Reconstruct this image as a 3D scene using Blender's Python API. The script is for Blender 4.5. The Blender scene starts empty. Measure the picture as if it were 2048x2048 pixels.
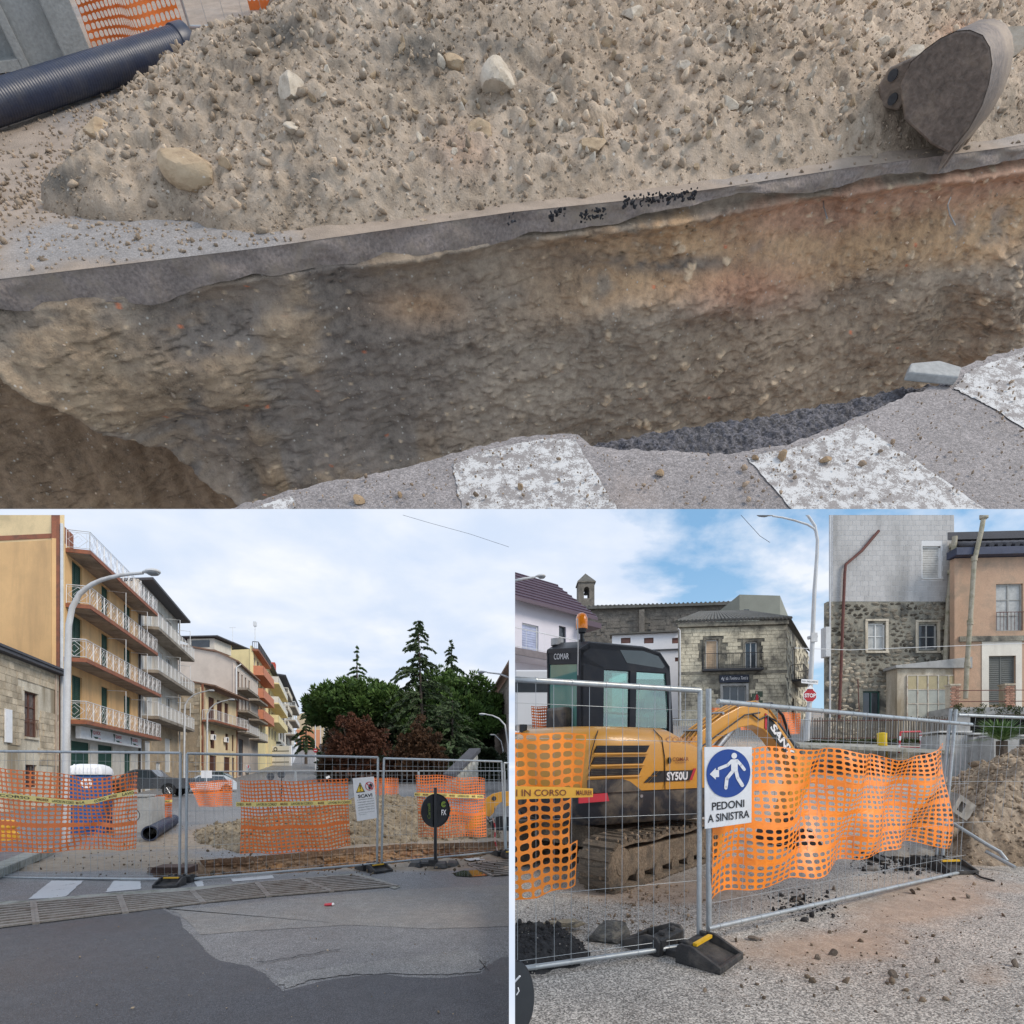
import bpy,bmesh,math,random
import numpy as np
from mathutils import Vector,Matrix,Euler
random.seed(7);np.random.seed(7)
R=math.radians
sc=bpy.context.scene
COL=sc.collection
# camera
F=1126.0;CX=1024.0;HY=1558.0;EYE=1.6
cd=bpy.data.cameras.new('camera');cam=bpy.data.objects.new('camera',cd);COL.objects.link(cam)
cam.location=(0,0,EYE);cam.rotation_euler=(R(90),0,0)
cd.sensor_width=36;cd.lens=36*F/2048;cd.shift_y=(HY-1024)/2048
cd.clip_start=.05;cd.clip_end=3000
sc.camera=cam
# sun, view transform
SUN_AZ,SUN_EL=122,38
sd=bpy.data.lights.new('sun','SUN');sd.energy=1.5;sd.angle=R(22);sd.color=(1,.90,.77)
so=bpy.data.objects.new('sun',sd);COL.objects.link(so)
_d=Vector((math.sin(R(SUN_AZ))*math.cos(R(SUN_EL)),math.cos(R(SUN_AZ))*math.cos(R(SUN_EL)),math.sin(R(SUN_EL))))
so.rotation_euler=_d.to_track_quat('Z','Y').to_euler()
sc.view_settings.view_transform='Standard';sc.view_settings.look='None'
sc.view_settings.gamma=1;sc.view_settings.use_curve_mapping=False
sc.view_settings.exposure=0.72
# node helpers
class NT:
 def __init__(s,nt):s.nt=nt;s.n=nt.nodes;s.l=nt.links
 def new(s,t,**k):
  nd=s.n.new(t)
  for a,b in k.items():setattr(nd,a,b)
  return nd
 def set(s,nd,i,v):
  if isinstance(v,bpy.types.NodeSocket):s.l.new(v,nd.inputs[i])
  elif v is not None:
   if isinstance(v,(tuple,list))and len(v)==3 and nd.inputs[i].type=='RGBA':v=(*v,1)
   nd.inputs[i].default_value=v
 def math(s,op,a,b=None,clamp=False):
  nd=s.new('ShaderNodeMath',operation=op,use_clamp=clamp);s.set(nd,0,a)
  if b is not None:s.set(nd,1,b)
  return nd.outputs[0]
 def mix(s,f,a,b,mode='MIX'):
  nd=s.new('ShaderNodeMix',data_type='RGBA',blend_type=mode);s.set(nd,0,f);s.set(nd,6,a);s.set(nd,7,b)
  return nd.outputs[2]
 def noise(s,vec,scale,detail=4,rough=.55,dist=0):
  nd=s.new('ShaderNodeTexNoise');s.set(nd,'Vector',vec);nd.inputs['Scale'].default_value=scale
  nd.inputs['Detail'].default_value=detail;nd.inputs['Roughness'].default_value=rough;nd.inputs['Distortion'].default_value=dist
  return nd.outputs[0]
 def vor(s,vec,scale,feature='F1',out='Distance'):
  nd=s.new('ShaderNodeTexVoronoi',feature=feature);s.set(nd,'Vector',vec);nd.inputs['Scale'].default_value=scale
  return nd.outputs[out]
 def ramp(s,f,stops):
  nd=s.new('ShaderNodeValToRGB');s.set(nd,0,f);e=nd.color_ramp.elements
  while len(e)<len(stops):e.new(.5)
  for q,(p,c)in zip(e,stops):
   q.position=p;q.color=(*c,1)if isinstance(c,(tuple,list))else(c,c,c,1)
  return nd.outputs[0]
 def mapr(s,f,a,b,c=0,d=1):
  nd=s.new('ShaderNodeMapRange');s.set(nd,0,f)
  for i,v in enumerate((a,b,c,d)):nd.inputs[1+i].default_value=v
  return nd.outputs[0]
 def obj(s):
  return s.new('ShaderNodeTexCoord').outputs['Object']
 def pos(s):
  return s.new('ShaderNodeNewGeometry').outputs['Position']
 def scale(s,vec,v):
  nd=s.new('ShaderNodeMapping');s.set(nd,0,vec);nd.inputs['Scale'].default_value=v;return nd.outputs[0]
  # world
w=bpy.data.worlds.new('World');sc.world=w;w.use_nodes=True
N=NT(w.node_tree);N.n.clear()
sky=N.new('ShaderNodeTexSky',sky_type='NISHITA');sky.sun_disc=False
sky.sun_elevation=R(SUN_EL);sky.sun_rotation=R(SUN_AZ)
tc=N.new('ShaderNodeTexCoord').outputs['Generated']
sep=N.new('ShaderNodeSeparateXYZ');N.l.new(tc,sep.inputs[0])
zz=N.math('ADD',N.math('MAXIMUM',sep.outputs[2],0.0),.22)
cu=N.new('ShaderNodeCombineXYZ');N.set(cu,0,N.math('DIVIDE',sep.outputs[0],zz));N.set(cu,1,N.math('DIVIDE',sep.outputs[1],zz))
cv=cu.outputs[0]
n1=N.noise(cv,1.5,8,.56,.25)
n2=N.noise(cv,3.8,6,.5,.2)
cover=N.math('ADD',N.mapr(N.math('DIVIDE',sep.outputs[0],N.math('MAXIMUM',sep.outputs[1],.15)),-.02,.36,.32,-.035),n1)
cl=N.mapr(N.math('ADD',cover,N.math('MULTIPLY',n2,.12)),.50,.62)
whitecl=N.mix(N.mapr(n2,.30,.60),(4.35,4.95,5.95),(5.75,5.95,6.3))
lowcl=N.mix(N.mapr(n1,.35,.62),(4.1,4.8,6.0),whitecl)
bluesky=N.mix(.55,sky.outputs[0],(1.6,3.5,5.6))
bluesky=N.mix(N.mapr(sep.outputs[2],0,.35,.45,0),bluesky,(4.4,5.5,6.4))
allc=N.mix(cl,bluesky,lowcl)
bg=N.new('ShaderNodeBackground');N.l.new(allc,bg.inputs[0]);bg.inputs[1].default_value=.1
ow=N.new('ShaderNodeOutputWorld');N.l.new(bg.outputs[0],ow.inputs[0])
# materials
MATS={}
def mat(name,base,rough=.8,var=.25,scale=3.,fine=40.,fvar=.12,bump=.15,bscale=None,metal=0.,dirt=None,dirt_amt=.35,dirt_scale=1.2,spec=.5,coord='obj',rnd=0.,streak=False,coat=0):
 """generic surface: base colour with broad and fine tonal noise, optional dirt patches, bump, per-object random tone"""
 if name in MATS:return MATS[name]
 m=bpy.data.materials.new(name);m.use_nodes=True;n=NT(m.node_tree)
 b=n.n['Principled BSDF'];v=n.obj()if coord=='obj' else n.pos()
 f1=n.noise(v,scale,6,.6);f2=n.noise(v,fine,3,.6)
 c=n.mix(n.mapr(f1,.25,.75),tuple(x*(1-var)for x in base),tuple(min(1,x*(1+var))for x in base))
 c=n.mix(1.0,c,n.ramp(f2,[(.3,(1-fvar,)*3),(.7,(1+fvar,)*3)]),'MULTIPLY')
 if dirt:
  dv=n.scale(v,(1,1,.18))if streak else v
  df=n.noise(dv,dirt_scale,7,.65,.3)
  c=n.mix(n.math('MULTIPLY',n.mapr(df,.46,.66),dirt_amt*2.0,True),c,dirt)
 if rnd:
  oi=n.new('ShaderNodeObjectInfo').outputs['Random']
  c=n.mix(1.0,c,n.ramp(oi,[(0,(1-rnd,)*3),(1,(1+rnd,)*3)]),'MULTIPLY')
 n.l.new(c,b.inputs['Base Color']);b.inputs['Metallic'].default_value=metal
 n.set(b,'Roughness',n.mapr(f1,.2,.8,max(0,rough-.08),min(1,rough+.08)))
 b.inputs['Specular IOR Level'].default_value=spec;b.inputs['Coat Weight'].default_value=coat
 if bump:
  bn=n.new('ShaderNodeBump');bn.inputs['Strength'].default_value=bump;bn.inputs['Distance'].default_value=.02
  n.l.new(n.noise(v,bscale or fine,5,.6),bn.inputs['Height']);n.l.new(bn.outputs[0],b.inputs['Normal'])
 MATS[name]=m;return m
def glass(name,tint=(.75,.9,.85),alpha=.5,rough=.03,diff=None):
 m=bpy.data.materials.new(name);m.use_nodes=True;n=NT(m.node_tree);n.n.clear()
 tr=n.new('ShaderNodeBsdfTransparent');tr.inputs[0].default_value=(*tint,1)
 gl=n.new('ShaderNodeBsdfGlossy');gl.inputs['Roughness'].default_value=rough;gl.inputs[0].default_value=(.9,.95,.95,1)
 fr=n.new('ShaderNodeFresnel');fr.inputs[0].default_value=1.5
 mx=n.new('ShaderNodeMixShader');n.l.new(n.math('ADD',fr.outputs[0],alpha*.2),mx.inputs[0])
 n.l.new(tr.outputs[0],mx.inputs[1]);n.l.new(gl.outputs[0],mx.inputs[2])
 out=mx.outputs[0]
 if diff:
  df=n.new('ShaderNodeBsdfDiffuse');df.inputs[0].default_value=(*diff,1);m2=n.new('ShaderNodeMixShader');m2.inputs[0].default_value=.4;n.l.new(out,m2.inputs[1]);n.l.new(df.outputs[0],m2.inputs[2]);out=m2.outputs[0]
 o=n.new('ShaderNodeOutputMaterial');n.l.new(out,o.inputs[0]);MATS[name]=m;return m
def soil_mat(name,light,mid,dark,scale=1.,wet=0.,coord='obj'):
 """earth: reads the 'tone' vertex attribute (clod tone, layer tint) and adds grain"""
 m=bpy.data.materials.new(name);m.use_nodes=True;n=NT(m.node_tree);b=n.n['Principled BSDF']
 v=n.obj();at=n.new('ShaderNodeAttribute',attribute_name='tone')
 f1=n.noise(v,1.6*scale,7,.62);f2=n.noise(v,14*scale,6,.65);f3=n.noise(v,90*scale,3,.7)
 t=n.math('ADD',n.math('MULTIPLY',f1,.45),n.math('MULTIPLY',f2,.55))
 t=n.math('ADD',t,n.mapr(f3,0,1,-.12,.12))
 c=n.ramp(t,[(.3,dark),(.47,mid),(.68,light)])
 c=n.mix(1.0,c,at.outputs[0],'MULTIPLY')
 peb=n.vor(v,38*scale,out='Color');ps=n.new('ShaderNodeSeparateColor');n.l.new(peb,ps.inputs[0])
 pd=n.vor(v,38*scale)
 pm=n.math('MULTIPLY',n.mapr(ps.outputs[0],.95,.97),n.mapr(pd,.36,.2))
 c=n.mix(n.math('MULTIPLY',pm,.75),c,(.62,.57,.5))
 n.l.new(c,b.inputs['Base Color']);n.set(b,'Roughness',n.mapr(f1,.3,.7,.95-wet,.75-wet))
 b.inputs['Specular IOR Level'].default_value=.3+wet*.4
 b1=n.new('ShaderNodeBump');b1.inputs['Strength'].default_value=.75 if scale>.5 else .35;b1.inputs['Distance'].default_value=.02
 n.l.new(n.math('ADD',f2,n.math('MULTIPLY',f3,.5)),b1.inputs['Height']);n.l.new(b1.outputs[0],b.inputs['Normal'])
 MATS[name]=m;return m
def asphalt_mat(name,base,grain=.5,mud=None,mud_amt=0.,mscale=.6,stone=130.,wet=0.,tint=(.30,.21,.15)):
 """asphalt with visible aggregate, broad wear, tan mud film controlled by noise plus the 'tone' attribute alpha-like red channel"""
 m=bpy.data.materials.new(name);m.use_nodes=True;n=NT(m.node_tree);b=n.n['Principled BSDF']
 v=n.pos()
 vc=n.new('ShaderNodeSeparateColor');n.l.new(n.vor(v,stone,out='Color'),vc.inputs[0])
 vd=n.vor(v,stone)
 f1=n.noise(v,.9,7,.6);f2=n.noise(v,7,6,.65);f3=n.noise(v,stone*.5,2,.6)
 c=n.mix(n.mapr(f1,.3,.7),tuple(x*.82 for x in base),tuple(x*1.2 for x in base))
 c=n.mix(1.0,c,n.ramp(vc.outputs[0],[(0,(1-grain,)*3),(.55,(1-grain*.1,)*3),(1,(1+grain*1.3,)*3)]),'MULTIPLY')
 c=n.mix(1.0,c,n.ramp(f2,[(.3,.86),(.7,1.14)]),'MULTIPLY')
 if mud is not None:
  at=n.new('ShaderNodeAttribute',attribute_name='tone');sp=n.new('ShaderNodeSeparateColor');n.l.new(at.outputs[0],sp.inputs[0])
  mf=n.noise(v,mscale,8,.62,.2)
  mm=n.math('MULTIPLY',n.mapr(n.math('ADD',mf,n.math('MULTIPLY',n.math('SUBTRACT',sp.outputs[0],.5),1.0)),.42,.68),mud_amt,True)
  mc=n.mix(n.mapr(f2,.3,.7),tuple(x*.75 for x in mud),tuple(x*1.15 for x in mud))
  c=n.mix(mm,c,mc)
 n.l.new(c,b.inputs['Base Color'])
 n.set(b,'Roughness',n.mapr(f1,.35,.65,.62-wet,.85-wet));b.inputs['Specular IOR Level'].default_value=.4
 bn=n.new('ShaderNodeBump');bn.inputs['Strength'].default_value=.55;bn.inputs['Distance'].default_value=.006
 n.l.new(n.math('SUBTRACT',f3,n.math('MULTIPLY',vd,.8)),bn.inputs['Height']);n.l.new(bn.outputs[0],b.inputs['Normal'])
 MATS[name]=m;return m
 # objects, labels, sets
SET={'cur':'bl'};SETOF={}
def tag(o,label=None,cat=None,group=None,kind=None):
 if label:o['label']=label
 if cat:o['category']=cat
 if group:o['group']=group
 if kind:o['kind']=kind
 return o
def empty(name,loc,label=None,cat=None,group=None,rz=0):
 o=bpy.data.objects.new(name,None);COL.objects.link(o);o.location=loc;o.rotation_euler=(0,0,rz)
 o.empty_display_size=.1
 SETOF[o]=SET['cur'];return tag(o,label,cat,group)
def wmat(o):
 M=o.matrix_basis.copy()
 while o.parent:o=o.parent;M=o.matrix_basis@M
 return M
class MB:
 """collects geometry in world (or parent-local) coordinates; build() links one mesh object"""
 def __init__(s):s.v=[];s.f=[];s.mi=[];s.cur=0
 def add(s,vs,fs,mi=None):
  o=len(s.v);s.v.extend([tuple(p)for p in vs]);s.f.extend([tuple(i+o for i in f)for f in fs]);s.mi.extend([s.cur if mi is None else mi]*len(fs));return s
 def quad(s,a,b,c,d):return s.add([a,b,c,d],[(0,1,2,3)])
 def hexa(s,p):
  return s.add(p,[(3,2,1,0),(4,5,6,7),(0,1,5,4),(1,2,6,5),(2,3,7,6),(3,0,4,7)])
 def box(s,lo,hi,M=None):
  x0,y0,z0=lo;x1,y1,z1=hi
  p=[Vector(q)for q in((x0,y0,z0),(x1,y0,z0),(x1,y1,z0),(x0,y1,z0),(x0,y0,z1),(x1,y0,z1),(x1,y1,z1),(x0,y1,z1))]
  if M:p=[M@q for q in p]
  return s.hexa(p)
 def prism(s,poly,ext,M=None):
  n=len(poly);e=Vector(ext);p=[Vector(q)for q in poly];p+=[q+e for q in p]
  if M:p=[M@q for q in p]
  return s.add(p,[tuple(range(n))[::-1],tuple(range(n,2*n))]+[(i,(i+1)%n,(i+1)%n+n,i+n)for i in range(n)])
 def tube(s,pts,r,n=6,M=None,caps=True):
  pts=[Vector(p)for p in pts]
  if M:pts=[M@p for p in pts]
  m=len(pts);rs=r if isinstance(r,(list,tuple))else[r]*m
  vs=[];up=None
  for i,p in enumerate(pts):
   d=(pts[min(i+1,m-1)]-pts[max(i-1,0)])
   if d.length<1e-9:d=Vector((0,0,1))
   d.normalize()
   if up is None:up=Vector((0,0,1))if abs(d.z)<.9 else Vector((1,0,0))
   a=d.cross(up)
   if a.length<1e-6:a=d.cross(Vector((0,1,0)))
   a.normalize();b=a.cross(d);up=b
   for k in range(n):
    t=2*math.pi*k/n;vs.append(p+(a*math.cos(t)+b*math.sin(t))*rs[i])
  fs=[(i*n+k,i*n+(k+1)%n,(i+1)*n+(k+1)%n,(i+1)*n+k)for i in range(m-1)for k in range(n)]
  if caps:fs+=[tuple(range(n))[::-1],tuple((m-1)*n+k for k in range(n))]
  return s.add(vs,fs)
 def lathe(s,prof,c=(0,0,0),n=16,M=None):
  vs=[]
  for r_,z in prof:
   for k in range(n):
    t=2*math.pi*k/n;q=Vector((c[0]+r_*math.cos(t),c[1]+r_*math.sin(t),c[2]+z));vs.append(M@q if M else q)
  m=len(prof);fs=[(i*n+k,i*n+(k+1)%n,(i+1)*n+(k+1)%n,(i+1)*n+k)for i in range(m-1)for k in range(n)]
  fs+=[tuple(range(n))[::-1],tuple((m-1)*n+k for k in range(n))]
  return s.add(vs,fs)
 def loft(s,rings,caps=True):
  n=len(rings[0]);vs=[p for r_ in rings for p in r_];m=len(rings)
  fs=[(i*n+k,i*n+(k+1)%n,(i+1)*n+(k+1)%n,(i+1)*n+k)for i in range(m-1)for k in range(n)]
  if caps:fs+=[tuple(range(n))[::-1],tuple((m-1)*n+k for k in range(n))]
  return s.add(vs,fs)
 def build(s,name,mats,parent=None,smooth=None,bevel=0,local=False,fixn=True):
  if not isinstance(mats,(list,tuple)):mats=[mats]
  V=np.array([tuple(p)for p in s.v],dtype=np.float64).reshape(-1,3)
  me=bpy.data.meshes.new(name)
  if parent is None:
   if not local:
    c=Vector(((V[:,0].min()+V[:,0].max())/2,(V[:,1].min()+V[:,1].max())/2,V[:,2].min()))
    V=V-np.array(c)
  elif not local:
   Mi=np.array(wmat(parent).inverted());V=V@Mi[:3,:3].T+Mi[:3,3]
  me.from_pydata(V.tolist(),[],s.f)
  for m in mats:me.materials.append(m)
  if len(mats)>1:me.polygons.foreach_set('material_index',s.mi)
  if fixn and len(s.f)<30000:
   bm=bmesh.new();bm.from_mesh(me);bmesh.ops.recalc_face_normals(bm,faces=bm.faces);bm.to_mesh(me);bm.free()
  o=bpy.data.objects.new(name,me);COL.objects.link(o)
  if parent is None:
   if not local:o.location=c
   SETOF[o]=SET['cur']
  else:o.parent=parent
  if smooth is not None:
   me.polygons.foreach_set('use_smooth',[True]*len(me.polygons));me.set_sharp_from_angle(angle=R(smooth))
  if bevel:
   b=o.modifiers.new('bevel','BEVEL');b.width=bevel;b.segments=2;b.limit_method='ANGLE';b.angle_limit=R(40)
  return o
def piece(mesh,name,parent,M):
 """one more object on shared mesh data, placed by a world matrix under its parent"""
 o=bpy.data.objects.new(name,mesh);COL.objects.link(o)
 if parent is not None:o.parent=parent;o.matrix_basis=wmat(parent).inverted()@M
 else:o.matrix_basis=M;SETOF[o]=SET['cur']
 return o
def unit_box(name,m,bev=0):
 b=MB();b.box((-.5,-.5,-.5),(.5,.5,.5));me=bpy.data.meshes.new(name);me.from_pydata(b.v,[],b.f);me.materials.append(m);return me
def copy_tree(o,parent=None):
 c=o.copy();COL.objects.link(c)
 if parent is not None:c.parent=parent
 else:SETOF[c]=SET['cur']
 for ch in list(o.children):copy_tree(ch,c)
 return c
def basis(o,x,z):
 """matrix with origin o, local x along x, local z near z"""
 x=Vector(x).normalized();y=Vector(z).cross(x).normalized();z=x.cross(y)
 return Matrix(((x.x,y.x,z.x,o[0]),(x.y,y.y,z.y,o[1]),(x.z,y.z,z.z,o[2]),(0,0,0,1)))
def W(px,py,Y):return Vector(((px-CX)/F*Y,Y,EYE-(py-HY)/F*Y))
# numpy noise
def _h(ix,iy,s):
 v=np.sin(ix*127.1+iy*311.7+s*74.7)*43758.5453;return v-np.floor(v)
def vn(x,y,s=0):
 ix=np.floor(x);iy=np.floor(y);fx=x-ix;fy=y-iy;fx=fx*fx*(3-2*fx);fy=fy*fy*(3-2*fy)
 a=_h(ix,iy,s);b=_h(ix+1,iy,s);c=_h(ix,iy+1,s);d=_h(ix+1,iy+1,s)
 return(a*(1-fx)+b*fx)*(1-fy)+(c*(1-fx)+d*fx)*fy
def fbm(x,y,o=5,s=0,g=.5):
 t=0;a=1;n=0
 for i in range(o):
  t=t+a*vn(x,y,s+i*3.1);n+=a;a*=g;x=x*2.03+11.3;y=y*2.03+5.7
 return t/n
def cells(x,y,s=0):
 """cellular noise: F1 distance, F2-F1, random id of the nearest cell"""
 ix=np.floor(x);iy=np.floor(y);f1=np.full(x.shape,9.);f2=np.full(x.shape,9.);idn=np.zeros(x.shape)
 for dx in(-1,0,1):
  for dy in(-1,0,1):
   cx=ix+dx;cy=iy+dy;jx=_h(cx,cy,s);jy=_h(cx,cy,s+5.5)
   d=np.hypot(x-cx-jx,y-cy-jy);m=d<f1
   f2=np.where(m,f1,np.minimum(f2,d));f1=np.where(m,d,f1);idn=np.where(m,_h(cx,cy,s+9.1),idn)
 return f1,f2-f1,idn
def sstep(a,b,x):t=np.clip((x-a)/(b-a),0,1);return t*t*(3-2*t)
def grid_obj(name,P,m,parent=None,tone=None,smooth=True,mask=None,qmask=None):
 """P (nu,nv,3) -> mesh object with optional per-vertex 'tone' (nu,nv,3)"""
 nu,nv=P.shape[:2];V=P.reshape(-1,3)
 i=np.arange(nu*nv).reshape(nu,nv);q=np.stack([i[:-1,:-1],i[1:,:-1],i[1:,1:],i[:-1,1:]],-1).reshape(-1,4)
 if mask is not None or qmask is not None:
  mk=qmask if qmask is not None else mask[:-1,:-1]&mask[1:,1:]&mask[1:,:-1]&mask[:-1,1:];q=q[mk.reshape(-1)]
  used=np.unique(q);re=np.full(nu*nv,-1);re[used]=np.arange(len(used));q=re[q];V=V[used]
  if tone is not None:tone=tone.reshape(-1,3)[used]
 me=bpy.data.meshes.new(name)
 c=np.zeros(3)
 if parent is None:c=np.array([(V[:,0].min()+V[:,0].max())/2,(V[:,1].min()+V[:,1].max())/2,V[:,2].min()]);V=V-c
 else:Mi=np.array(wmat(parent).inverted());V=V@Mi[:3,:3].T+Mi[:3,3]
 me.vertices.add(len(V));me.vertices.foreach_set('co',V.ravel().astype(np.float32))
 me.loops.add(q.size);me.loops.foreach_set('vertex_index',q.ravel().astype(np.int32))
 me.polygons.add(len(q));me.polygons.foreach_set('loop_start',np.arange(0,q.size,4,dtype=np.int32))
 me.update(calc_edges=True);me.validate()
 if smooth:me.polygons.foreach_set('use_smooth',[True]*len(me.polygons))
 if tone is not None:
  t=np.concatenate([tone.reshape(-1,3),np.ones((len(V),1))],1);a=me.color_attributes.new('tone','FLOAT_COLOR','POINT');a.data.foreach_set('color',t.ravel().astype(np.float32))
 me.materials.append(m);o=bpy.data.objects.new(name,me);COL.objects.link(o)
 if parent is None:o.location=c;SETOF[o]=SET['cur']
 else:o.parent=parent
 return o
 # stones
def rock_geo(seed,sub=2,flat=.75,rough=.25,cut=.5):
 rg=random.Random(seed);bm=bmesh.new();bmesh.ops.create_icosphere(bm,subdivisions=sub,radius=1)
 pl=[(Vector((rg.uniform(-1,1),rg.uniform(-1,1),rg.uniform(-1,1))).normalized(),rg.uniform(.45,.80))for _ in range(11)]
 for v in bm.verts:
  p=v.co.copy()
  for nrm,d in pl:
   k=p.dot(nrm)
   if k>d:p-=nrm*(k-d)*cut*1.95
  p*=1+rg.uniform(-rough,rough)*(.25 if sub<3 else .045);p.z*=flat;v.co=p
 V=np.array([v.co[:]for v in bm.verts]);Fc=[tuple(v.index for v in f.verts)for f in bm.faces];bm.free();return V,Fc
ROCKS=[rock_geo(i,2 if i<5 else 1)for i in range(12)]
def rock_mesh(name,m,seed,sub=3,flat=.7,tone=(1,1,1),rough=.3):
 V,Fc=rock_geo(seed,sub,flat,rough);me=bpy.data.meshes.new(name);me.from_pydata(V.tolist(),[],Fc)
 me.polygons.foreach_set('use_smooth',[True]*len(me.polygons));me.set_sharp_from_angle(angle=R(18))
 a=me.color_attributes.new('tone','FLOAT_COLOR','POINT');a.data.foreach_set('color',[x for _ in V for x in(*tone,1)])
 me.materials.append(m);return me
def rubble(name,pts,sizes,m,parent=None,label=None,cat=None,frame=None,tones=None,kind='stuff',lo=5,hi=12,zs=1.):
 """many small stones in one mesh; pts world positions"""
 Vs=[];Fs=[];T=[];o=0
 for k,(p,s_)in enumerate(zip(pts,sizes)):
  V,Fc=ROCKS[random.randrange(lo,hi)]
  e=Euler((random.uniform(0,6),random.uniform(0,6),random.uniform(0,6))).to_matrix()
  S=np.diag([s_*random.uniform(.7,1.3),s_*random.uniform(.7,1.2),s_*random.uniform(.5,.9)])
  Q=V@S@np.array(e).T
  Q[:,2]*=zs
  Vs.append(Q+np.array(p));Fs.append(np.array(Fc)+o);o+=len(V)
  t=tones[k]if tones is not None else(1,1,1);T.append(np.tile(np.array(t),(len(V),1)))
 V=np.concatenate(Vs);Q=np.concatenate(Fs);T=np.concatenate(T)
 c=np.zeros(3)
 if parent is None:c=np.array([(V[:,0].min()+V[:,0].max())/2,(V[:,1].min()+V[:,1].max())/2,V[:,2].min()]);V=V-c
 else:Mi=np.array(wmat(parent).inverted());V=V@Mi[:3,:3].T+Mi[:3,3]
 me=bpy.data.meshes.new(name);me.vertices.add(len(V));me.vertices.foreach_set('co',V.ravel().astype(np.float32))
 me.loops.add(Q.size);me.loops.foreach_set('vertex_index',Q.ravel().astype(np.int32));me.polygons.add(len(Q));me.polygons.foreach_set('loop_start',np.arange(0,Q.size,3,dtype=np.int32))
 me.update(calc_edges=True)
 a=me.color_attributes.new('tone','FLOAT_COLOR','POINT');a.data.foreach_set('color',np.concatenate([T,np.ones((len(T),1))],1).ravel().astype(np.float32))
 me.materials.append(m);ob=bpy.data.objects.new(name,me);COL.objects.link(ob)
 if parent is None:ob.location=c;SETOF[ob]=SET['cur']
 else:ob.parent=parent
 tag(ob,label,cat,kind=kind);return ob
 # lettering
_tc={}
def text_geo(s_,shear=0,bold=0):
 k=(s_,shear,bold)
 if k in _tc:return _tc[k]
 cu=bpy.data.curves.new('t','FONT');cu.body=s_;cu.resolution_u=3;cu.shear=shear;cu.offset=bold;cu.fill_mode='FRONT'
 ob=bpy.data.objects.new('t',cu);COL.objects.link(ob);dg=bpy.context.evaluated_depsgraph_get();dg.update()
 me=bpy.data.meshes.new_from_object(ob.evaluated_get(dg));V=np.array([v.co[:2]for v in me.vertices]);Fc=[tuple(p.vertices)for p in me.polygons]
 bpy.data.objects.remove(ob);bpy.data.curves.remove(cu);bpy.data.meshes.remove(me)
 V=(V-V.min(0))/(V.max(0)-V.min(0));_tc[k]=(V,Fc);return _tc[k]
def lettering(mb,s_,fn,u0,u1,v0,v1,shear=0,bold=0):
 """adds text to mb; fn(u,v)->world point; u to the right, v upwards"""
 V,Fc=text_geo(s_,shear,bold);mb.add([fn(u0+a*(u1-u0),v0+b*(v1-v0))for a,b in V],Fc);return mb
def bilin(p00,p10,p11,p01,off=0):
 p00,p10,p11,p01=map(Vector,(p00,p10,p11,p01));nn=(p10-p00).cross(p01-p00).normalized()*off
 return lambda u,v:p00*(1-u)*(1-v)+p10*u*(1-v)+p11*u*v+p01*(1-u)*v+nn
def disc(mb,fn,cu_,cv_,ru,rv,n=24,a0=0,a1=2*math.pi,inner=0):
 t=[a0+(a1-a0)*i/n for i in range(n+1)]
 if inner:
  vs=[fn(cu_+ru*math.cos(a),cv_+rv*math.sin(a))for a in t]+[fn(cu_+ru*inner*math.cos(a),cv_+rv*inner*math.sin(a))for a in t]
  mb.add(vs,[(i,i+1,n+2+i,n+1+i)for i in range(n)])
 else:mb.add([fn(cu_+ru*math.cos(a),cv_+rv*math.sin(a))for a in t[:-1]],[tuple(range(n))])
def poly(mb,fn,pts):mb.add([fn(*p)for p in pts],[tuple(range(len(pts)))])
# shared materials
galv=mat('galvanised',(.42,.45,.47),.42,.12,6,60,.08,.05,metal=.55,dirt=(.3,.28,.24),dirt_amt=.15,dirt_scale=9)
rubber=mat('black_rubber',(.028,.028,.03),.62,.3,8,90,.3,.25,dirt=(.16,.14,.12),dirt_amt=.25,dirt_scale=6)
orange=mat('net_orange',(.86,.20,.035),.5,.12,5,50,.08,.05,dirt=(.6,.2,.07),dirt_amt=.18,dirt_scale=4)
orange_bright=mat('net_orange_bright',(.95,.26,.012),.42,.08,5,50,.06,.04,dirt=(.75,.2,.03),dirt_amt=.15,dirt_scale=4)
tape_y=mat('tape_yellow',(.86,.68,.22),.45,.08,5,40,.05,0)
ink=mat('ink_black',(.02,.02,.022),.6,.05,5,40,.05,0)
ink_brown=mat('ink_brown',(.17,.035,.02),.6,.05,5,40,.05,0)
ink_red=mat('ink_red',(.5,.03,.05),.5,.05,5,40,.05,0)
ink_white=mat('ink_white',(.82,.82,.84),.5,.04,5,40,.03,0)
ink_blue=mat('sign_blue',(.012,.06,.30),.4,.06,5,40,.04,0)
board_w=mat('sign_white',(.84,.84,.85),.4,.04,3,30,.04,0,dirt=(.5,.48,.44),dirt_amt=.12,dirt_scale=5)
concrete=mat('concrete',(.36,.36,.35),.85,.18,2.5,50,.14,.3,dirt=(.2,.2,.19),dirt_amt=.3,dirt_scale=2.2)
blackplas=mat('black_plastic',(.012,.014,.018),.35,.2,8,60,.1,.05)
darksteel=mat('dark_metal',(.06,.06,.065),.55,.2,8,60,.2,.1,metal=.4)
lampgrey=mat('lamp_post_paint',(.55,.56,.57),.5,.12,3,40,.08,.06,dirt=(.32,.26,.2),dirt_amt=.22,dirt_scale=2.5,streak=True)
lampglass=mat('lamp_glass',(.22,.24,.26),.2,.1,3,40,.05,0)
winglass=mat('window_glass',(.035,.045,.055),.08,.3,1.5,8,.1,0,spec=.9)
winwhite=mat('window_frame_white',(.66,.66,.64),.5,.08,3,40,.05,.05)
wood_br=mat('wood_brown',(.11,.045,.03),.65,.3,4,60,.2,.15)
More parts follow.
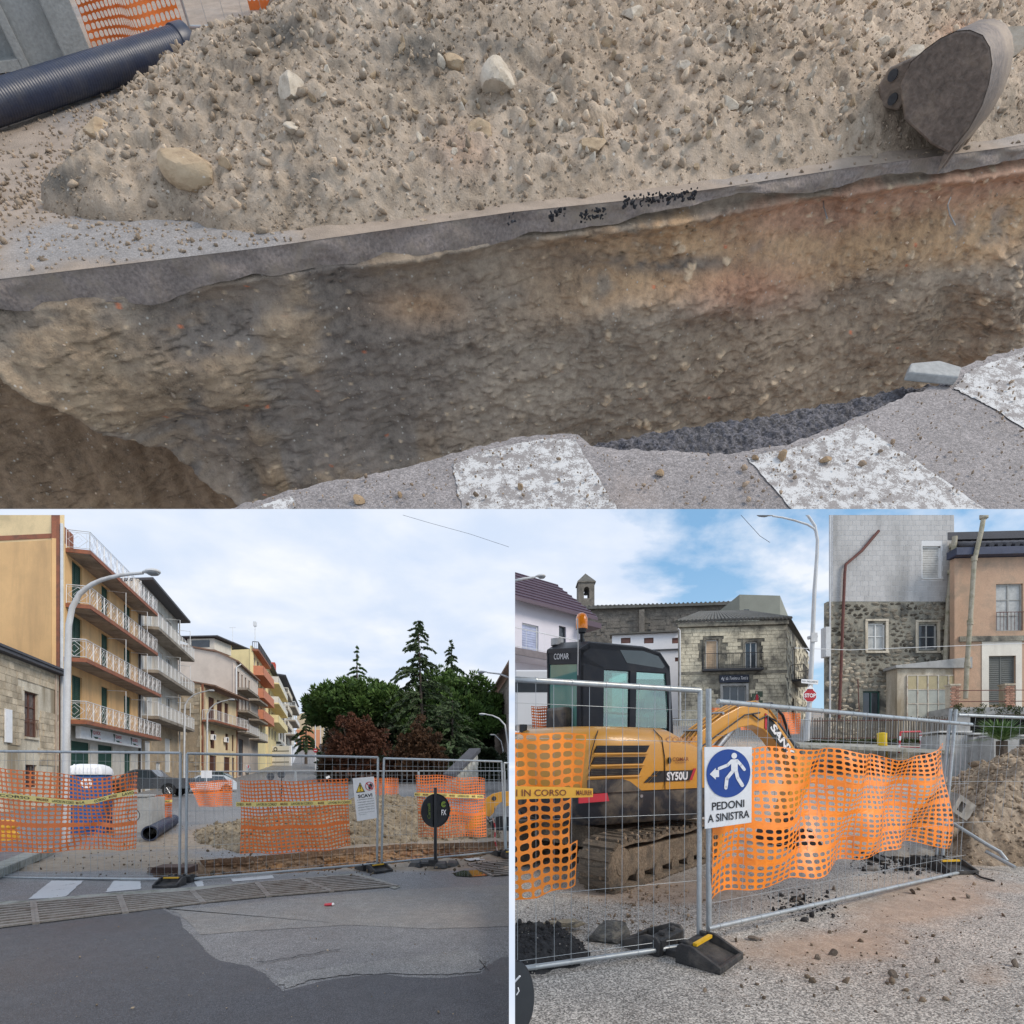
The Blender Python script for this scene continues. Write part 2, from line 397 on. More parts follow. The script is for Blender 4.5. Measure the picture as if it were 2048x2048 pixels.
green_sh=mat('shutter_green',(.022,.075,.055),.55,.2,4,60,.12,.1)
car_tyre=mat('tyre',(.02,.02,.02),.85,.2,8,60,.2,.2)
rim_m=mat('wheel_rim',(.35,.36,.38),.35,.1,8,60,.1,0,metal=.7)
# UPPER SITE: trench, spoil heap, pipe (ground seen from above)
SET['cur']='top'
ALP=math.atan(2172/F);TH=1.3
dS,dC=math.sin(ALP),math.cos(ALP)
def LN(a,b,c):
 a,b,c=np.broadcast_arrays(np.asarray(a,float),np.asarray(b,float),np.asarray(c,float));k=c-TH
 return np.stack([a,b*dC-k*dS,EYE+b*dS+k*dC],-1)
def L(a,b,c=0):return Vector(LN(a,b,c).tolist())
def TP(px,py,c=0.):
 rx,rz=(px-CX)/F,(HY-py)/F;t=(c-TH)/(-dS+dC*rz);return t*rx,t*(dC+dS*rz)
def TPIX(a,b,c):
 P=LN(a,b,c);return CX+P[...,0]/P[...,1]*F,HY-(P[...,2]-EYE)/P[...,1]*F
LFR=np.array([[1,0,0],[0,dC,dS],[0,-dS,dC]])
LMAT=Matrix(((1,0,0),(0,dC,-dS),(0,dS,dC)))
def LM(a,b,c=0,e=(0,0,0),s=1,zs=1.):
 s=s if isinstance(s,(tuple,list))else(s,s,s)
 return Matrix.Translation(L(a,b,c))@Matrix.Diagonal((1,1,zs,1))@LMAT.to_4x4()@Euler(e).to_matrix().to_4x4()@Matrix.Diagonal((*s,1))
def curve(pts,c=0.):
 q=np.array([TP(x,y,c)for x,y in pts]);return q[:,0],q[:,1]
fe=curve([(-500,640),(0,558),(150,540),(300,522),(512,497),(700,470),(1024,424),(1240,402),(1438,376),(1700,335),(2048,290),(2600,210)])
def BE(a):return np.interp(a,*fe)
soil_heap=soil_mat('heap_earth',(.52,.425,.335),(.36,.285,.215),(.14,.108,.08),1.0)
soil_wall=soil_mat('trench_earth',(.52,.42,.325),(.335,.265,.205),(.14,.112,.09),1.3,.12)
top_asph=asphalt_mat('muddy_asphalt',(.27,.25,.24),.22,(.36,.285,.225),1.0,1.1,150,.05)
near_asph=asphalt_mat('zebra_asphalt',(.26,.235,.23),.30,(.33,.25,.2),.7,2.2,170)
dark_asph=asphalt_mat('old_dark_asphalt',(.078,.074,.082),.6,(.2,.16,.12),.4,3.5,120)
na,nb=420,150
A=np.linspace(-9,9.5,na)[:,None];T=np.linspace(0,1,nb)[None,:]**1.35
B=BE(A)+T*6.0
C=(fbm(A*9,B*9,4,3)-.5)*.012+(fbm(A*2,B*2,3,9)-.5)*.02
C*=sstep(0,.15,T*6)
px,py=TPIX(A+0*B,B,C)
mudr=.5+.35*(fbm(A*1.7,B*1.7,4,21)-.5)
wetpatch=np.exp(-(((px-330)/260)**2+((py-475)/38)**2))+np.exp(-(((px-210)/90)**2+((py-190)/22)**2))*.7
tone=np.stack([mudr+.25-.9*wetpatch,mudr,mudr],-1)
far_road=grid_obj('road',LN(A,B,C),top_asph,tone=tone,mask=(px>-420)&(px<2480)&(py>-140));tag(far_road,kind='structure')
na2=500;A=np.linspace(-4.2,5.4,na2)[:,None];T=np.linspace(0,1,9)[None,:]
thk=.115+.055*(fbm(A*2.2,A*0,4,5)-.5)*2-.05*sstep(.2,1.2,A)
off=(fbm(A*6+0*T,T*1.2+0*A,4,31)-.5)*.05*sstep(0,.25,T)
cr=grid_obj('asphalt_edge',LN(A,BE(A)-off*1.5+.003-.018*T,-thk*T),mat('asphalt_cut',(.25,.20,.175),.85,.3,4,60,.3,.5,dirt=(.28,.22,.17),dirt_amt=.5,dirt_scale=5));tag(cr,kind='structure')
na,nb=740,270
A=np.linspace(-6.5,7,na)[:,None]+np.zeros((1,nb));D=(np.linspace(.012,2.1,nb)**1.0)[None,:]+np.zeros((na,1))
X=A*1.0;Y=D
w1=fbm(X*1.3,Y*2.2,5,40);w2=fbm(X*5+w1*2,Y*8,5,41,.6)
f1,f21,cid=cells(X*11+w1*3,Y*15+w2*3,42);g1,g21,gid=cells(X*30+w2*2,Y*36,43)
streak=fbm(X*3.5-Y*1.5,Y*13+X*2,4,44)
groove=vn(X*16+Y*.8,Y*.5,66)*sstep(.45,.9,D)*sstep(-.2,-1.2,X)
disp=(w1-.5)*.26+(w2-.5)*.07+(streak-.5)*.03+(np.clip(.42-f1,0,1)*.10*(cid>.72)*cid+np.clip(.45-g1,0,1)*.045*(gid>.45)*gid+(fbm(X*26,Y*26,4,67,.6)-.5)*.035)*(1-.62*sstep(.2,-1.2,X))-groove*.055
und=sstep(.03,.0,np.abs(streak-.52))*.018*(vn(X*2,Y*2,68)>.5)
disp=disp-und
disp*=sstep(.04,.16,D)
ov=sstep(.10,.2,D)*(1-sstep(.3,.5,D))*.10*sstep(-2.5,.5,A)
B0=BE(A)-.012+ov-D*.10+.07*(1-sstep(.075,.125,D))
px,py=TPIX(A,B0,-D)
line=735+px*.60+(fbm(X*4,Y*4,3,50)-.5)*60
pit=sstep(-14,26,py-line)
B=B0-disp+pit*.5-np.exp(-((py-line+16)/20)**2)*.05
end=sstep(1880,2000,px+(fbm(Y*3,X*0+1,3,12)-.5)*90)
B=B-end*.30*sstep(.25,.9,D)
t_=np.ones(A.shape+(3,))
def lay(m,col):
 global t_
 m=np.clip(m,0,1)[...,None];t_=t_*(1-m)+np.array(col)*m
dd=D+(w1-.5)*.30+(w2-.5)*.14
left=sstep(1150,650,px)
lay(np.full(A.shape,1.),(1.0,.98,.95))
lay(left*sstep(120,320,px+(w2-.5)*500)*.9,(.66,.68,.74))
lay(np.exp(-((px-260)/230)**2)*sstep(.42,.6,w2+.05)*.6,(1.15,1.0,.82))
lay(sstep(.46,.66,w1+(w2-.5)*.5)*left*.55,(1.15,1.0,.78))
rt=sstep(900,1350,px)
lay(rt*sstep(.10,.16,dd)*sstep(.62,.42,dd)*sstep(.3,.55,w2+.1)*.9,(1.6,1.25,.88))
lay(sstep(1350,1600,px)*sstep(.05,.1,dd)*sstep(.36,.2,dd)*.9,(1.5,1.08,.92))
lay(np.exp(-((px-1500)/120)**2-((py-570)/55)**2)*.8,(1.5,.95,.75))
lay(np.exp(-((px-1330)/190)**2-((py-520)/18)**2)*sstep(.38,.6,w2)*.95,(.48,.52,.58))
lay(np.exp(-((px-840)/90)**2-((py-615)/38)**2)*.8,(1.5,1.15,.85))
lay(sstep(1200,1500,px)*sstep(.5,.8,D)*.4,(1.2,1.02,.82))
vst=sstep(.60,.70,vn(X*7,Y*.8,61))*sstep(.8,1.1,D)*left
lay(vst*.55,(.85,.7,.5));lay(sstep(.62,.72,vn(X*8+4,Y*.7,63))*sstep(.75,1.1,D)*left*.6,(.5,.52,.56))
lay(pit*.9,(.92,.76,.6))
lay(sstep(.965,.975,gid)*(g1<.30)*.8,(1.9,1.75,1.5));lay(sstep(.996,.997,_h(gid*91,gid*7,2))*(g1<.30),(2.0,.8,.5))
lay(sstep(.90,.93,cid)*sstep(.34,.3,f1)*rt,(1.9,1.75,1.5))
lay(sstep(.12,.02,f21)*.25,(.55,.53,.5))
twall=grid_obj('trench_wall',LN(A,B,-D),soil_wall,tone=t_,mask=(px>-420)&(px<2480));tag(twall,kind='structure')
rgw=np.random.RandomState(77);ii=rgw.randint(0,na,2600);jj=rgw.randint(12,nb-60,2600);szw=np.clip(.004+rgw.pareto(2.4,2600)*.004,.004,.032)
tw_=[(q,q*.95,q*.88)for q in np.where(rgw.rand(2600)>.3,rgw.uniform(.8,1.4,2600),rgw.uniform(1.5,2.3,2600))]
rubble('embedded_stones',LN(A,B,-D)[ii,jj],szw,soil_wall,label='small stones embedded in the far wall of the trench',cat='stones',tones=tw_,zs=.7)
fl=MB();fl.quad(L(-3.2,1.2,-2.3),L(4.2,1.2,-2.3),L(4.2,5.2,-2.3),L(-3.2,4.2,-2.3));tag(fl.build('trench_floor',soil_wall),kind='structure')
ne_px=[(-300,1190),(300,1054),(440,1020),(509,1000),(560,984),(636,966),(715,954),(800,934),(900,905),(1024,876),(1088,866),(1156,866),(1183,889),(1250,896),(1342,899),(1420,906),(1490,903),(1530,893),(1580,886),(1650,859),(1713,833),(1760,812),(1819,785),(1850,776),(1904,768),(1925,733),(1980,712),(2048,692),(2500,560)]
ne=curve(ne_px)
lo_px=[(1100,872),(1156,866),(1230,850),(1300,836),(1400,818),(1500,802),(1600,790),(1700,771),(1800,752),(1870,741),(1930,732),(1990,760)]
lo=curve(lo_px)
na,nb=1200,90
A=np.linspace(-2.2,4.2,na)[:,None];T=np.linspace(0,1,nb)[None,:]**1.6
jag=(fbm(A*30,A*0,4,70)-.5)*.03
Bn=np.interp(A,*ne)+jag;B=Bn-T*(Bn-.75);C=(fbm(A*14,B*14,4,71)-.5)*.0015*np.ones_like(B)-.004*(1-sstep(0,.03,T))
mudn=.32+.5*(fbm(A*2.4,B*2.4,4,72)-.5)
near=grid_obj('road',LN(A,B,C),near_asph,tone=np.stack([mudn]*3,-1));tag(near,kind='structure')
T=np.linspace(0,1,14)[None,:]
rr=(fbm(A*16,T*3+A*0,4,73)-.5)*.06*T
edge=grid_obj('asphalt_edge',LN(A,Bn-.004+rr,-.02-T*.13),dark_asph,tone=np.full((na,14,3),.3));tag(edge,kind='structure')
a0,a1=TP(1090,870)[0],TP(1990,760)[0]
A=np.linspace(a0,a1,500)[:,None];T=np.linspace(0,1,70)[None,:]
jag=(fbm(A*26,A*0,4,75)-.5)*.04
Bh=np.interp(A,*lo)+jag;Bl=np.interp(A,*ne)-.06;B=Bh+T*(np.minimum(Bl,Bh-.02)-Bh)
C=-.055+(fbm(A*22,B*22,4,76)-.5)*.03-.06*(1-sstep(0,.06,T));g1,_,gi=cells(A*40+0*B,B*40,77);C=C+(.4-g1)*.012
ll=grid_obj('broken_asphalt',LN(A,B,C),dark_asph,tone=np.full(B.shape+(3,),.35));tag(ll,kind='structure')
T2=np.linspace(0,1,10)[None,:]
e2=grid_obj('broken_asphalt_edge',LN(A,Bh+(fbm(A*20,T2*3+0*A,3,78)-.5)*.05*T2,-.11-T2*.15),soil_wall,tone=np.full((500,10,3),.7));tag(e2,kind='structure')
def paint_mat(name,base,under,wear,sc_=9):
 m=bpy.data.materials.new(name);m.use_nodes=True;n=NT(m.node_tree);b=n.n['Principled BSDF'];v=n.pos()
 f=n.math('ADD',n.math('MULTIPLY',n.noise(v,sc_,8,.7),.6),n.math('MULTIPLY',n.noise(v,sc_*9,4,.75),.4))
 c=n.mix(n.mapr(f,wear-.02,wear+.02),under,n.mix(n.noise(v,3),tuple(x*.85 for x in base),base))
 n.l.new(c,b.inputs['Base Color']);b.inputs['Roughness'].default_value=.75
 bn=n.new('ShaderNodeBump');bn.inputs['Strength'].default_value=.4;bn.inputs['Distance'].default_value=.004;n.l.new(f,bn.inputs['Height']);n.l.new(bn.outputs[0],b.inputs['Normal'])
 MATS[name]=m;return m
pt1=paint_mat('worn_zebra_paint',(.62,.61,.60),(.26,.235,.225),.50,22)
def stripe(pts,m,name='zebra_stripe',mapfn=None,seed=0,wob=.012,n=18):
 """polygon laid 4 mm above the surface with slightly ragged edges"""
 P=[mapfn(*p)for p in pts];out=[]
 rg=random.Random(seed)
 for i in range(len(P)):
  a,b=P[i],P[(i+1)%len(P)]
  for k in range(n):
   t=k/n;out.append((a[0]+(b[0]-a[0])*t+rg.uniform(-wob,wob),a[1]+(b[1]-a[1])*t+rg.uniform(-wob,wob)))
 return out
for i,pts in enumerate([[(505,1060),(470,1030),(520,1006),(585,985),(595,1000),(560,1060)],[(905,925),(955,900),(1024,884),(1085,873),(1150,873),(1262,1060),(935,1060)],[(1492,911),(1530,900),(1580,893),(1650,866),(1716,840),(2040,1060),(1625,1060)],[(1906,772),(1930,741),(1980,720),(2060,696),(2200,700),(2200,960),(1990,815)]]):
 q=stripe(pts,None,mapfn=lambda x,y:TP(x,y,.004),seed=i,wob=.004)
 bm=bmesh.new();vs=[bm.verts.new(L(a,b-.015,.004))for a,b in q];bm.faces.new(vs);bmesh.ops.triangulate(bm,faces=bm.faces)
 mb=MB();bm.verts.index_update();mb.add([v.co[:]for v in bm.verts],[tuple(v.index for v in f.verts)for f in bm.faces]);bm.free()
 tag(mb.build('zebra_stripe',pt1,fixn=False),kind='structure')
toe=[(60,402),(106,430),(143,440),(222,452),(366,452),(430,470),(530,480),(689,474),(795,458),(1024,426),(1210,407),(1416,378),(1660,338),(2048,284),(2600,200),(2700,-60),(2150,60),(2060,40),(1960,-20),(1800,-140),(1500,-260),(1000,-330),(800,-170),(640,-90),(560,8),(500,75),(381,150),(265,192),(249,222),(150,300),(110,380)]
TO=np.array([TP(x,y)for x,y in toe])
def sdist(a,b):
 d=np.full(a.shape,99.);ins=np.zeros(a.shape,bool);n=len(TO)
 for i in range(n):
  p,q=TO[i],TO[(i+1)%n];e=q-p;t=np.clip(((a-p[0])*e[0]+(b-p[1])*e[1])/(e@e),0,1)
  d=np.minimum(d,np.hypot(a-p[0]-t*e[0],b-p[1]-t*e[1]))
  c=((p[1]>b)!=(q[1]>b))&(a<(q[0]-p[0])*(b-p[1])/(q[1]-p[1]+1e-12)+p[0]);ins^=c
 return np.where(ins,d,-d)
def HH(a,b,fine=True):
 a=np.asarray(a,float);b=np.asarray(b,float)
 s=sdist(a,b)+(fbm(a*3,b*3,4,80)-.5)*.22
 h=np.where(s>0,.70*(1-np.exp(-np.maximum(s,0)*.42/.70))+.03*sstep(0,.06,s),-.03)
 rim=sstep(.01,.34,b-BE(a));h=np.where(s>0,h*rim-.03*(1-rim),h);k=sstep(-.02,.25,s)*(.25+.75*rim)
 w=fbm(a*1.1,b*1.1,4,81)-.5;h=h+w*.22*k*np.minimum(1,np.maximum(s,0)+.3)
 if fine:
  wx=fbm(a*5,b*5,3,82);f1,f21,cid=cells(a*6.5+wx,b*6.5+wx,83);g1,g21,gid=cells(a*15+wx*2,b*15,84);k1,k21,kid=cells(a*34+wx*3,b*34,85)
  h=h+k*(np.sqrt(np.clip(.62-f1,0,1))*.036*(cid>.5)*cid+np.sqrt(np.clip(.55-g1,0,1))*.030*gid+np.sqrt(np.clip(.5-k1,0,1))*.014*kid+(fbm(a*26,b*26,4,86,.6)-.5)*.026+(fbm(a*9,b*9,4,87)-.5)*.05)
  return h,s,cid,gid,kid,f1,g1
 return h
na,nb=860,470
A=np.linspace(-4.4,6.6,na)[:,None];B=(3.05+np.linspace(0,1,nb)**1.35*7.2)[None,:]
A=A+0*B;B=B+0*A
h,s,cid,gid,kid,f1,g1=HH(A,B)
px,py=TPIX(A,B,h)
t_=np.ones(A.shape+(3,));big=fbm(A*.9,B*.9,4,90);med=fbm(A*3.2,B*3.2,4,91)
pale=sstep(1000,1500,px)*sstep(260,120,py+(big-.5)*260)
lay(pale*.6,(1.16,1.12,1.08));lay(sstep(1000,1250,px)*.3,(1.12,1.02,.92))
lay(((gid>.80)*(g1<.42))*(.25+.6*pale),(1.45,1.42,1.36))
lay(((gid<.16))*.5,(.74,.72,.68))
for cx_,cy_,rx_,ry_,st in((840,105,75,42,.95),(560,70,60,34,.85),(1000,90,60,20,.6),(1480,70,70,30,.6),(1470,150,60,20,.5),(680,125,30,20,.5),(120,365,55,40,.8),(625,352,18,16,.9),(1500,215,40,16,.5)):
 lay(np.exp(-(((px-cx_)/rx_)**2+((py-cy_)/ry_)**2))*sstep(.30,.46,med+.06)*st*1.3,(.38,.41,.44))
lay(np.exp(-(((px-1930)/50)**2+((py-70)/28)**2))*.8,(1.2,.82,.68));lay(np.exp(-(((px-930)/60)**2+((py-300)/50)**2))*.45,(1.1,.86,.8))
lay(sstep(.10,.0,s)*.5,(.72,.68,.64))
heap=grid_obj('spoil_heap',LN(A,B,h),soil_heap,tone=t_,mask=(s>-.05)&(B>BE(A)+.012)&(px>-300)&(px<2480)&(py>-160));tag(heap,'long heap of tan excavated earth and stones beside the open trench','earth heap',kind='stuff')
def onheap(px_,py_):
 c=0.
 for _ in range(14):
  a,b=TP(px_,py_,c);c=.5*c+.5*max(0,float(HH(np.array([a]),np.array([b]),False)[0]))
 a,b=TP(px_,py_,c);return a,b,c
stone_pale=soil_mat('pale_limestone',(.66,.58,.48),(.52,.445,.355),(.30,.24,.18),.16)
stone_tan=soil_mat('tan_clay_lump',(.52,.40,.27),(.42,.31,.20),(.22,.15,.10),.16)
big_st=[(585,180,52,26,stone_pale,'large pale rounded boulder on the left part of the heap',3),(588,262,24,15,stone_pale,'small whitish rock below the pale boulder on the heap',4),(1000,168,62,30,stone_pale,'broad whitish limestone slab at the middle of the heap',5),(385,345,72,46,stone_tan,'big orange-tan clay block low on the left of the heap',6),(960,262,30,44,stone_tan,'upright brown stone slab standing in the middle of the heap',7),(1990,100,60,44,stone_pale,'large sandy boulder above the bucket at the right edge',8),(412,288,14,11,stone_pale,'little white stone above the orange-tan block',9),(1366,134,22,17,stone_pale,'white angular stone high on the right half of the heap',10),(1820,110,26,19,stone_pale,'whitish block stone just above the bucket ears',11),(1455,210,28,18,stone_pale,'pale broken rock left of centre on the right slope',12),(1265,35,26,20,stone_pale,'cream stone at the top edge of the heap',13),(1760,90,22,12,stone_pale,'flat white stone in a row above the bucket',14),(1880,118,14,11,stone_pale,'small white stone touching the bucket top',15),(200,268,40,24,stone_tan,'crumbled ochre lump at the left toe of the heap',16),(905,130,30,26,stone_tan,'rounded sandy clod beside the grey patch',17),(1100,205,26,14,stone_pale,'thin pale slab right of the limestone slab',18),(1570,262,24,12,stone_pale,'flat pale stone low on the right of the heap',19),(1180,300,34,22,stone_tan,'sandy lump in the lower middle of the heap',20)]
for k,(x,y,rx_,ry_,m,lb,sd_)in enumerate(big_st):
 a,b,c=onheap(x,y);t=(dC*b+dS*(TH-c));sx=rx_*t/F
 o=piece(rock_mesh('stone',m,sd_*7+1,4,1,rough=.5),'stone',None,LM(a,b,c+sx*.10,(random.uniform(-.3,.3),random.uniform(-.2,.2),random.uniform(0,6)),(sx,sx*ry_/rx_*1.25,sx*.5),.8))
 tag(o,lb,'rock')
rgs=random.Random(5);stones=[rock_mesh('stone',stone_pale if i%4 else stone_tan,200+i,3,.7,tone=(rgs.uniform(.78,1.05),)*3,rough=.5)for i in range(14)]
cnt=0
while cnt<250:
 x=rgs.uniform(620,2030)if rgs.random()<.8 else rgs.uniform(180,900);y=rgs.uniform(14,340)
 if x<1100 and rgs.random()<.55:continue
 if 1760<x and y>110:continue
 a,b,c=onheap(x,y)
 if float(sdist(np.array([a]),np.array([b]))[0])<.12:continue
 s_=rgs.uniform(.018,.038)*(1.35 if rgs.random()<.15 else 1)
 hh=float(HH(np.array([a]),np.array([b]))[0][0])
 o=piece(stones[cnt%14],'stone',None,LM(a,b,hh+s_*.15,(rgs.uniform(0,6),rgs.uniform(0,6),rgs.uniform(0,6)),(s_,s_*rgs.uniform(.6,1),s_*rgs.uniform(.5,.8)),.62))
 tag(o,'fist-sized pale stone lying loose on the tan earth heap','stone','loose pale stones on the heap');cnt+=1
def local_pts(n,fn,seed=0):
 rg=random.Random(seed);P=[];S=[];T3=[]
 while len(P)<n:
  r_=fn(rg)
  if r_ is None:continue
  P.append(r_[0]);S.append(r_[1]);T3.append(r_[2])
 return P,S,T3
rg=np.random.RandomState(3);ca=rg.uniform(-4.3,6.4,54000);cb=3.1+rg.uniform(0,1,54000)**1.3*6;hcs=HH(ca,cb);keep=(hcs[1]>-.01)&(cb>BE(ca)+.05)
ca,cb,hc=ca[keep][:30000],cb[keep][:30000],hcs[0][keep][:30000]
sz=.006+rg.pareto(2.7,len(ca))*.009;sz=np.clip(sz,.006,.045)
ppx,_q=TPIX(ca,cb,hc)
tn=[((lambda q,z:(q*1.0,q*.98,q*.95))(rg.uniform(.68,1.22)if rg.rand()>.13*(1+(p>1100)*1.6)else rg.uniform(1.4,1.75),0))for p in ppx]
rubble('earth_crumbs',LN(ca,cb,hc+sz*.25),sz,soil_heap,label='loose crumbs of tan earth over the whole heap',cat='earth crumbs',tones=tn,zs=.62)
def f_toe(rg):
 a=rg.uniform(-4.2,4.5);b=rg.uniform(2.9,7);d_=float(sdist(np.array([a]),np.array([b]))[0])
 if d_>.02 or b<float(BE(a))+.03 or rg.random()>math.exp(d_*2.6):return None
 s_=min(.03,.005+rg.paretovariate(2.8)*.005);q=rg.uniform(.6,1.1);return(L(a,b,s_*.3),s_,(q,q*.96,q*.92))
P,S,T3=local_pts(1500,f_toe,4);rubble('earth_crumbs',P,S,soil_heap,label='small clods scattered on the muddy asphalt at the toe of the heap',cat='earth crumbs',tones=T3)
def f_near(rg):
 x=rg.uniform(480,2048);y=rg.uniform(690,1018);a,b=TP(x,y)
 if b>float(np.interp(a,*ne))-.02:return None
 s_=min(.017,.0025+rg.paretovariate(2.6)*.0022);q=rg.uniform(.6,1.0);return(L(a,b,s_*.3+.01),s_,(q,q*.92,q*.85))
P,S,T3=local_pts(420,f_near,6);rubble('earth_crumbs',P,S,soil_heap,label='small clods scattered over the zebra stripes at the near rim',cat='earth crumbs',tones=T3)
lump=[rock_mesh('clod',stone_tan,300+i,2,.8,tone=(.82,.76,.7))for i in range(3)]
for k,(x,y,r_,lb)in enumerate([(1320,950,12,'brown clod alone on the grey gap between two zebra stripes'),(1560,918,15,'reddish clod on the top of the third zebra stripe'),(1508,920,11,'smaller clod left of the reddish clod on the stripe'),(718,1003,15,'pinkish clod near the rim at the left end of the crossing'),(800,992,9,'dark clod on the near asphalt left of the wide stripe'),(1040,978,10,'clod on the right half of the wide worn stripe'),(1650,925,14,'flat clod in the middle of the third zebra stripe')]):
 a,b=TP(x,y);t=dC*b+dS*TH;s_=r_*t/F
 tag(piece(lump[k%3],'clod',None,LM(a,b,s_*.45,(k,k*2,k),(s_,s_*.9,s_*.7))),lb,'clod')
mb=MB();pl=[(1806,762,.004),(1906,772,.004),(1912,752,.004),(1868,739,.004),(1812,744,.004)]
bot=[L(*TP(x,y,c),c)for x,y,c in pl];up=Vector(L(0,0,1)-L(0,0,0));mb.prism(bot,up*.035)
tag(mb.build('stone_slab',concrete,bevel=.006),'flat grey stone slab lying on the trench rim beside the broken asphalt','stone slab')
P=[];S=[];rg=random.Random(9)
for x0,x1,y0,y1,n_ in((1248,1330,405,394,60),(1325,1395,398,385,60),(1100,1130,432,426,22),(1160,1212,434,426,40),(1010,1030,440,436,6)):
 for _ in range(n_):
  t=rg.random();x=x0+(x1-x0)*t;y=y0+(y1-y0)*t+rg.uniform(-4,5);a,b=TP(x,y,.02);s_=rg.uniform(.008,.018);P.append(L(a,b,.02+rg.uniform(-.02,.02)));S.append(s_)
asph_frag=soil_mat('asphalt_fragment',(.09,.09,.10),(.045,.045,.05),(.018,.018,.02),3)
rubble('asphalt_fragments',P,S,asph_frag,label='black asphalt fragments along the far rim of the trench',cat='asphalt fragments',zs=.5)
for k,pts in enumerate([[(1632,420),(1634,440),(1640,462)],[(1882,420),(1876,435),(1880,455),(1890,475)]]):
 mb=MB();mb.tube([L(*TP(x,y,-.25),-.25)-Vector((0,.08,0))for x,y in pts],.004,5)
 tag(mb.build('wire',galv),('short bent wire sticking out of the trench wall' if k==0 else 'hooked wire hanging below the ochre layer at the right'),'wire')
pa=Vector(L(*TP(-180,262,.105),.105));pb=Vector(L(*TP(374,84,.105),.105));ax=(pb-pa);ln=ax.length;ax.normalize()
Mx=Matrix.Translation(pa)@ax.to_track_quat('Z','Y').to_matrix().to_4x4()
prof=[];nrib=int(ln/.020)
for i in range(nrib+1):
 z=i*ln/nrib;prof+=[(.0915,z),(.093,z+.005),(.093,z+.013),(.0915,z+.0175)]
prof=prof[:-3]
pipe_m=mat('pipe_plastic',(.018,.026,.055),.42,.2,3,40,.1,.06,dirt=(.12,.11,.1),dirt_amt=.12,dirt_scale=5)
root=empty('drain_pipe',pa,'long black corrugated drain pipe lying across the muddy asphalt','pipe')
mb=MB();n=40
for r_,z in prof:pass
mb.lathe(prof,n=n,M=Mx);mb.build('pipe_wall',pipe_m,root,smooth=50)
mb=MB();mb.lathe([(.076,ln-.12),(.102,ln-.10),(.102,ln-.005),(.096,ln+.004),(.083,ln+.004),(.078,ln-.11)],n=n,M=Mx);mb.build('socket',pipe_m,root,smooth=40)
root=empty('concrete_chamber',L(*TP(60,140)),'grey precast concrete chamber with a recessed face behind the black pipe','concrete block')
p1=Vector(TP(188,118)+(0,));p2=Vector(TP(-330,200)+(0,));e1=(p2-p1).normalized();e2=Vector((-e1.y,e1.x,0));e2=e2 if e2.y>0 else-e2
def cb(u0,u1,v0,v1,z0,z1,mb_):
 q=[p1+e1*u+e2*v+Vector((0,0,z))for z in(z0,z1)for u,v in((u0,v0),(u1,v0),(u1,v1),(u0,v1))]
 mb_.hexa([L(*p)for p in q])
mb=MB();cb(0,.20,0,.7,0,1.1,mb);mb.build('corner_pillar',concrete,root,bevel=.008)
mb=MB();cb(.20,.46,.05,.7,0,1.1,mb);mb.build('side_panel',concrete,root)
mb=MB();cb(.46,.52,.015,.7,0,1.1,mb);mb.build('rib',concrete,root,bevel=.006)
mb=MB();cb(.52,.86,.13,.7,0,1.1,mb);mb.build('recessed_panel',concrete,root)
mb=MB();cb(.86,1.3,0,.7,0,1.1,mb);mb.build('corner_pillar',concrete,root,bevel=.008)
mb=MB();cb(.52,.86,.01,.13,0,.05,mb);mb.build('ledge',concrete,root)
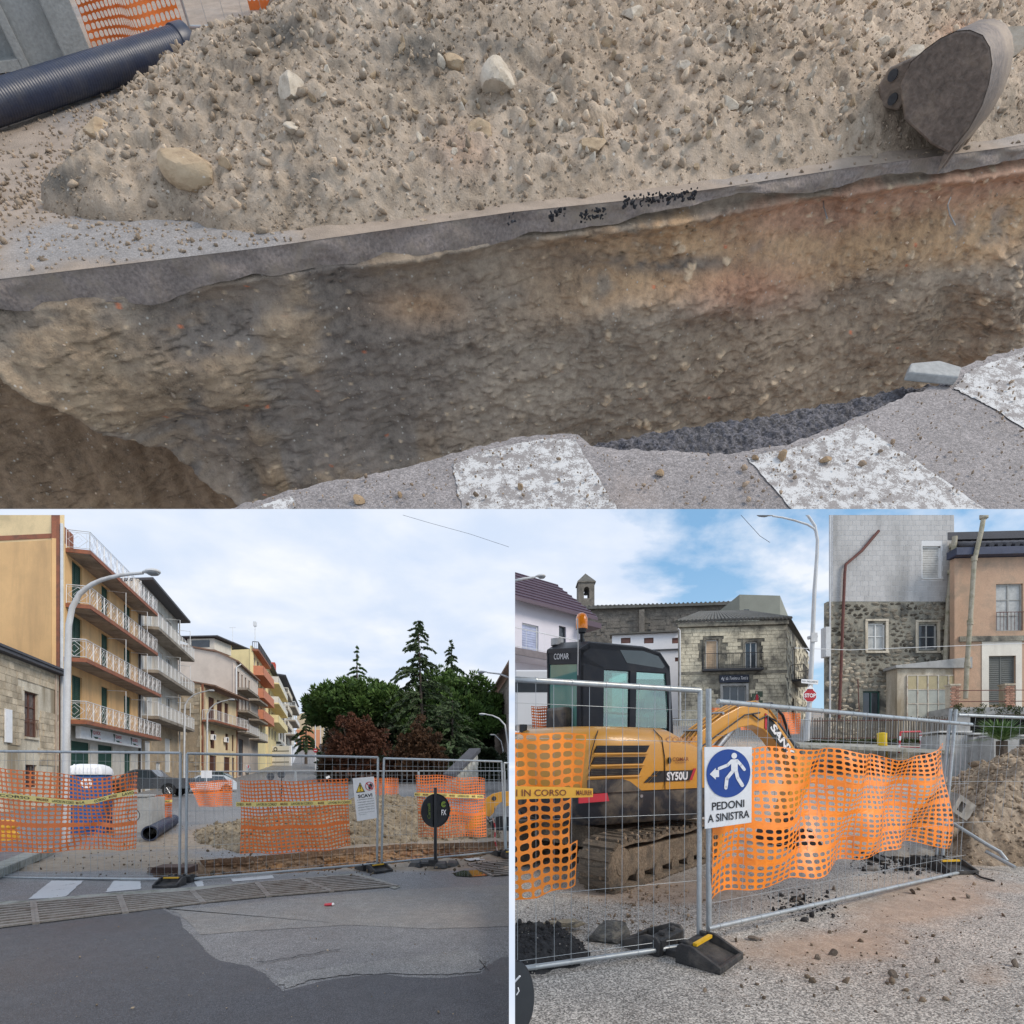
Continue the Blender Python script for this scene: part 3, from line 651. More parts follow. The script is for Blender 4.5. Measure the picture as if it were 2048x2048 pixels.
# KIT: nets, tapes, mesh fence panels, rubber feet
def surf(top,bot,fold=None):
 """surface between two polylines given as (px,py,depth) points; u left->right, v bottom->top; returns fn(u,v)->(...,3)"""
 def pl(q):
  P=np.array([W(*p)[:]for p in q]);t=np.linspace(0,1,len(P));
  return lambda u:np.stack([np.interp(u,t,P[:,i])for i in range(3)],-1)
 ft,fb=pl(top),pl(bot)
 def fn(u,v,off=0.):
  u,v=np.broadcast_arrays(np.asarray(u,float),np.asarray(v,float));p=ft(u)*v[...,None]+fb(u)*(1-v[...,None])
  d=(fold(u,v)if fold else 0)-off
  p[...,1]+=d;p[...,2]+=.25*d;return p
 return fn
def net(name,fn,cols,rows,m,parent=None,hx=.74,hy=.62,bands=(),rowh=None,torn=None,seed=0,warp=0):
 """plastic safety mesh: every cell is a frame of 12 quads round an oval hole; 'bands' rows are solid straps"""
 rg=np.random.RandomState(seed);h=np.ones(rows)
 for b_ in bands:h[b_]=.7
 vb=np.concatenate([[0],np.cumsum(h)])/h.sum();ub=np.linspace(0,1,cols+1)
 th=np.radians([225,255,285,315,345,15,45,75,105,135,165,195]);ix=np.sign(np.cos(th))*np.abs(np.cos(th))**.75;iy=np.sign(np.sin(th))*np.abs(np.sin(th))**.75
 o=1/3.;ox=np.array([-1,-o,o,1,1,1,1,o,-o,-1,-1,-1.]);oy=np.array([-1,-1,-1,-1,-o,o,1,1,1,1,o,-o])
 U=[];V=[];FS=[];k=0
 for j in range(rows):
  for i in range(cols):
   if torn is not None and torn((i+.5)/cols,(j+.5)/rows):continue
   uc=(ub[i]+ub[i+1])/2;du=(ub[i+1]-ub[i])/2;vc=(vb[j]+vb[j+1])/2;dv=(vb[j+1]-vb[j])/2
   if j in bands:
    U+=[uc-du,uc+du,uc+du,uc-du];V+=[vc-dv,vc-dv,vc+dv,vc+dv];FS.append((k,k+1,k+2,k+3));k+=4;continue
   wx=hx*rg.uniform(.93,1.05);wy=hy*rg.uniform(.9,1.08)
   U+=list(uc+du*ox)+list(uc+du*ix*wx*1.0);V+=list(vc+dv*oy)+list(vc+dv*iy*wy)
   FS+=[(k+a,k+(a+1)%12,k+12+(a+1)%12,k+12+a)for a in range(12)];k+=24
 P=fn(np.array(U),np.array(V));mb=MB();mb.v=P.tolist();mb.f=FS;mb.mi=[0]*len(FS)
 return mb.build(name,m,parent,fixn=False)
def tape(fn,v0,v1,u0,u1,parent_label,texts,edge=True,inkm=None,off=.012,base=None,group=None,fnv=None):
 """warning tape: strip following the net, with printed words (u range, string, ink)"""
 root=empty('warning_tape',Vector(fn(np.array([u0]),np.array([v0]),off)[0]),parent_label,'warning tape',group)
 n=50;u=np.linspace(u0,u1,n);vv=(lambda q:fnv(q))if fnv else(lambda q:(v0+0*q,v1+0*q))
 a,b=vv(u);g=np.stack([fn(u,a,off),fn(u,b,off)],1);mb=MB();mb.v=g.reshape(-1,3).tolist();mb.f=[(2*i,2*i+2,2*i+3,2*i+1)for i in range(n-1)];mb.mi=[0]*len(mb.f)
 mb.build('strip',base or tape_y,root,fixn=False)
 def pf(s,t):
  uu=np.array([u0+(u1-u0)*s]);a,b=vv(uu);return Vector(fn(uu,a+(b-a)*t,off+.006)[0])
 for s0,s1,tx,m in texts:
  mb=MB();lettering(mb,tx,pf,s0,s1,.24,.78,bold=.012 if len(tx)<9 else .006);mb.build('lettering',m,root,fixn=False)
 return root
wire_me=None
def unit_cyl(name,m,n=5):
 b=MB();b.tube([(0,0,-.5),(0,0,.5)],1,n);me=bpy.data.meshes.new(name);me.from_pydata(b.v,[],b.f);me.materials.append(m);me.polygons.foreach_set('use_smooth',[True]*len(me.polygons));me.set_sharp_from_angle(angle=R(50));return me
def along(p,q,r):
 p=Vector(p);q=Vector(q);d=q-p;M=d.to_track_quat('Z','Y').to_matrix().to_4x4();return Matrix.Translation((p+q)/2)@M@Matrix.Diagonal((r,r,d.length,1))
WIRE=unit_cyl('wire',galv,4)
def fence_panel(label,bl,br,tr,tl,group,spacing=.125,tube_r=.021,wr=.0022,posts=(1,1),rails=(1,1),hz=(.04,.27,.55,.8,.93),sag=0.,name='site_fence',wireparts=True,ext=0):
 """steel site fence panel: two uprights, two rails, vertical and horizontal wires; corner points in metres"""
 bl,br,tr,tl=map(Vector,(bl,br,tr,tl));root=empty(name,bl,label,'fence panel',group)
 f=bilin(bl,br,tr,tl)
 if posts[0]:mb=MB();mb.tube([f(0,-.03),f(0,1.0)],tube_r*.95,8);mb.build('upright',galv,root,smooth=50)
 if posts[1]:mb=MB();mb.tube([f(1,-.03),f(1,1.0)],tube_r*.95,8);mb.build('upright',galv,root,smooth=50)
 def sg(u):return Vector((0,0,-sag*4*u*(1-u)))
 if rails[1]:mb=MB();mb.tube([f(i/8,1)+sg(i/8)*.4 for i in range(9)],tube_r,8);mb.build('rail',galv,root,smooth=50)
 if rails[0]:mb=MB();mb.tube([f(i/8,.012)+sg(i/8)for i in range(9)],tube_r,8);mb.build('rail',galv,root,smooth=50)
 n=max(2,int((br-bl).length/spacing));k=0
 rg=random.Random(n);ws=[]
 for i in range(1,n):
  u=i/n;du=rg.uniform(-.003,.003);ws.append((f(u+du,.0)+sg(u),f(u-du,1)+sg(u)*.4))
 for h in hz:ws.append((f(0,h),f(1,h)))
 if wireparts:
  for p,q in ws:piece(WIRE,'wire',root,along(p,q,wr))
 else:
  mb=MB()
  for p,q in ws:mb.tube([p,q],wr,4,caps=False)
  mb.build('wires',galv,root,smooth=60)
 mb=MB()
 for i in range(1,n,2):
  c=f(i/n,.012)+sg(i/n);d=(br-bl).normalized()*.006;mb.tube([c-d,c+d],tube_r*1.14,8)
  c=f(i/n,1)+sg(i/n)*.4;mb.tube([c-d,c+d],tube_r*1.14,8)
 mb.build('weld_rings',galv,root,smooth=50)['kind']='stuff'
 return root
yel=mat('reflector_yellow',(.78,.45,.02),.4,.1,5,50,.08,0)
def fence_foot(M,label,group='rubber feet of the site fence',name='rubber_block',simple=False,s=1.0):
 """recycled-rubber fence foot, 0.74 m long: two ramped trays joined by ribs, post holes, yellow reflector strip"""
 M=M@Matrix.Diagonal((s,s,s,1));root=empty(name,M.translation,label,'fence foot',group)
 mb=MB();w_=.19
 for sx in(-1,1):
  def X(p):return M@Vector((p[0]*sx,p[1],p[2]))
  for y0 in(-w_,w_-.028):
   prof=[(.06,y0,0),(.37,y0,0),(.37,y0,.045),(.30,y0,.075),(.17,y0,.135),(.09,y0,.135),(.06,y0,.10)]
   mb.prism([X(p)for p in prof],(M.to_3x3()@Vector((0,.028,0))))
  mb.hexa([X(p)for p in((.345,-w_+.028,0),(.37,-w_+.028,0),(.37,w_-.028,0),(.345,w_-.028,0),(.345,-w_+.028,.045),(.37,-w_+.028,.045),(.37,w_-.028,.045),(.345,w_-.028,.045))])
  mb.hexa([X(p)for p in((.10,-w_+.028,0),(.345,-w_+.028,0),(.345,w_-.028,0),(.10,w_-.028,0),(.10,-w_+.028,.085),(.345,-w_+.028,.022),(.345,w_-.028,.022),(.10,w_-.028,.085))]if sx>0 or simple else[X(p)for p in((.10,-.02,0),(.345,-.02,0),(.345,.02,0),(.10,.02,0),(.10,-.02,.08),(.345,-.02,.03),(.345,.02,.03),(.10,.02,.08))])
  mb.hexa([X(p)for p in((.055,-w_+.028,0),(.145,-w_+.028,0),(.145,w_-.028,0),(.055,w_-.028,0),(.055,-w_+.028,.11),(.145,-w_+.028,.128),(.145,w_-.028,.128),(.055,w_-.028,.11))])
 for y in(-.10,.10):mb.box((-.06,y-.022,.0),(.06,y+.022,.05),M)
 mb.build('foot_body',rubber,root,bevel=.005*s)
 mb=MB();mb.box((.150,-.12,.118),(.178,.12,.139),M@Matrix.Rotation(0,4,'Y'));mb.build('reflector_strip',yel,root)
 for y in(-.13,.13):
  mb=MB();mb.lathe([(.024,.125),(.024,.143),(.018,.148)],(.105,y,0),10,M);mb.build('knob',rubber,root,smooth=40)
 if not simple:
  for y in(-.07,.07):
   mb=MB();mb.lathe([(.024,.125),(.024,.143),(.018,.148)],(-.105,y,0),10,M);mb.build('knob',rubber,root,smooth=40)
 return root
def tl(px_,py_,c):
 a,b=TP(px_,py_);return L(a,b,c)
def top_surf(q0,q1,h0,h1,fold=None):
 A0=np.array(TP(*q0));A1=np.array(TP(*q1))
 def fn(u,v,off=0.):
  u,v=np.broadcast_arrays(np.asarray(u,float),np.asarray(v,float));g=A0+(A1-A0)*u[...,None];d=fold(u,v)if fold else 0
  return LN(g[...,0]+d*.2,g[...,1]+d-off,v*(h0+(h1-h0)*u))
 return fn
net('safety_net',top_surf((186,98),(372,92),.62,.95,lambda u,v:.08*np.sin(u*16+v*6)*v+.1*np.sin(u*7)),26,16,orange,bands=(9,),hx=.8,hy=.75,seed=3)
o=[q for q in COL.objects if q.name.startswith('safety_net')][-1];tag(o,'crumpled orange safety net standing behind the black pipe and chamber','safety net')
net('safety_net',top_surf((500,22),(690,23),.5,.5,lambda u,v:.03*np.sin(u*9)),24,9,orange,bands=(0,),seed=4)
o=[q for q in COL.objects if q.name.startswith('safety_net')][-1];tag(o,'lower edge of an orange safety net at the top of the trench picture','safety net')
fence_panel('steel mesh fence panel standing behind the spoil heap beside the crumpled net',tl(384,70,.02),tl(720,70,.02),tl(720,70,1.6),tl(384,70,1.6),'site fence on the upper asphalt',hz=(.25,),wr=.0018,tube_r=.012,spacing=.14)
# STREET SITE (left): ground, trench, heap
SET['cur']='bl'
PB=([0,18,40,70,95,130,200,420],[0,0,.5,1.75,3.2,5.4,12.2,26])
def ZB(Y):return np.interp(Y,*PB)
def gB(px,py):
 Y=1801.6/(py-HY)if py>HY+1801.6/18 else 18.
 if Y>=18:
  for Y in np.arange(18,300,.1):
   if HY-(ZB(Y)-EYE)*F/Y<=py:break
 return((px-CX)/F*Y,float(Y))
def PXY(px,Y,z=0):return Vector(((px-CX)/F*Y,Y,z))
def pathY(pts):
 q=np.array([gB(*p)for p in pts]);i=np.argsort(q[:,0]);q=q[i];return q[:,0],q[:,1]
tn_near=pathY([(372,1752),(440,1749),(560,1747),(671,1738),(760,1731),(830,1722),(940,1714),(1060,1700)])
tn_far=pathY([(366,1724),(379,1721),(430,1718),(512,1714),(560,1709),(650,1700),(753,1692),(860,1687),(1060,1682)])
street=asphalt_mat('street_asphalt',(.20,.196,.198),.55,(.30,.235,.17),1.0,.8,140,.22)
newasph=asphalt_mat('fresh_asphalt',(.072,.073,.082),.5,(.14,.13,.12),.12,1.2,160,.28)
soil_bl=soil_mat('heap_earth_pale',(.37,.31,.225),(.22,.178,.125),(.07,.055,.04),1.)
soil_tr=soil_mat('trench_earth_red',(.42,.30,.20),(.25,.17,.11),(.09,.065,.045),1.)
pxs=np.concatenate([np.linspace(-1600,-40,60),np.linspace(-30,1040,300)]);Ys=np.concatenate([np.geomspace(2.6,8.4,90),np.arange(8.42,16,.036),np.geomspace(16.05,60,120),np.geomspace(61,420,60)])
Y=Ys[None,:]+0*pxs[:,None];X=(pxs[:,None]-CX)/F*Y
nr=np.interp(X,*tn_near)+(fbm(X*4,Y*0,4,1)-.5)*.25;fr=np.interp(X,*tn_far)+(fbm(X*5,X*0,4,2)-.5)*.12
xl=PXY(385,10.5).x+(fbm(Y*3,Y*0,3,3)-.5)*.4
inside=sstep(nr-.05,nr+.30,Y)*(1-sstep(fr-.06,fr,Y))*sstep(xl-.2,xl+.3,X)
Z=ZB(Y)+0.
w1=fbm(X*2.2,Y*2.2,5,4);cc,_,ci=cells(X*7,Y*7,5);w2=fbm(X*9,Y*9,4,6)
mound=np.exp(-(((X-PXY(572,9.9).x)/.42)**2+((Y-9.95)/.32)**2))*.75
mudz=sstep(9.3,10.2,Y)*(1-sstep(19,26,Y))*sstep(-12,-8.6,X)
Zg=Z+mudz*((w1-.5)*.10+(w2-.5)*.035)*(1-inside)
Zt=Z-inside*(.95+(w1-.5)*.5)+((.5-cc)*.10*ci+(w2-.5)*.10)*np.clip(inside*3,0,1)+mound*np.clip(inside*2,0,1)
tr=inside>.02;Zz=np.where(tr,Zt,Zg)
P=np.stack([X,Y,Zz],-1)
mud=.18+.62*mudz-.1*sstep(22,40,Y);mud=mud+(w1-.5)*.2
wetm=np.exp(-(((X-PXY(540,12).x)/3.2)**2+((Y-12.2)/.8)**2))*.5;mud=mud-wetm
road_m=~(inside>.12)
g1=grid_obj('road',P,street,tone=np.stack([mud]*3,-1),mask=road_m);tag(g1,kind='structure')
t_=np.ones(X.shape+(3,));lay(sstep(.4,.6,w1)*.5,(.75,.70,.65));lay(sstep(.5,.75,w2)*sstep(-3,-1,X)*.5,(1.2,.85,.7));lay(np.clip(mound*1.6,0,.8),(1.45,1.1,.9));lay(sstep(fr-.25,fr,Y)*sstep(-.12,0,Zz)*.7,(.8,.6,.55));lay(np.exp(-((X+3.9)/.5)**2)*sstep(.4,.6,w2)*.5,(1.4,1.0,.5));lay(sstep(.8,.9,ci)*(cc<.35)*.5,(1.3,1.15,.95))
g2=grid_obj('trench',P+np.array([0,0,.004]),soil_tr,tone=t_,qmask=~(road_m[:-1,:-1]&road_m[1:,1:]&road_m[1:,:-1]&road_m[:-1,1:]));tag(g2,kind='structure')
A=np.linspace(PXY(380,11.7).x,-.05,520)[:,None]+np.zeros((1,90));D=np.linspace(0,1.0,90)[None,:]+np.zeros((520,1))
q1=fbm(A*2.2,D*3,5,140);q2=fbm(A*8+q1*2,D*14,5,141);f1,_,i1=cells(A*9+q1*2,D*13,142);dsp=((q1-.5)*.30+(q2-.5)*.12+np.clip(.5-f1,0,1)*.12*i1)*sstep(.06,.2,D)+.06*sstep(.1,.14,D)
Yw=np.interp(A,*tn_far)+(fbm(A*5,A*0,4,2)-.5)*.12-.10-D*.25-dsp+.08*sstep(.10,.16,D)
t_=np.ones(A.shape+(3,));lay(sstep(.12,.10,D)*.9,(.62,.56,.54));lay(sstep(-3.6,-2.0,A)*sstep(.12,.16,D)*sstep(.4,.55,q2)*.8,(1.35,.95,.72));lay(sstep(.14,.2,D)*sstep(.5,.6,q1)*sstep(-1,-5,A)*.8,(1.4,1.1,.7));lay(sstep(.55,.65,q2)*.5,(.6,.6,.62));lay((i1>.82)*(f1<.3)*.6,(1.6,1.45,1.25))
tag(grid_obj('trench_wall',np.stack([A,Yw,.01-D],-1),soil_tr,tone=t_),kind='structure')
def heap_obj(name,poly_,hmax,slope,zf,x0,x1,y0,y1,nx,ny,m,seed,tonefn=None,cl=1.,ridge=None):
 TOx=np.array(poly_);A=np.linspace(x0,x1,nx)[:,None]+np.zeros((1,ny));B=np.linspace(y0,y1,ny)[None,:]+np.zeros((nx,1))
 def sd(a,b):
  d=np.full(a.shape,99.);ins=np.zeros(a.shape,bool)
  for i in range(len(TOx)):
   p,q=TOx[i],TOx[(i+1)%len(TOx)];e=q-p;t=np.clip(((a-p[0])*e[0]+(b-p[1])*e[1])/(e@e),0,1)
   d=np.minimum(d,np.hypot(a-p[0]-t*e[0],b-p[1]-t*e[1]));c=((p[1]>b)!=(q[1]>b))&(a<(q[0]-p[0])*(b-p[1])/(q[1]-p[1]+1e-12)+p[0]);ins^=c
  return np.where(ins,d,-d)
 def H(a,b):
  s=sd(a,b)+(fbm(a*3,b*3,4,seed)-.5)*.25;k=sstep(-.02,.2,s);mx=hmax*(ridge(a,b)if ridge else 1)
  h=np.where(s>0,mx*(1-np.exp(-np.maximum(s,0)*slope/hmax)),-.04);wx=fbm(a*4,b*4,3,seed+1)
  f1,_,i1=cells(a*4.2+wx,b*4.2+wx,seed+2);f2,_,i2=cells(a*10+wx*2,b*10,seed+3);f3,_,i3=cells(a*22+wx*2,b*22,seed+4)
  h=h+k*cl*(np.sqrt(np.clip(.62-f1,0,1))*.10*i1+np.sqrt(np.clip(.55-f2,0,1))*.055*i2+np.sqrt(np.clip(.5-f3,0,1))*.028*i3+(fbm(a*2,b*2,4,seed+5)-.5)*.25)
  return h,s,i1,i2
 h,s,i1,i2=H(A,B);global t_
 t_=np.ones(A.shape+(3,));q=fbm(A*1.5,B*1.5,4,seed+6);lay(sstep(.45,.62,q)*.4,(.72,.7,.66));lay((i2>.8)*.5,(1.35,1.3,1.2));lay((i2<.15)*.5,(.6,.58,.55));lay((i1>.85)*.25,(1.2,1.1,.95))
 if tonefn:tonefn(A,B,h)
 o=grid_obj(name,np.stack([A,B,h+zf(B)],-1),m,tone=t_,mask=s>-.04);return o,H
def heap_crumbs(H,n,x0,x1,y0,y1,zf,m,label,smin=.008,smax=.06,seed=0,par=None):
 rg=np.random.RandomState(seed);a=rg.uniform(x0,x1,n);b=rg.uniform(y0,y1,n);h,s,*_=H(a,b);k=s>-.02;a,b,h=a[k],b[k],h[k]
 sz=np.clip(smin+rg.pareto(2.6,len(a))*smin,smin,smax);tn=[(q,q*.97,q*.92)for q in np.where(rg.rand(len(a))>.2,rg.uniform(.7,1.15,len(a)),rg.uniform(1.2,1.6,len(a)))]
 return rubble('earth_crumbs',np.stack([a,b,h+zf(b)+sz*.25],-1),sz,m,label=label,cat='earth crumbs',tones=tn)
poly_=[gB(382,1668),gB(398,1684),gB(424,1697),gB(480,1705),gB(560,1701),gB(700,1691),gB(860,1682),gB(1000,1676)]
poly_+=[PXY(1000,20)[:2],PXY(820,21)[:2],PXY(560,19.5)[:2],PXY(460,18.5)[:2],PXY(395,17.5)[:2]]
xp=PXY(770,17.2).x
o,HB=heap_obj('spoil_heap',[tuple(p)[:2]for p in poly_],1.15,.62,ZB,-10.2,0,12,21.2,320,280,soil_bl,100,ridge=lambda a,b:.50+.62*np.exp(-((a-xp-(b-17)*.1)/1.9)**2))
tag(o,'heap of olive-tan excavated earth behind the mesh fence of the street site','earth heap',kind='stuff')
heap_crumbs(HB,6000,-10,-.2,12.2,21,ZB,soil_bl,'stones and crumbs of earth covering the heap behind the street fence',.02,.15,5)
rg=random.Random(12);Pp=[];S=[];T3=[]
for _ in range(800):
 px_=rg.uniform(60,1010);py_=rg.uniform(1640,1756);x,y=gB(px_,py_)
 if rg.random()<.45 and px_<420:continue
 s_=min(.06,.008+rg.paretovariate(2.4)*.008);Pp.append((x,y,s_*.3+.03));S.append(s_);q=rg.uniform(.4,1.0);T3.append((q,q*.93,q*.86))
rubble('mud_lumps',Pp,S,soil_bl,label='small mud lumps scattered on the closed road behind the fence',cat='mud lumps',tones=T3)
def sheet(name,pts,m,z,g=None,wob=.01,seed=0,n=10,kind='structure',tone=.5,zfn=None):
 g=g or gB;q=stripe(pts,None,mapfn=lambda x,y:g(x,y),seed=seed,wob=wob,n=n);bm=bmesh.new()
 fc=bm.faces.new([bm.verts.new((a,b,(zfn(b)if zfn else float(ZB(b)))+z))for a,b in q]);bmesh.ops.triangulate(bm,faces=[fc]);bm.verts.index_update();mb=MB()
 mb.add([v.co[:]for v in bm.verts],[tuple(v.index for v in f.verts)for f in bm.faces]);bm.free();o=mb.build(name,m,fixn=False)
 nrm=o.data.polygons[0].normal.z if len(o.data.polygons)else 1
 if nrm<0:o.data.flip_normals()
 if kind:tag(o,kind=kind)
 a=o.data.color_attributes.new('tone','FLOAT_COLOR','POINT');a.data.foreach_set('color',[tone,tone,tone,1]*len(o.data.vertices));return o
sheet('asphalt_patch',[(-900,2600),(-900,1990),(-300,1900),(-60,1866),(60,1851),(249,1829),(305,1820),(325,1818),(345,1830),(360,1835),(366,1856),(385,1872),(397,1885),(413,1905),(437,1921),(470,1928),(498,1933),(528,1947),(545,1965),(566,1983),(600,1975),(644,1963),(700,1955),(766,1949),(810,1955),(883,1957),(940,1952),(962,1948),(970,1936),(1000,1916),(1100,1908),(1100,2600)],newasph,.004,wob=.006,seed=1,n=14,tone=.3)
lit=asphalt_mat('patched_asphalt',(.235,.23,.225),.5,(.3,.25,.2),.3,1.5,150,.2)
sheet('asphalt_strip',[(548,1962),(600,1945),(700,1930),(820,1915),(930,1900),(958,1905),(972,1926),(958,1944),(900,1950),(800,1948),(700,1950),(620,1962),(572,1978)],lit,.006,wob=.02,seed=2,tone=.35)
sheet('asphalt_strip',[(290,1822),(420,1815),(560,1800),(800,1780),(1050,1768),(1050,1852),(860,1858),(700,1850),(500,1862),(400,1870),(362,1830),(330,1817)],lit,.003,wob=.012,seed=3,tone=.6)
pt2=paint_mat('crossing_paint',(.62,.62,.62),(.15,.15,.15),.40,5)
for i,pts in enumerate([[(103,1762),(167,1762),(133,1793),(100,1797),(56,1799)],[(228,1762),(282,1762),(281,1779),(211,1785)],[(388,1763),(405,1762),(408,1772),(396,1776)],[(462,1758),(512,1754),(545,1751),(549,1757),(466,1764)],[(925,1718),(985,1714),(992,1718),(940,1722)]]):
 sheet('zebra_stripe',pts,pt2,.006,seed=i+10,wob=.008,n=10)
kerbm=mat('kerb_stone',(.36,.35,.31),.85,.25,3,50,.2,.35,dirt=(.12,.12,.09),dirt_amt=.45,dirt_scale=3)
sheet('concrete_strip',[(-200,1845),(11,1803),(66,1802),(120,1795),(228,1786),(300,1781),(410,1773),(512,1765),(600,1757),(700,1748),(706,1751),(600,1762),(512,1770),(379,1784),(228,1793),(100,1806),(11,1815),(-200,1858)],kerbm,.008,seed=20,wob=.006)
sheet('concrete_strip',[(706,1748),(716,1748),(760,1760),(802,1774),(790,1779),(740,1765),(700,1752)],kerbm,.009,seed=21,wob=.006)
mb=MB();ka=[gB(*p)for p in[(111,1707),(11,1752),(-260,1890)]]
for i in range(2):
 a=Vector((*ka[i],0));b=Vector((*ka[i+1],0));d=(b-a).normalized();s_=Vector((-d.y,d.x,0));s_=s_ if s_.x<0 else-s_;s_*=.30
 n=max(1,int((b-a).length/1.0))
 for k in range(n):
  p=a+(b-a)*(k/n)+d*.006;q=a+(b-a)*((k+1)/n)-d*.006;mb.hexa([p,q,q+s_,p+s_,p+Vector((0,0,.15)),q+Vector((0,0,.15)),q+s_+Vector((0,0,.15)),p+s_+Vector((0,0,.15))])
o=mb.build('kerb',kerbm,bevel=.012);tag(o,kind='structure')
pv=mat('pavement_tile',(.17,.13,.13),.8,.2,4,40,.15,.3,dirt=(.3,.28,.25),dirt_amt=.3,dirt_scale=3)
a=Vector((*gB(110,1707),0));b=Vector((*gB(-260,1890),0));mb=MB();mb.quad(a+Vector((-.28,0,.145)),b+Vector((-.28,0,.145)),b+Vector((-5,0,.145)),a+Vector((-8,6,.145)));tag(mb.build('pavement',pv),kind='structure')
iron=mat('grating_iron',(.30,.275,.25),.55,.25,5,40,.2,.2,metal=.3,dirt=(.12,.09,.07),dirt_amt=.4,dirt_scale=5,coord='pos')
drain_shade_m=mat('drain_shade_black',(.012,.011,.010),.9,.3,6,40,.3,.2)
ut=[(-120,1824),(66,1805),(238,1792),(383,1783),(512,1766),(600,1758),(706,1751)];lt_=[(-130,1874),(72,1849),(251,1827),(407,1808),(538,1795),(664,1785),(797,1774)]
def grate(T0,T1,B0,B1,label,nb=9,zb=.012):
 t0,t1,b0,b1=[Vector((*gB(*p),zb))for p in(T0,T1,B0,B1)];root=empty('drain_grating',t0,label,'drain grating','iron gratings of the street drain')
 mb=MB();mb.quad(b0-Vector((0,0,.008)),b1-Vector((0,0,.008)),t1-Vector((0,0,.008)),t0-Vector((0,0,.008)));mb.build('drain_shade_sheet',drain_shade_m,root)  # flat near-black sheet under the bars, painted for the shade down in the drain
 bm_=None
 for k in range(nb):
  v=(k+.5)/nb;p=t0.lerp(b0,v);q=t1.lerp(b1,v);d=q-p;w_=(b0-t0).length/nb*.40
  if bm_ is None:bm_=unit_box('bar',iron)
  x=d.normalized();y=Vector((-x.y,x.x,0));M=Matrix(((x.x*d.length*.985,y.x*w_,0,(p.x+q.x)/2),(x.y*d.length*.985,y.y*w_,0,(p.y+q.y)/2),(0,0,.022,zb),(0,0,0,1)));piece(bm_,'bar',root,M)
 for p,q in((t0,b0),(t1,b1)):
  d=q-p;x=d.normalized();y=Vector((-x.y,x.x,0));p=p+y*(.015 if p is t0 else-.015);q=q+y*(.015 if q is b0 else-.015);M=Matrix(((x.x*d.length,y.x*.035,0,(p.x+q.x)/2),(x.y*d.length,y.y*.035,0,(p.y+q.y)/2),(0,0,.026,zb),(0,0,0,1)));piece(bm_,'end_bar',root,M)
gl_=['iron drain grating at the left edge of the road','second iron drain grating from the left, beside the fresh asphalt','iron drain grating left of the near fence foot','iron drain grating just right of the near fence foot','iron drain grating in front of the red-brown mound','last iron drain grating, ending at the concrete strip']
for i in range(6):grate(ut[i],ut[i+1],lt_[i],lt_[i+1],gl_[i])
grate((932,1729),(1030,1718),(985,1754),(1090,1746),'iron drain grating at the right, behind the puddle',9)
pud=bpy.data.materials.new('puddle_water');pud.use_nodes=True;pb_=pud.node_tree.nodes['Principled BSDF'];pb_.inputs['Base Color'].default_value=(.05,.05,.04,1);pb_.inputs['Roughness'].default_value=.04;pb_.inputs['Specular IOR Level'].default_value=.6
sheet('puddle',[(905,1748),(930,1741),(960,1741),(988,1747),(975,1752),(940,1755),(912,1753)],pud,.011,seed=31,wob=.01,n=5)
root=empty('crushed_can',(*gB(658,1812),0),'crushed red drinks can lying on the grey road','can')
mb=MB();c=Vector((*gB(658,1812),.02));mb.lathe([(.02,-.055),(.031,-.05),(.034,0),(.03,.05),(.02,.055)],n=12,M=Matrix.Translation(c)@Matrix.Rotation(R(85),4,'Y')@Matrix.Diagonal((.55,1,1,1)))
mb.build('can_body',mat('can_red',(.55,.05,.07),.35,.1,9,50,.1,.1),root,smooth=40)
mb=MB();mb.lathe([(.033,.045),(.034,.05),(.022,.062),(.01,.06)],n=12,M=Matrix.Translation(c+Vector((.0,0,0)))@Matrix.Rotation(R(85),4,'Y')@Matrix.Diagonal((.55,1,1,1)));mb.build('can_end',ink_white,root,smooth=40)
root=empty('terracotta_block',(*gB(330,1748),0),'dark brown ribbed clay block lying at the left end of the street trench','clay block')
tcm=mat('brown_clay',(.095,.055,.042),.8,.3,5,50,.25,.3);p=Vector((*gB(300,1747),0));q=Vector((*gB(378,1747),0))
mb=MB();d=(q-p);mb.hexa([p,q,q+Vector((0,.28,0)),p+Vector((0,.28,0)),p+Vector((.03,0,.10)),q+Vector((0,0,.10)),q+Vector((0,.28,.12)),p+Vector((.05,.28,.12))]);mb.build('core',tcm,root,bevel=.01)
for k in range(5):
 mb=MB();z=.012+k*.022;mb.tube([p+Vector((-.02-.02*(k%2),-.008,z)),q+Vector((0,-.008,z))],.008,6);mb.build('rib',tcm,root)
crk=mat('crack_dark',(.03,.03,.032),.9,.2,5,40,.1,0)
for k,P_ in enumerate(([(512,1926),(540,1925),(560,1920),(585,1918),(600,1912),(625,1911),(650,1904),(680,1902)],[(958,1922),(966,1932),(977,1944)])):q=[(x,y-.35)for x,y in P_]+[(x+1,y+.45)for x,y in P_[::-1]];sheet('road_crack',q,crk,.013,seed=50+k,wob=.004,n=6)
rg=random.Random(44);Pp=[];S=[];T3=[]
for _ in range(420):x,y=gB(rg.uniform(0,1018),rg.uniform(1790,2037));s_=min(.014,.0022*rg.paretovariate(2.0));q=rg.uniform(.7,2.0);Pp.append((x,y,.01+s_*.3));S.append(s_);T3.append((q,q*.97,q*.95))
rubble('road_grit',Pp,S,soil_bl,label='fine grit scattered over the dark road in the foreground of the street',cat='grit',tones=T3)
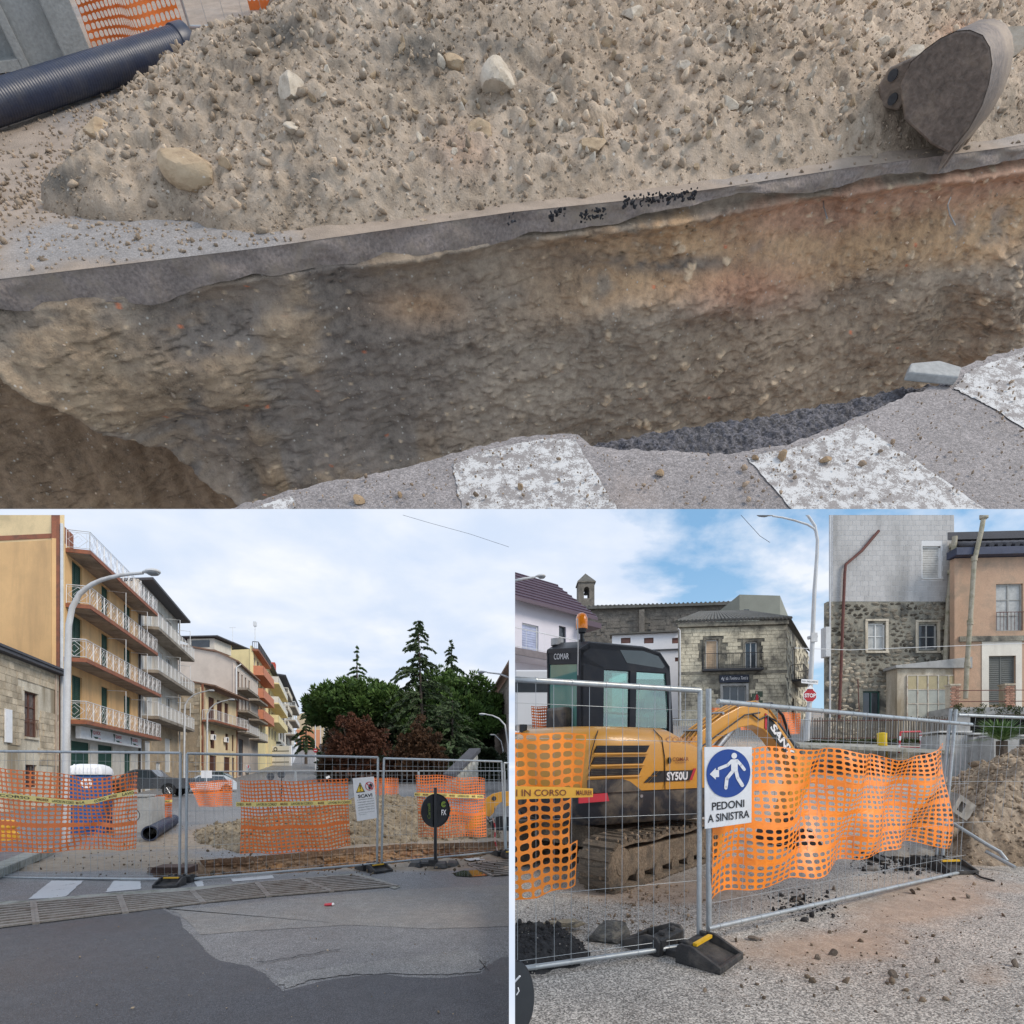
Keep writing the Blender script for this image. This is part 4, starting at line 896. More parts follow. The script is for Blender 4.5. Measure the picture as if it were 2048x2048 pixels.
# STREET SITE: buildings
class Fac:
 """vertical wall line between two ground points; s along it, z up, out towards the street"""
 def __init__(s,A,B,flip=False):
  s.A=PXY(*A[:2])if len(A)==2 else Vector(A);s.B=PXY(*B[:2])if len(B)==2 else Vector(B);s.A.z=s.B.z=0
  s.d=(s.B-s.A).normalized();s.n=Vector((s.d.y,-s.d.x,0));s.len=(s.B-s.A).length
  if s.n.dot(s.A+s.B)>0:s.n=-s.n
 def pt(s,u,z,out=0):q=s.A+s.d*u+s.n*out;return Vector((q.x,q.y,z))
 def s_at(s,px):r_=(px-CX)/F;return(r_*s.A.y-s.A.x)/(s.d.x-r_*s.d.y)
 def z_at(s,u,row):return EYE-(row-HY)/F*(s.A.y+s.d.y*u)
 def spec(s,pl,pr,rt,rb):a,b=s.s_at(pl),s.s_at(pr);return(a,b,s.z_at(a,rb),s.z_at(a,rt))
 def M(s,u,z,out=0):o=s.pt(u,z,out);return Matrix(((s.d.x,s.n.x,0,o.x),(s.d.y,s.n.y,0,o.y),(0,0,1,o.z),(0,0,0,1)))
 def box(s,mb,u0,u1,z0,z1,o0,o1):mb.hexa([s.pt(u0,z0,o1),s.pt(u1,z0,o1),s.pt(u1,z0,o0),s.pt(u0,z0,o0),s.pt(u0,z1,o1),s.pt(u1,z1,o1),s.pt(u1,z1,o0),s.pt(u0,z1,o0)])
def wall(fc,root,m,s0,s1,z0,z1,opens=(),th=.35,name='wall',rev=.16,top=None):
 """wall with real openings and reveals; top(s) optional slanted top"""
 S=sorted({s0,s1,*[v for o in opens for v in o[:2]if s0<v<s1]});Zs=sorted({z0,z1,*[v for o in opens for v in o[2:4]if z0<v<z1]});mb=MB()
 for i in range(len(S)-1):
  for j in range(len(Zs)-1):
   a,b,c,d=S[i],S[i+1],Zs[j],Zs[j+1];x=(a+b)/2;y=(c+d)/2
   if any(o[0]<x<o[1]and o[2]<y<o[3]for o in opens):continue
   mb.quad(fc.pt(a,c),fc.pt(b,c),fc.pt(b,d),fc.pt(a,d))
 for o in opens:
  a,b,c,d=o[:4];a=max(a,s0);b=min(b,s1)
  mb.quad(fc.pt(a,c),fc.pt(a,c,-rev),fc.pt(a,d,-rev),fc.pt(a,d));mb.quad(fc.pt(b,c,-rev),fc.pt(b,c),fc.pt(b,d),fc.pt(b,d,-rev))
  mb.quad(fc.pt(a,d),fc.pt(a,d,-rev),fc.pt(b,d,-rev),fc.pt(b,d));mb.quad(fc.pt(a,c,-rev),fc.pt(a,c),fc.pt(b,c),fc.pt(b,c,-rev))
 mb.quad(fc.pt(s0,z0),fc.pt(s0,z0,-th),fc.pt(s0,z1,-th),fc.pt(s0,z1));mb.quad(fc.pt(s1,z0,-th),fc.pt(s1,z0),fc.pt(s1,z1),fc.pt(s1,z1,-th));mb.quad(fc.pt(s0,z1),fc.pt(s0,z1,-th),fc.pt(s1,z1,-th),fc.pt(s1,z1));mb.quad(fc.pt(s0,z0,-th),fc.pt(s1,z0,-th),fc.pt(s1,z1,-th),fc.pt(s0,z1,-th))
 return mb.build(name,m,root,fixn=False)
def window(fc,root,o,kind='glass',fm=None,rev=.14,leaves=2,bars=0,name='window',pm=None):
 a,b,c,d=o[:4];fm=fm or winwhite;mb=MB();w_=min(.07,(b-a)*.09)
 for u0,u1,z0,z1 in((a,a+w_,c,d),(b-w_,b,c,d),(a,b,d-w_,d),(a,b,c,c+w_)):fc.box(mb,u0,u1,z0,z1,-rev-.03,-rev+.05)
 for k in range(1,leaves):u=a+(b-a)*k/leaves;fc.box(mb,u-w_*.45,u+w_*.45,c,d,-rev-.03,-rev+.045)
 for k in range(1,bars+1):z=c+(d-c)*k/(bars+1);fc.box(mb,a,b,z-w_*.3,z+w_*.3,-rev-.03,-rev+.04)
 fr=mb.build(name,fm,root)
 for k in range(leaves):
  u0=a+(b-a)*k/leaves+w_*.4;u1=a+(b-a)*(k+1)/leaves-w_*.4;mb=MB()
  if kind=='glass':fc.box(mb,u0,u1,c,d,-rev-.02,-rev);mb.build('pane',pm or winglass,fr)
  elif kind=='louvre':
   fc.box(mb,u0,u1,c+.02,d-.02,-rev-.02,-rev+.02);n=int((d-c)/.11)
   for q in range(n):z=c+.03+q*(d-c-.06)/n;mb.hexa([fc.pt(u0+.04,z,-rev+.02),fc.pt(u1-.04,z,-rev+.02),fc.pt(u1-.04,z,-rev),fc.pt(u0+.04,z,-rev),fc.pt(u0+.04,z+.03,-rev+.045),fc.pt(u1-.04,z+.03,-rev+.045),fc.pt(u1-.04,z+.07,-rev),fc.pt(u0+.04,z+.07,-rev)])
   mb.build('shutter',pm or green_sh,fr)
  elif kind=='roller':
   n=max(4,int((d-c)/.12))
   for q in range(n):z=c+q*(d-c)/n;fc.box(mb,u0,u1,z,z+(d-c)/n*.86,-rev-.02,-rev+.02)
   fc.box(mb,u0,u1,c,d,-rev-.03,-rev-.004);mb.build('roller_shutter',pm or winwhite,fr)
 return fr
def balcony(fc,root,s0,s1,z,dep,m_edge,m_rail,style='bars',h=1.0,th=.2,m_under=None,step=.14,name='balcony',pr=.016):
 mb=MB();fc.box(mb,s0,s1,z-th,z,.004,dep);sl=mb.build(name,m_edge,root)
 mb=MB();fc.box(mb,s0+.06,s1-.06,z-th-.03,z-th+.002,.006,dep-.07);mb.build('soffit',m_under or concrete,sl)
 rail=MB();e=dep-.05;P3=[fc.pt(s0+.04,0,.02),fc.pt(s0+.04,0,e),fc.pt(s1-.04,0,e),fc.pt(s1-.04,0,.02)]
 for i in range(3):
  p,q=P3[i],P3[i+1];L_=(q-p).length;up=lambda v:Vector((0,0,v))
  if style=='solid':
   d=(q-p).normalized();nn=Vector((-d.y,d.x,0))*.06;rail.hexa([p+up(z),q+up(z),q+nn+up(z),p+nn+up(z),p+up(z+h),q+up(z+h),q+nn+up(z+h),p+nn+up(z+h)]);continue
  rail.tube([p+up(z+h),q+up(z+h)],pr*1.5,4);rail.tube([p+up(z+.08),q+up(z+.08)],pr,4)
  if style=='diamond':
   rail.tube([p+up(z+h-.10),q+up(z+h-.10)],pr*.8,4);n=max(1,round(L_/1.0))
   for k in range(n+1):r_=p.lerp(q,k/n);rail.tube([r_+up(z),r_+up(z+h)],pr*1.4,4)
   for k in range(n):
    a=p.lerp(q,(k+.06)/n);b=p.lerp(q,(k+.94)/n);c=p.lerp(q,(k+.5)/n);zm=z+.5*(h)
    for r1,r2 in(((a,zm),(c,z+h-.1)),((c,z+h-.1),(b,zm)),((b,zm),(c,z+.08)),((c,z+.08),(a,zm))):rail.tube([r1[0]+up(r1[1]),r2[0]+up(r2[1])],pr*.7,4)
    for t in(.12,.88):r_=p.lerp(q,(k+t)/n);rail.tube([r_+up(z+.08),r_+up(z+h-.1)],pr*.6,3)
    a=p.lerp(q,(k+.3)/n);b=p.lerp(q,(k+.7)/n)
    for r1,r2 in(((a,zm),(c,zm+.22)),((c,zm+.22),(b,zm)),((b,zm),(c,zm-.22)),((c,zm-.22),(a,zm))):rail.tube([r1[0]+up(r1[1]),r2[0]+up(r2[1])],pr*.55,3)
  else:
   n=max(1,round(L_/step))
   for k in range(n+1):r_=p.lerp(q,k/n);rail.tube([r_+up(z),r_+up(z+h)],pr*(.55 if k%8 else 1.3),4 if k%8==0 else 3,caps=False)
 rail.build('railing',m_rail,sl,fixn=False);return sl
def body(fc,root,depth,s0,s1,z0,z1,m,name='rear_wall'):
 v=Vector((-depth,depth*.12,0));e=fc.n*-.36;mb=MB();a,b=fc.pt(s0,z0)+e,fc.pt(s1,z0)+e;h=Vector((0,0,z1-z0));mb.hexa([a,b,b+v,a+v,a+h,b+h,b+v+h,a+v+h]);mb.build(name,m,root)
def bk(fc,u,z,d):return fc.pt(u,z)+Vector((-d,d*.12,0))
def roof_slab(root,pts,th,m,name='roof'):mb=MB();mb.prism(pts,(0,0,th));return mb.build(name,m,root)
pl_orange=mat('plaster_orange',(.72,.45,.21),.85,.10,.9,40,.06,.12,dirt=(.40,.25,.13),dirt_amt=.25,dirt_scale=.7,streak=True)
pl_cream=mat('plaster_cream',(.76,.58,.33),.88,.10,.7,30,.08,.15,dirt=(.48,.38,.22),dirt_amt=.35,dirt_scale=.6)
brown_p=mat('band_brown',(.30,.11,.06),.8,.15,3,40,.12,.12,dirt=(.12,.07,.05),dirt_amt=.3,dirt_scale=2)
slab_u=mat('slab_soffit',(.30,.26,.21),.9,.22,1.5,30,.2,.2,dirt=(.12,.09,.07),dirt_amt=.35,dirt_scale=1.2)
rail_w=mat('rail_white',(.72,.73,.74),.45,.08,6,50,.06,0,dirt=(.45,.4,.36),dirt_amt=.12,dirt_scale=5)
stone_l=mat('stone_wall_tan',(.44,.34,.23),.9,.28,1.6,25,.3,.6,dirt=(.22,.18,.13),dirt_amt=.35,dirt_scale=.8)
pl_old=mat('old_plaster',(.56,.50,.40),.9,.22,1.2,25,.2,.4,dirt=(.28,.23,.16),dirt_amt=.6,dirt_scale=.8,streak=True)
pl_grey=mat('plaster_warm_grey',(.58,.53,.46),.88,.1,1.2,40,.07,.12,dirt=(.35,.31,.26),dirt_amt=.25,dirt_scale=.9,streak=True)
dark_roof=mat('roof_dark',(.075,.075,.085),.8,.25,3,40,.2,.3)
tile_roof=mat('roof_clay',(.26,.15,.10),.85,.3,4,40,.25,.4,dirt=(.12,.10,.08),dirt_amt=.4,dirt_scale=2)
wall_w=mat('wall_pinkish',(.66,.57,.49),.88,.08,.8,40,.06,.12,dirt=(.48,.41,.35),dirt_amt=.25,dirt_scale=.5)
pl_yel=mat('plaster_yellow',(.80,.67,.36),.85,.08,.8,30,.06,.1,dirt=(.5,.4,.2),dirt_amt=.15,dirt_scale=.8,streak=True)
bal_or=mat('balcony_orange',(.58,.22,.12),.8,.12,2,30,.1,.1)
pl_pale=mat('plaster_pale',(.70,.66,.58),.88,.1,1,30,.08,.1,dirt=(.45,.4,.34),dirt_amt=.25,dirt_scale=.8,streak=True)
rail_d=mat('rail_dark',(.06,.065,.075),.5,.15,5,40,.1,0)
def blocks(fc,root,m,s0,s1,z0,z1,rh,rw,keep,th=.03,jit=.3,seed=0,name='block',stuff=False,out=.004,prob=1.):
 """coursed stones standing proud of the wall; each its own part (shared mesh) unless stuff"""
 rg=random.Random(seed);me=None;z=z0;mb=MB();n=0
 while z<z1-.02:
  h=rh*rg.uniform(1-jit*.5,1+jit*.5);h=min(h,z1-z);u=s0-rg.uniform(0,rw*.7)
  while u<s1:
   w_=rw*rg.uniform(1-jit,1+jit*1.3);a=max(u,s0)+.008;b=min(u+w_,s1)-.008
   if b-a>.06 and keep((a+b)/2,z+h/2,a,b,z,z+h)and rg.random()<prob:
    t=th*rg.uniform(.5,1.3);n+=1
    if stuff:fc.box(mb,a,b,z+.008,z+h-.008,-.01,out+t)
    else:
     if me is None:
      me=unit_box(name,m)
     c=fc.pt((a+b)/2,z+h/2,out+t/2-.01);T_=t+.02
     M=Matrix(((fc.d.x*(b-a),fc.n.x*T_,0,c.x),(fc.d.y*(b-a),fc.n.y*T_,0,c.y),(0,0,h-.016,c.z),(0,0,0,1)))
     piece(me,name,root,M@Matrix.Rotation(R(rg.uniform(-1,1)),4,'Y'))
   u+=w_
  z+=h
 if stuff and mb.v:o=mb.build(name,m,root);o['kind']='stuff'
 return n
blk=mat('wall_block',(.50,.42,.31),.9,.22,2.5,25,.25,.45,dirt=(.28,.22,.15),dirt_amt=.35,dirt_scale=1.2,rnd=.22,coord='pos')
# stone house, far left
f=Fac((-70,22.0),(118,29.6));root=empty('stone_house',f.pt(0,0),'low old stone house with a brown wooden window at the left edge of the street','house')
w1o=f.spec(49,75,1381,1473);w2o=f.spec(51,74,1529,1575)
wall(f,root,pl_old,0,f.len,-.4,7.05,[w1o,w2o]);body(f,root,7,0,f.len,-.4,6.7,pl_old)
window(f,root,w1o,'glass',wood_br,leaves=2,bars=2,pm=mat('old_pane',(.12,.10,.10),.2,.3,3,10,.2,0));window(f,root,w2o,'glass',wood_br)
sil=MB();f.box(sil,w1o[0]-.12,w1o[1]+.12,w1o[3],w1o[3]+.16,-.02,.03);f.box(sil,w1o[0]-.05,w1o[1]+.05,w1o[2]-.1,w1o[2],-.02,.08);sil.build('lintel_and_sill',pl_old,root)
balr=MB()
for k in range(9):u=w1o[0]+(w1o[1]-w1o[0])*k/8;balr.tube([f.pt(u,w1o[2]+.05,.06),f.pt(u,w1o[2]+.85,.06)],.012,4)
balr.tube([f.pt(w1o[0],w1o[2]+.85,.06),f.pt(w1o[1],w1o[2]+.85,.06)],.015,4);balr.build('window_guard',wood_br,root)
def kp(c_,z,a,b,z0_,z1_):return not(w1o[0]-.15<c_<w1o[1]+.15 and z>w1o[2]-.15 and z<w1o[3]+.2)and((c_>w1o[1]+.2 and 2.2<z<5.0)or(c_<w1o[0]-.2 and z>3.0 and fbm(np.array([c_]),np.array([z]),3,7)[0]>.42)or z>6.3)
blocks(f,root,blk,f.s_at(11)-.5,f.len-.1,2.0,7.0,.30,.42,kp,.035,seed=3,name='stone')
rf=MB();f.box(rf,-.2,f.len+.25,7.06,7.2,-.36,.35);rf.build('eaves_board',dark_roof,root)
rf=MB();rf.hexa([f.pt(-.2,7.21,.4),f.pt(f.len+.25,7.21,.4),bk(f,f.len-.1,8.0,6),bk(f,-.2,8.0,6),f.pt(-.2,7.32,.4),f.pt(f.len+.25,7.32,.4),bk(f,f.len-.1,8.1,6),bk(f,-.2,8.1,6)]);rf.build('roof',dark_roof,root)
mb=MB();mb.tube([f.pt(f.len-.5,0,.06),f.pt(f.len-.5,7,.06)],.05,8);mb.build('downpipe',mat('pipe_copper',(.38,.30,.24),.5,.2,3,30,.1,.1),root)
mb=MB();o_=f.spec(6,20,1417,1484);f.box(mb,o_[0],o_[1],o_[2],o_[3],.05,.09);o=mb.build('wall_sign',board_w);tag(o,'plain white notice board on the stone house at the left edge','sign')
# orange apartment house
f=Fac((119,30.0),(276,42.0));root=empty('apartment_house',f.pt(0,0),'orange four-storey apartment house with long white-railed balconies and shops below','house')
doors=[]
for zf in(5.0,8.36,11.4):
 for l,r_ in((144,164),(203,217),(248,262)):doors.append((f.s_at(l),f.s_at(r_),zf,zf+2.45))
shops=[(f.s_at(142),f.s_at(180),-.2,3.75),(f.s_at(196),f.s_at(226),-.2,3.75),(f.s_at(249),f.s_at(262),-.2,3.6)]
wall(f,root,pl_orange,0,f.len,4.75,14.4,doors);base_m=mat('base_cladding',(.60,.56,.50),.6,.08,2,20,.06,.05,dirt=(.4,.36,.3),dirt_amt=.25,dirt_scale=1.5)
wall(f,root,base_m,0,f.len,-.4,4.748,shops,name='base_wall');body(f,root,9,0,f.len,-.4,14.3,pl_orange)
for i,d_ in enumerate(doors):window(f,root,d_,'louvre',green_sh,leaves=2,name='shutter_door')
for d_ in shops:window(f,root,d_,'roller',green_sh,leaves=1,name='shop_front',pm=green_sh)
for(z,a,b)in((4.8,f.s_at(123),f.len+1.5),(8.16,f.s_at(123),f.len+1.5),(11.2,f.s_at(131),f.len+.6),(14.2,f.s_at(131),f.len+.6)):
 balcony(f,root,a,b,z,1.15,brown_p,rail_w,'diamond',1.02,.22,slab_u,pr=.017)
mb=MB();f.box(mb,0,1.7,14.4,15.3,-.35,0);mb.build('parapet',brown_p,root)
mb=MB();mb.tube([f.pt(-.05,0,.12),f.pt(-.05,15.2,.12)],.075,10);mb.build('downpipe',lampgrey,root,smooth=50)
mb=MB();mb.tube([f.pt(f.len+.1,0,.1),f.pt(f.len+.1,14.1,.1)],.06,8);mb.build('downpipe',darksteel,root,smooth=50)
for zf in(5.0,8.36,11.4):
 for px_ in(214,261):
  u=f.s_at(px_);mb=MB();mb.tube([f.pt(u,zf-.1,1.05),f.pt(u,zf+2.3,1.05),f.pt(u-.1,zf+2.3,.05)],.022,5);mb.build('awning_frame',rail_w,root)
fs_=Fac((f.A.x,f.A.y-.0,0),(f.A.x-12,f.A.y+1.2,0));wall(fs_,root,pl_cream,.0,12,-.4,19,(),.3,'side_wall')
mb=MB();fs_.box(mb,-.03,.42,-.3,19,.002,.06);mb.build('corner_band',brown_p,root)
for z in(14.45,11.3):
 mb=MB();fs_.box(mb,.42,12,z,z+.24,.002,.035);mb.build('band',brown_p,root)
a,b=f.s_at(140),f.s_at(266);root=empty('shop_sign',f.pt(a,3.85,.5),'long white shop sign with red and green lettering under the first balcony','sign')
mb=MB();f.box(mb,a,b,3.86,4.56,.25,.52);mb.build('board',board_w,root,bevel=.02)
for px_ in(170,216,251):
 u=f.s_at(px_);fn=lambda s_,t_2,u=u:f.pt(u-.8+1.6*s_,3.92+.58*t_2,.528)
 mb=MB();lettering(mb,'QUICK',fn,.28,.98,.48,.88,0,.02);mb.build('lettering',ink_red,root,fixn=False)
 mb=MB();poly(mb,fn,[(.02,.95),(.25,.95),(.2,.6),(.16,.1),(.12,.1),(.1,.6)]);poly(mb,fn,[(.3,.28),(.5,.1),(.72,.12),(.75,.3)]);mb.build('emblem',green_sh,root,fixn=False)
 mb=MB();lettering(mb,'market',fn,.76,1.0,.1,.26);mb.build('lettering',ink_red,root,fixn=False)
 # warm grey apartment house
f=Fac((277,42.2),(356,53.6));root=empty('apartment_house',f.pt(0,0),'warm grey apartment house with white balcony railings beside the orange house','house')
doors=[(f.s_at(l),f.s_at(r_),zf+.1,zf+2.5)for zf in(6.4,9.9,13.2)for l,r_ in((286,292),(295,307),(316,326),(333,343))]
gr_o=[(f.s_at(290),f.s_at(302),.3,4.6),(f.s_at(330),f.s_at(342),2.2,5.2),(f.s_at(312),f.s_at(322),.3,3.0)]
wall(f,root,pl_grey,0,f.len,6.2,16.6,doors);wall(f,root,stone_l,0,f.len,-.3,6.198,gr_o,name='base_wall');body(f,root,9,0,f.len,-.3,16.4,pl_grey)
for d_ in doors:window(f,root,d_,'glass' if d_[0]>6 else 'roller',winwhite,leaves=2,bars=1,name='balcony_door',pm=winglass if d_[0]>6 else winwhite)
for i,d_ in enumerate(gr_o):window(f,root,d_,'roller',winwhite,leaves=1,name='shop_front')
for z in(6.4,9.9,13.2):balcony(f,root,.3,f.len+.8,z,1.25,slab_u,rail_w,'bars',1.05,.22,slab_u,.16,pr=.02)
for z in(6.4,9.9,13.2):
 for u in(f.len*.62,f.len*.95):mb=MB();mb.tube([f.pt(u,z,1.15),f.pt(u,z+2.4,1.15),f.pt(u-.1,z+2.4,.05)],.03,5);mb.build('awning_frame',rail_w,root)
roof_slab(root,[f.pt(-.2,16.6,1.0),f.pt(f.len+.3,16.6,1.0),bk(f,f.len+.3,16.6,9),bk(f,-.2,16.6,9)],.18,dark_roof)
for u in(.1,f.len+.05):mb=MB();mb.tube([f.pt(u,0,.12),f.pt(u,16.5,.12)],.06,8);mb.build('downpipe',lampgrey,root)
# small yellow house with stone gable
f=Fac((407,60),(474,70.5));root=empty('yellow_house',f.pt(0,1),'small pale yellow house with brown shutters and a bare stone side wall','house')
pl_py=mat('plaster_pale_yellow',(.74,.60,.38),.88,.1,1,40,.08,.12,dirt=(.5,.4,.26),dirt_amt=.2,dirt_scale=.9,streak=True)
up=[(f.s_at(l),f.s_at(r_),8.1,10.6)for l,r_ in((417,429),(434,445),(449,457))];mid=[(f.s_at(l),f.s_at(r_),5.0,7.0)for l,r_ in((421,430),(451,457),(464,468))];lo_=[(f.s_at(l),f.s_at(r_),1.0,4.2)for l,r_ in((419,433),(448,460),(464,469))]
wall(f,root,pl_py,0,f.len,.8,11.4,up+mid+lo_)
for d_ in up+mid:window(f,root,d_,'louvre',wood_br,leaves=2,name='shutter_window',pm=wood_br)
for d_ in lo_:window(f,root,d_,'roller',wood_br,leaves=1,name='garage_door',pm=wood_br)
balcony(f,root,-.3,f.len+.6,7.9,1.2,brown_p,rail_w,'bars',1.05,.2,slab_u,.18,pr=.022)
fs_=Fac((f.A.x,f.A.y,0),(f.A.x-4.6,f.A.y+.6,0));wall(fs_,root,stone_l,0,4.6,.5,11.5,(),.3,'gable_wall');mb=MB();mb.prism([fs_.pt(0,11.5),fs_.pt(4.6,11.5),fs_.pt(4.6,13.4)],fs_.n*-.3);mb.build('gable',stone_l,root)
blocks(fs_,root,blk,.1,4.5,.8,11.3,.42,.6,lambda c,z,*q:fbm(np.array([c*.9]),np.array([z*.9]),3,17)[0]>.5,.05,.35,9,'stone')
mb=MB();fs_.box(mb,-.02,.22,.6,11.7,.002,.06);mb.build('corner_band',brown_p,root);mb=MB();f.box(mb,f.len-.25,f.len,.6,11.4,.002,.06);mb.build('corner_band',brown_p,root)
roof_slab(root,[f.pt(-.3,11.45,1.3),f.pt(f.len+.4,11.45,1.3),bk(f,f.len+.4,12.4,4),bk(f,-.3,12.4,4)],.16,tile_roof)
for px_ in(425,451):
 root2=empty('air_conditioner',f.pt(f.s_at(px_)-.9,5.9,.4),('white air conditioner on the small yellow house, left one' if px_==425 else 'white air conditioner on the small yellow house, right one'),'air conditioner','air conditioners on the yellow house');u=f.s_at(px_)-.9
 mb=MB();f.box(mb,u,u+.8,5.9,6.5,.1,.42);mb.build('case',ink_white,root2,bevel=.02);mb=MB();fn=lambda a,b:f.pt(u+.8*a,5.9+.6*b,.43);disc(mb,fn,.4,.5,.3,.4,16);mb.build('fan_grille',rail_d,root2)
 # pinkish gable house
f=Fac((472,70.6),(516,84.5));root=empty('gable_house',f.pt(0,2),'tall pinkish house with a blank gable and small balconies on its street side','house')
ops=[]
for zf in(7.6,10.3,13.1):ops+=[(f.s_at(l),f.s_at(r_),zf+.1,zf+2.2)for l,r_ in((475,479),(483,486),(490,493),(497,500))]
ops+=[(f.s_at(477),f.s_at(487),2,6.8)]
wall(f,root,wall_w,0,f.len,1.5,16.3,ops)
for d_ in ops:window(f,root,d_,'louvre',wood_br,leaves=1,name='shutter_window',pm=wood_br if d_[2]>8 else rail_d)
for z in(7.5,10.2,13.0):
 balcony(f,root,-.1,f.s_at(497),z,1.4,slab_u,rail_w if z<8 else slab_u,'bars',1.0 if z<8 else .08,.2,slab_u,.2,pr=.025);balcony(f,root,f.s_at(499),f.len+.5,z-.25,1.3,slab_u,rail_w if z<8 else slab_u,'bars',1.0 if z<8 else .08,.2,slab_u,.2,pr=.025)
fs_=Fac((f.A.x,f.A.y,0),(f.A.x-11,f.A.y+.8,0));mb=MB();mb.prism([fs_.pt(0,1),fs_.pt(11,1),fs_.pt(11,18.8),fs_.pt(9.5,18.9),fs_.pt(6.2,18.2),fs_.pt(2.4,17.5),fs_.pt(.0,16.4)],fs_.n*-.3);mb.build('gable_wall',wall_w,root)
mb=MB()
for a,b in(((-.5,16.2),(2.4,17.55)),((2.4,17.55),(6.2,18.25)),((6.2,18.25),(11,19.2))):mb.hexa([fs_.pt(a[0],a[1],.25),fs_.pt(b[0],b[1],.25),fs_.pt(b[0],b[1],.25)+f.d*14.3,fs_.pt(a[0],a[1],.25)+f.d*14.3,fs_.pt(a[0],a[1]+.18,.25),fs_.pt(b[0],b[1]+.18,.25),fs_.pt(b[0],b[1]+.18,.25)+f.d*14.3,fs_.pt(a[0],a[1]+.18,.25)+f.d*14.3])
mb.build('roof',tile_roof,root)
mb=MB();fs_.box(mb,3.6,7.2,18.2,19.6,-5,-1.2);mb.build('dormer',pl_pale,root);mb=MB();fs_.box(mb,2.8,9.0,19.7,19.85,-5.4,-.6);mb.build('dormer_roof',dark_roof,root);mb=MB();fs_.box(mb,4.2,6.6,18.5,19.4,-1.19,-1.15);mb.build('dormer_window',winglass,root)
mb=MB();mb.tube([f.pt(-.2,1,.1),f.pt(-.2,15.6,.1),f.pt(.4,16.1,.5)],.07,6);mb.build('downpipe',rail_w,root)
# yellow block with orange balconies
f=Fac((505,87),(531,101));root=empty('yellow_block',f.pt(0,3),'bright yellow apartment block with orange balcony boxes','house')
ops=[(f.s_at(l),f.s_at(r_),zf,zf+2.3)for zf in(8.6,11.8,15.2,18.6)for l,r_ in((508,511),(514,518),(521,524))]
wall(f,root,pl_yel,0,f.len,2.5,22.2,ops)
for d_ in ops:window(f,root,d_,'glass',winwhite,leaves=1,pm=winglass)
for z in(11.2,14.5,18.0):balcony(f,root,.2,f.len-1,z,1.6,bal_or,bal_or,'solid',1.2,.25,bal_or)
fs_=Fac((f.A.x,f.A.y,0),(f.A.x-10,f.A.y+.8,0));mb=MB();mb.prism([fs_.pt(0,2),fs_.pt(10,2),fs_.pt(10,22.4),fs_.pt(8.3,23.0),fs_.pt(3.6,22.6),fs_.pt(3.55,21.6),fs_.pt(0,21.7)],fs_.n*-.3);mb.build('gable_wall',pl_yel,root)
roof_slab(root,[fs_.pt(3.0,22.65,.3),fs_.pt(8.3,23.0,.3),fs_.pt(8.3,23.0,-9),fs_.pt(3.0,22.65,-9)],.18,dark_roof)
balcony(f,root,-.2,f.len+.3,21.7,.9,brown_p,rail_d,'bars',1.1,.3,bal_or,.25,pr=.04,name='roof_terrace')
root=empty('roof_antenna',fs_.pt(5,22.8,-3),'thin television antenna on the bright yellow block','antenna');mb=MB();mb.tube([fs_.pt(5,22.5,-3),fs_.pt(5,26.0,-3)],.035,5);mb.tube([fs_.pt(4.5,25.9,-3),fs_.pt(5.6,25.9,-3)],.025,4);mb.build('mast',rail_w,root)
# cream block with yellow balconies
f=Fac((535,104),(557,128));root=empty('cream_block',f.pt(0,4),'cream apartment block with yellow balcony boxes further up the street','house')
ops=[(f.s_at(l),f.s_at(r_),zf,zf+2.3)for zf in(9.5,12.8,16.2,19.8)for l,r_ in((537,540),(543,546),(549,552))]
wall(f,root,pl_yel,0,f.len,3,22.5,ops)
for d_ in ops:window(f,root,d_,'glass',winwhite,leaves=1)
for z in(12.3,15.7,19.4):balcony(f,root,-.5,f.len,z,2.0,pl_yel,pl_pale if z>15 else pl_yel,'solid',1.15,.25,pl_yel)
fs_=Fac((f.A.x,f.A.y,0),(f.A.x-3.2,f.A.y+.4,0));wall(fs_,root,pl_cream,0,3.2,3,22.4,(),.3,'side_wall');roof_slab(root,[f.pt(-1.5,22.5,1.0),f.pt(f.len,22.5,1.0),bk(f,f.len,23.4,5),bk(f,-1.5,23.4,5)],.2,dark_roof)
mb=MB();f.box(mb,6,22,22.6,25.6,-6,-1.2);mb.build('penthouse',pl_pale,root)
root=empty('roof_antenna',f.pt(-1,23,-2),'tall white mast rising between the yellow and cream blocks','antenna');mb=MB();mb.tube([f.pt(-1,21,-2),f.pt(-1,29.5,-2)],.07,5);mb.box(tuple(f.pt(-1,29.4,-2)-Vector((.25,.25,0))),tuple(f.pt(-1,29.9,-2)+Vector((.25,.25,.3))));mb.build('mast',rail_w,root)
# far block with red chimney
f=Fac((557,129),(588,185));root=empty('far_block',f.pt(0,5),'pale far apartment block with dark balconies and a red chimney','house')
ops=[(f.s_at(l),f.s_at(r_),zf,zf+2.3)for zf in(11,14.6,18.2,22)for l,r_ in((560,563),(566,569),(572,575),(580,583))]
wall(f,root,pl_pale,0,f.len,4,25.2,ops)
for d_ in ops:window(f,root,d_,'glass',rail_d,leaves=1)
for z in(14.0,17.8,21.6):balcony(f,root,1,16,z,2.0,slab_u,pl_pale,'bars',1.1,.3,slab_u,.3,pr=.06);balcony(f,root,22,44,z-.4,2.4,slab_u,rail_w,'bars',1.1,.35,slab_u,.3,pr=.06)
roof_slab(root,[f.pt(-.5,25.2,1.6),f.pt(f.len,25.2,1.6),bk(f,f.len,26.6,8),bk(f,-.5,26.6,8)],.3,dark_roof)
mb=MB();f.box(mb,10,13,25.3,30.2,-4,-1.6);mb.build('chimney',mat('chimney_red',(.45,.07,.04),.8,.1,3,30,.1,.1),root)
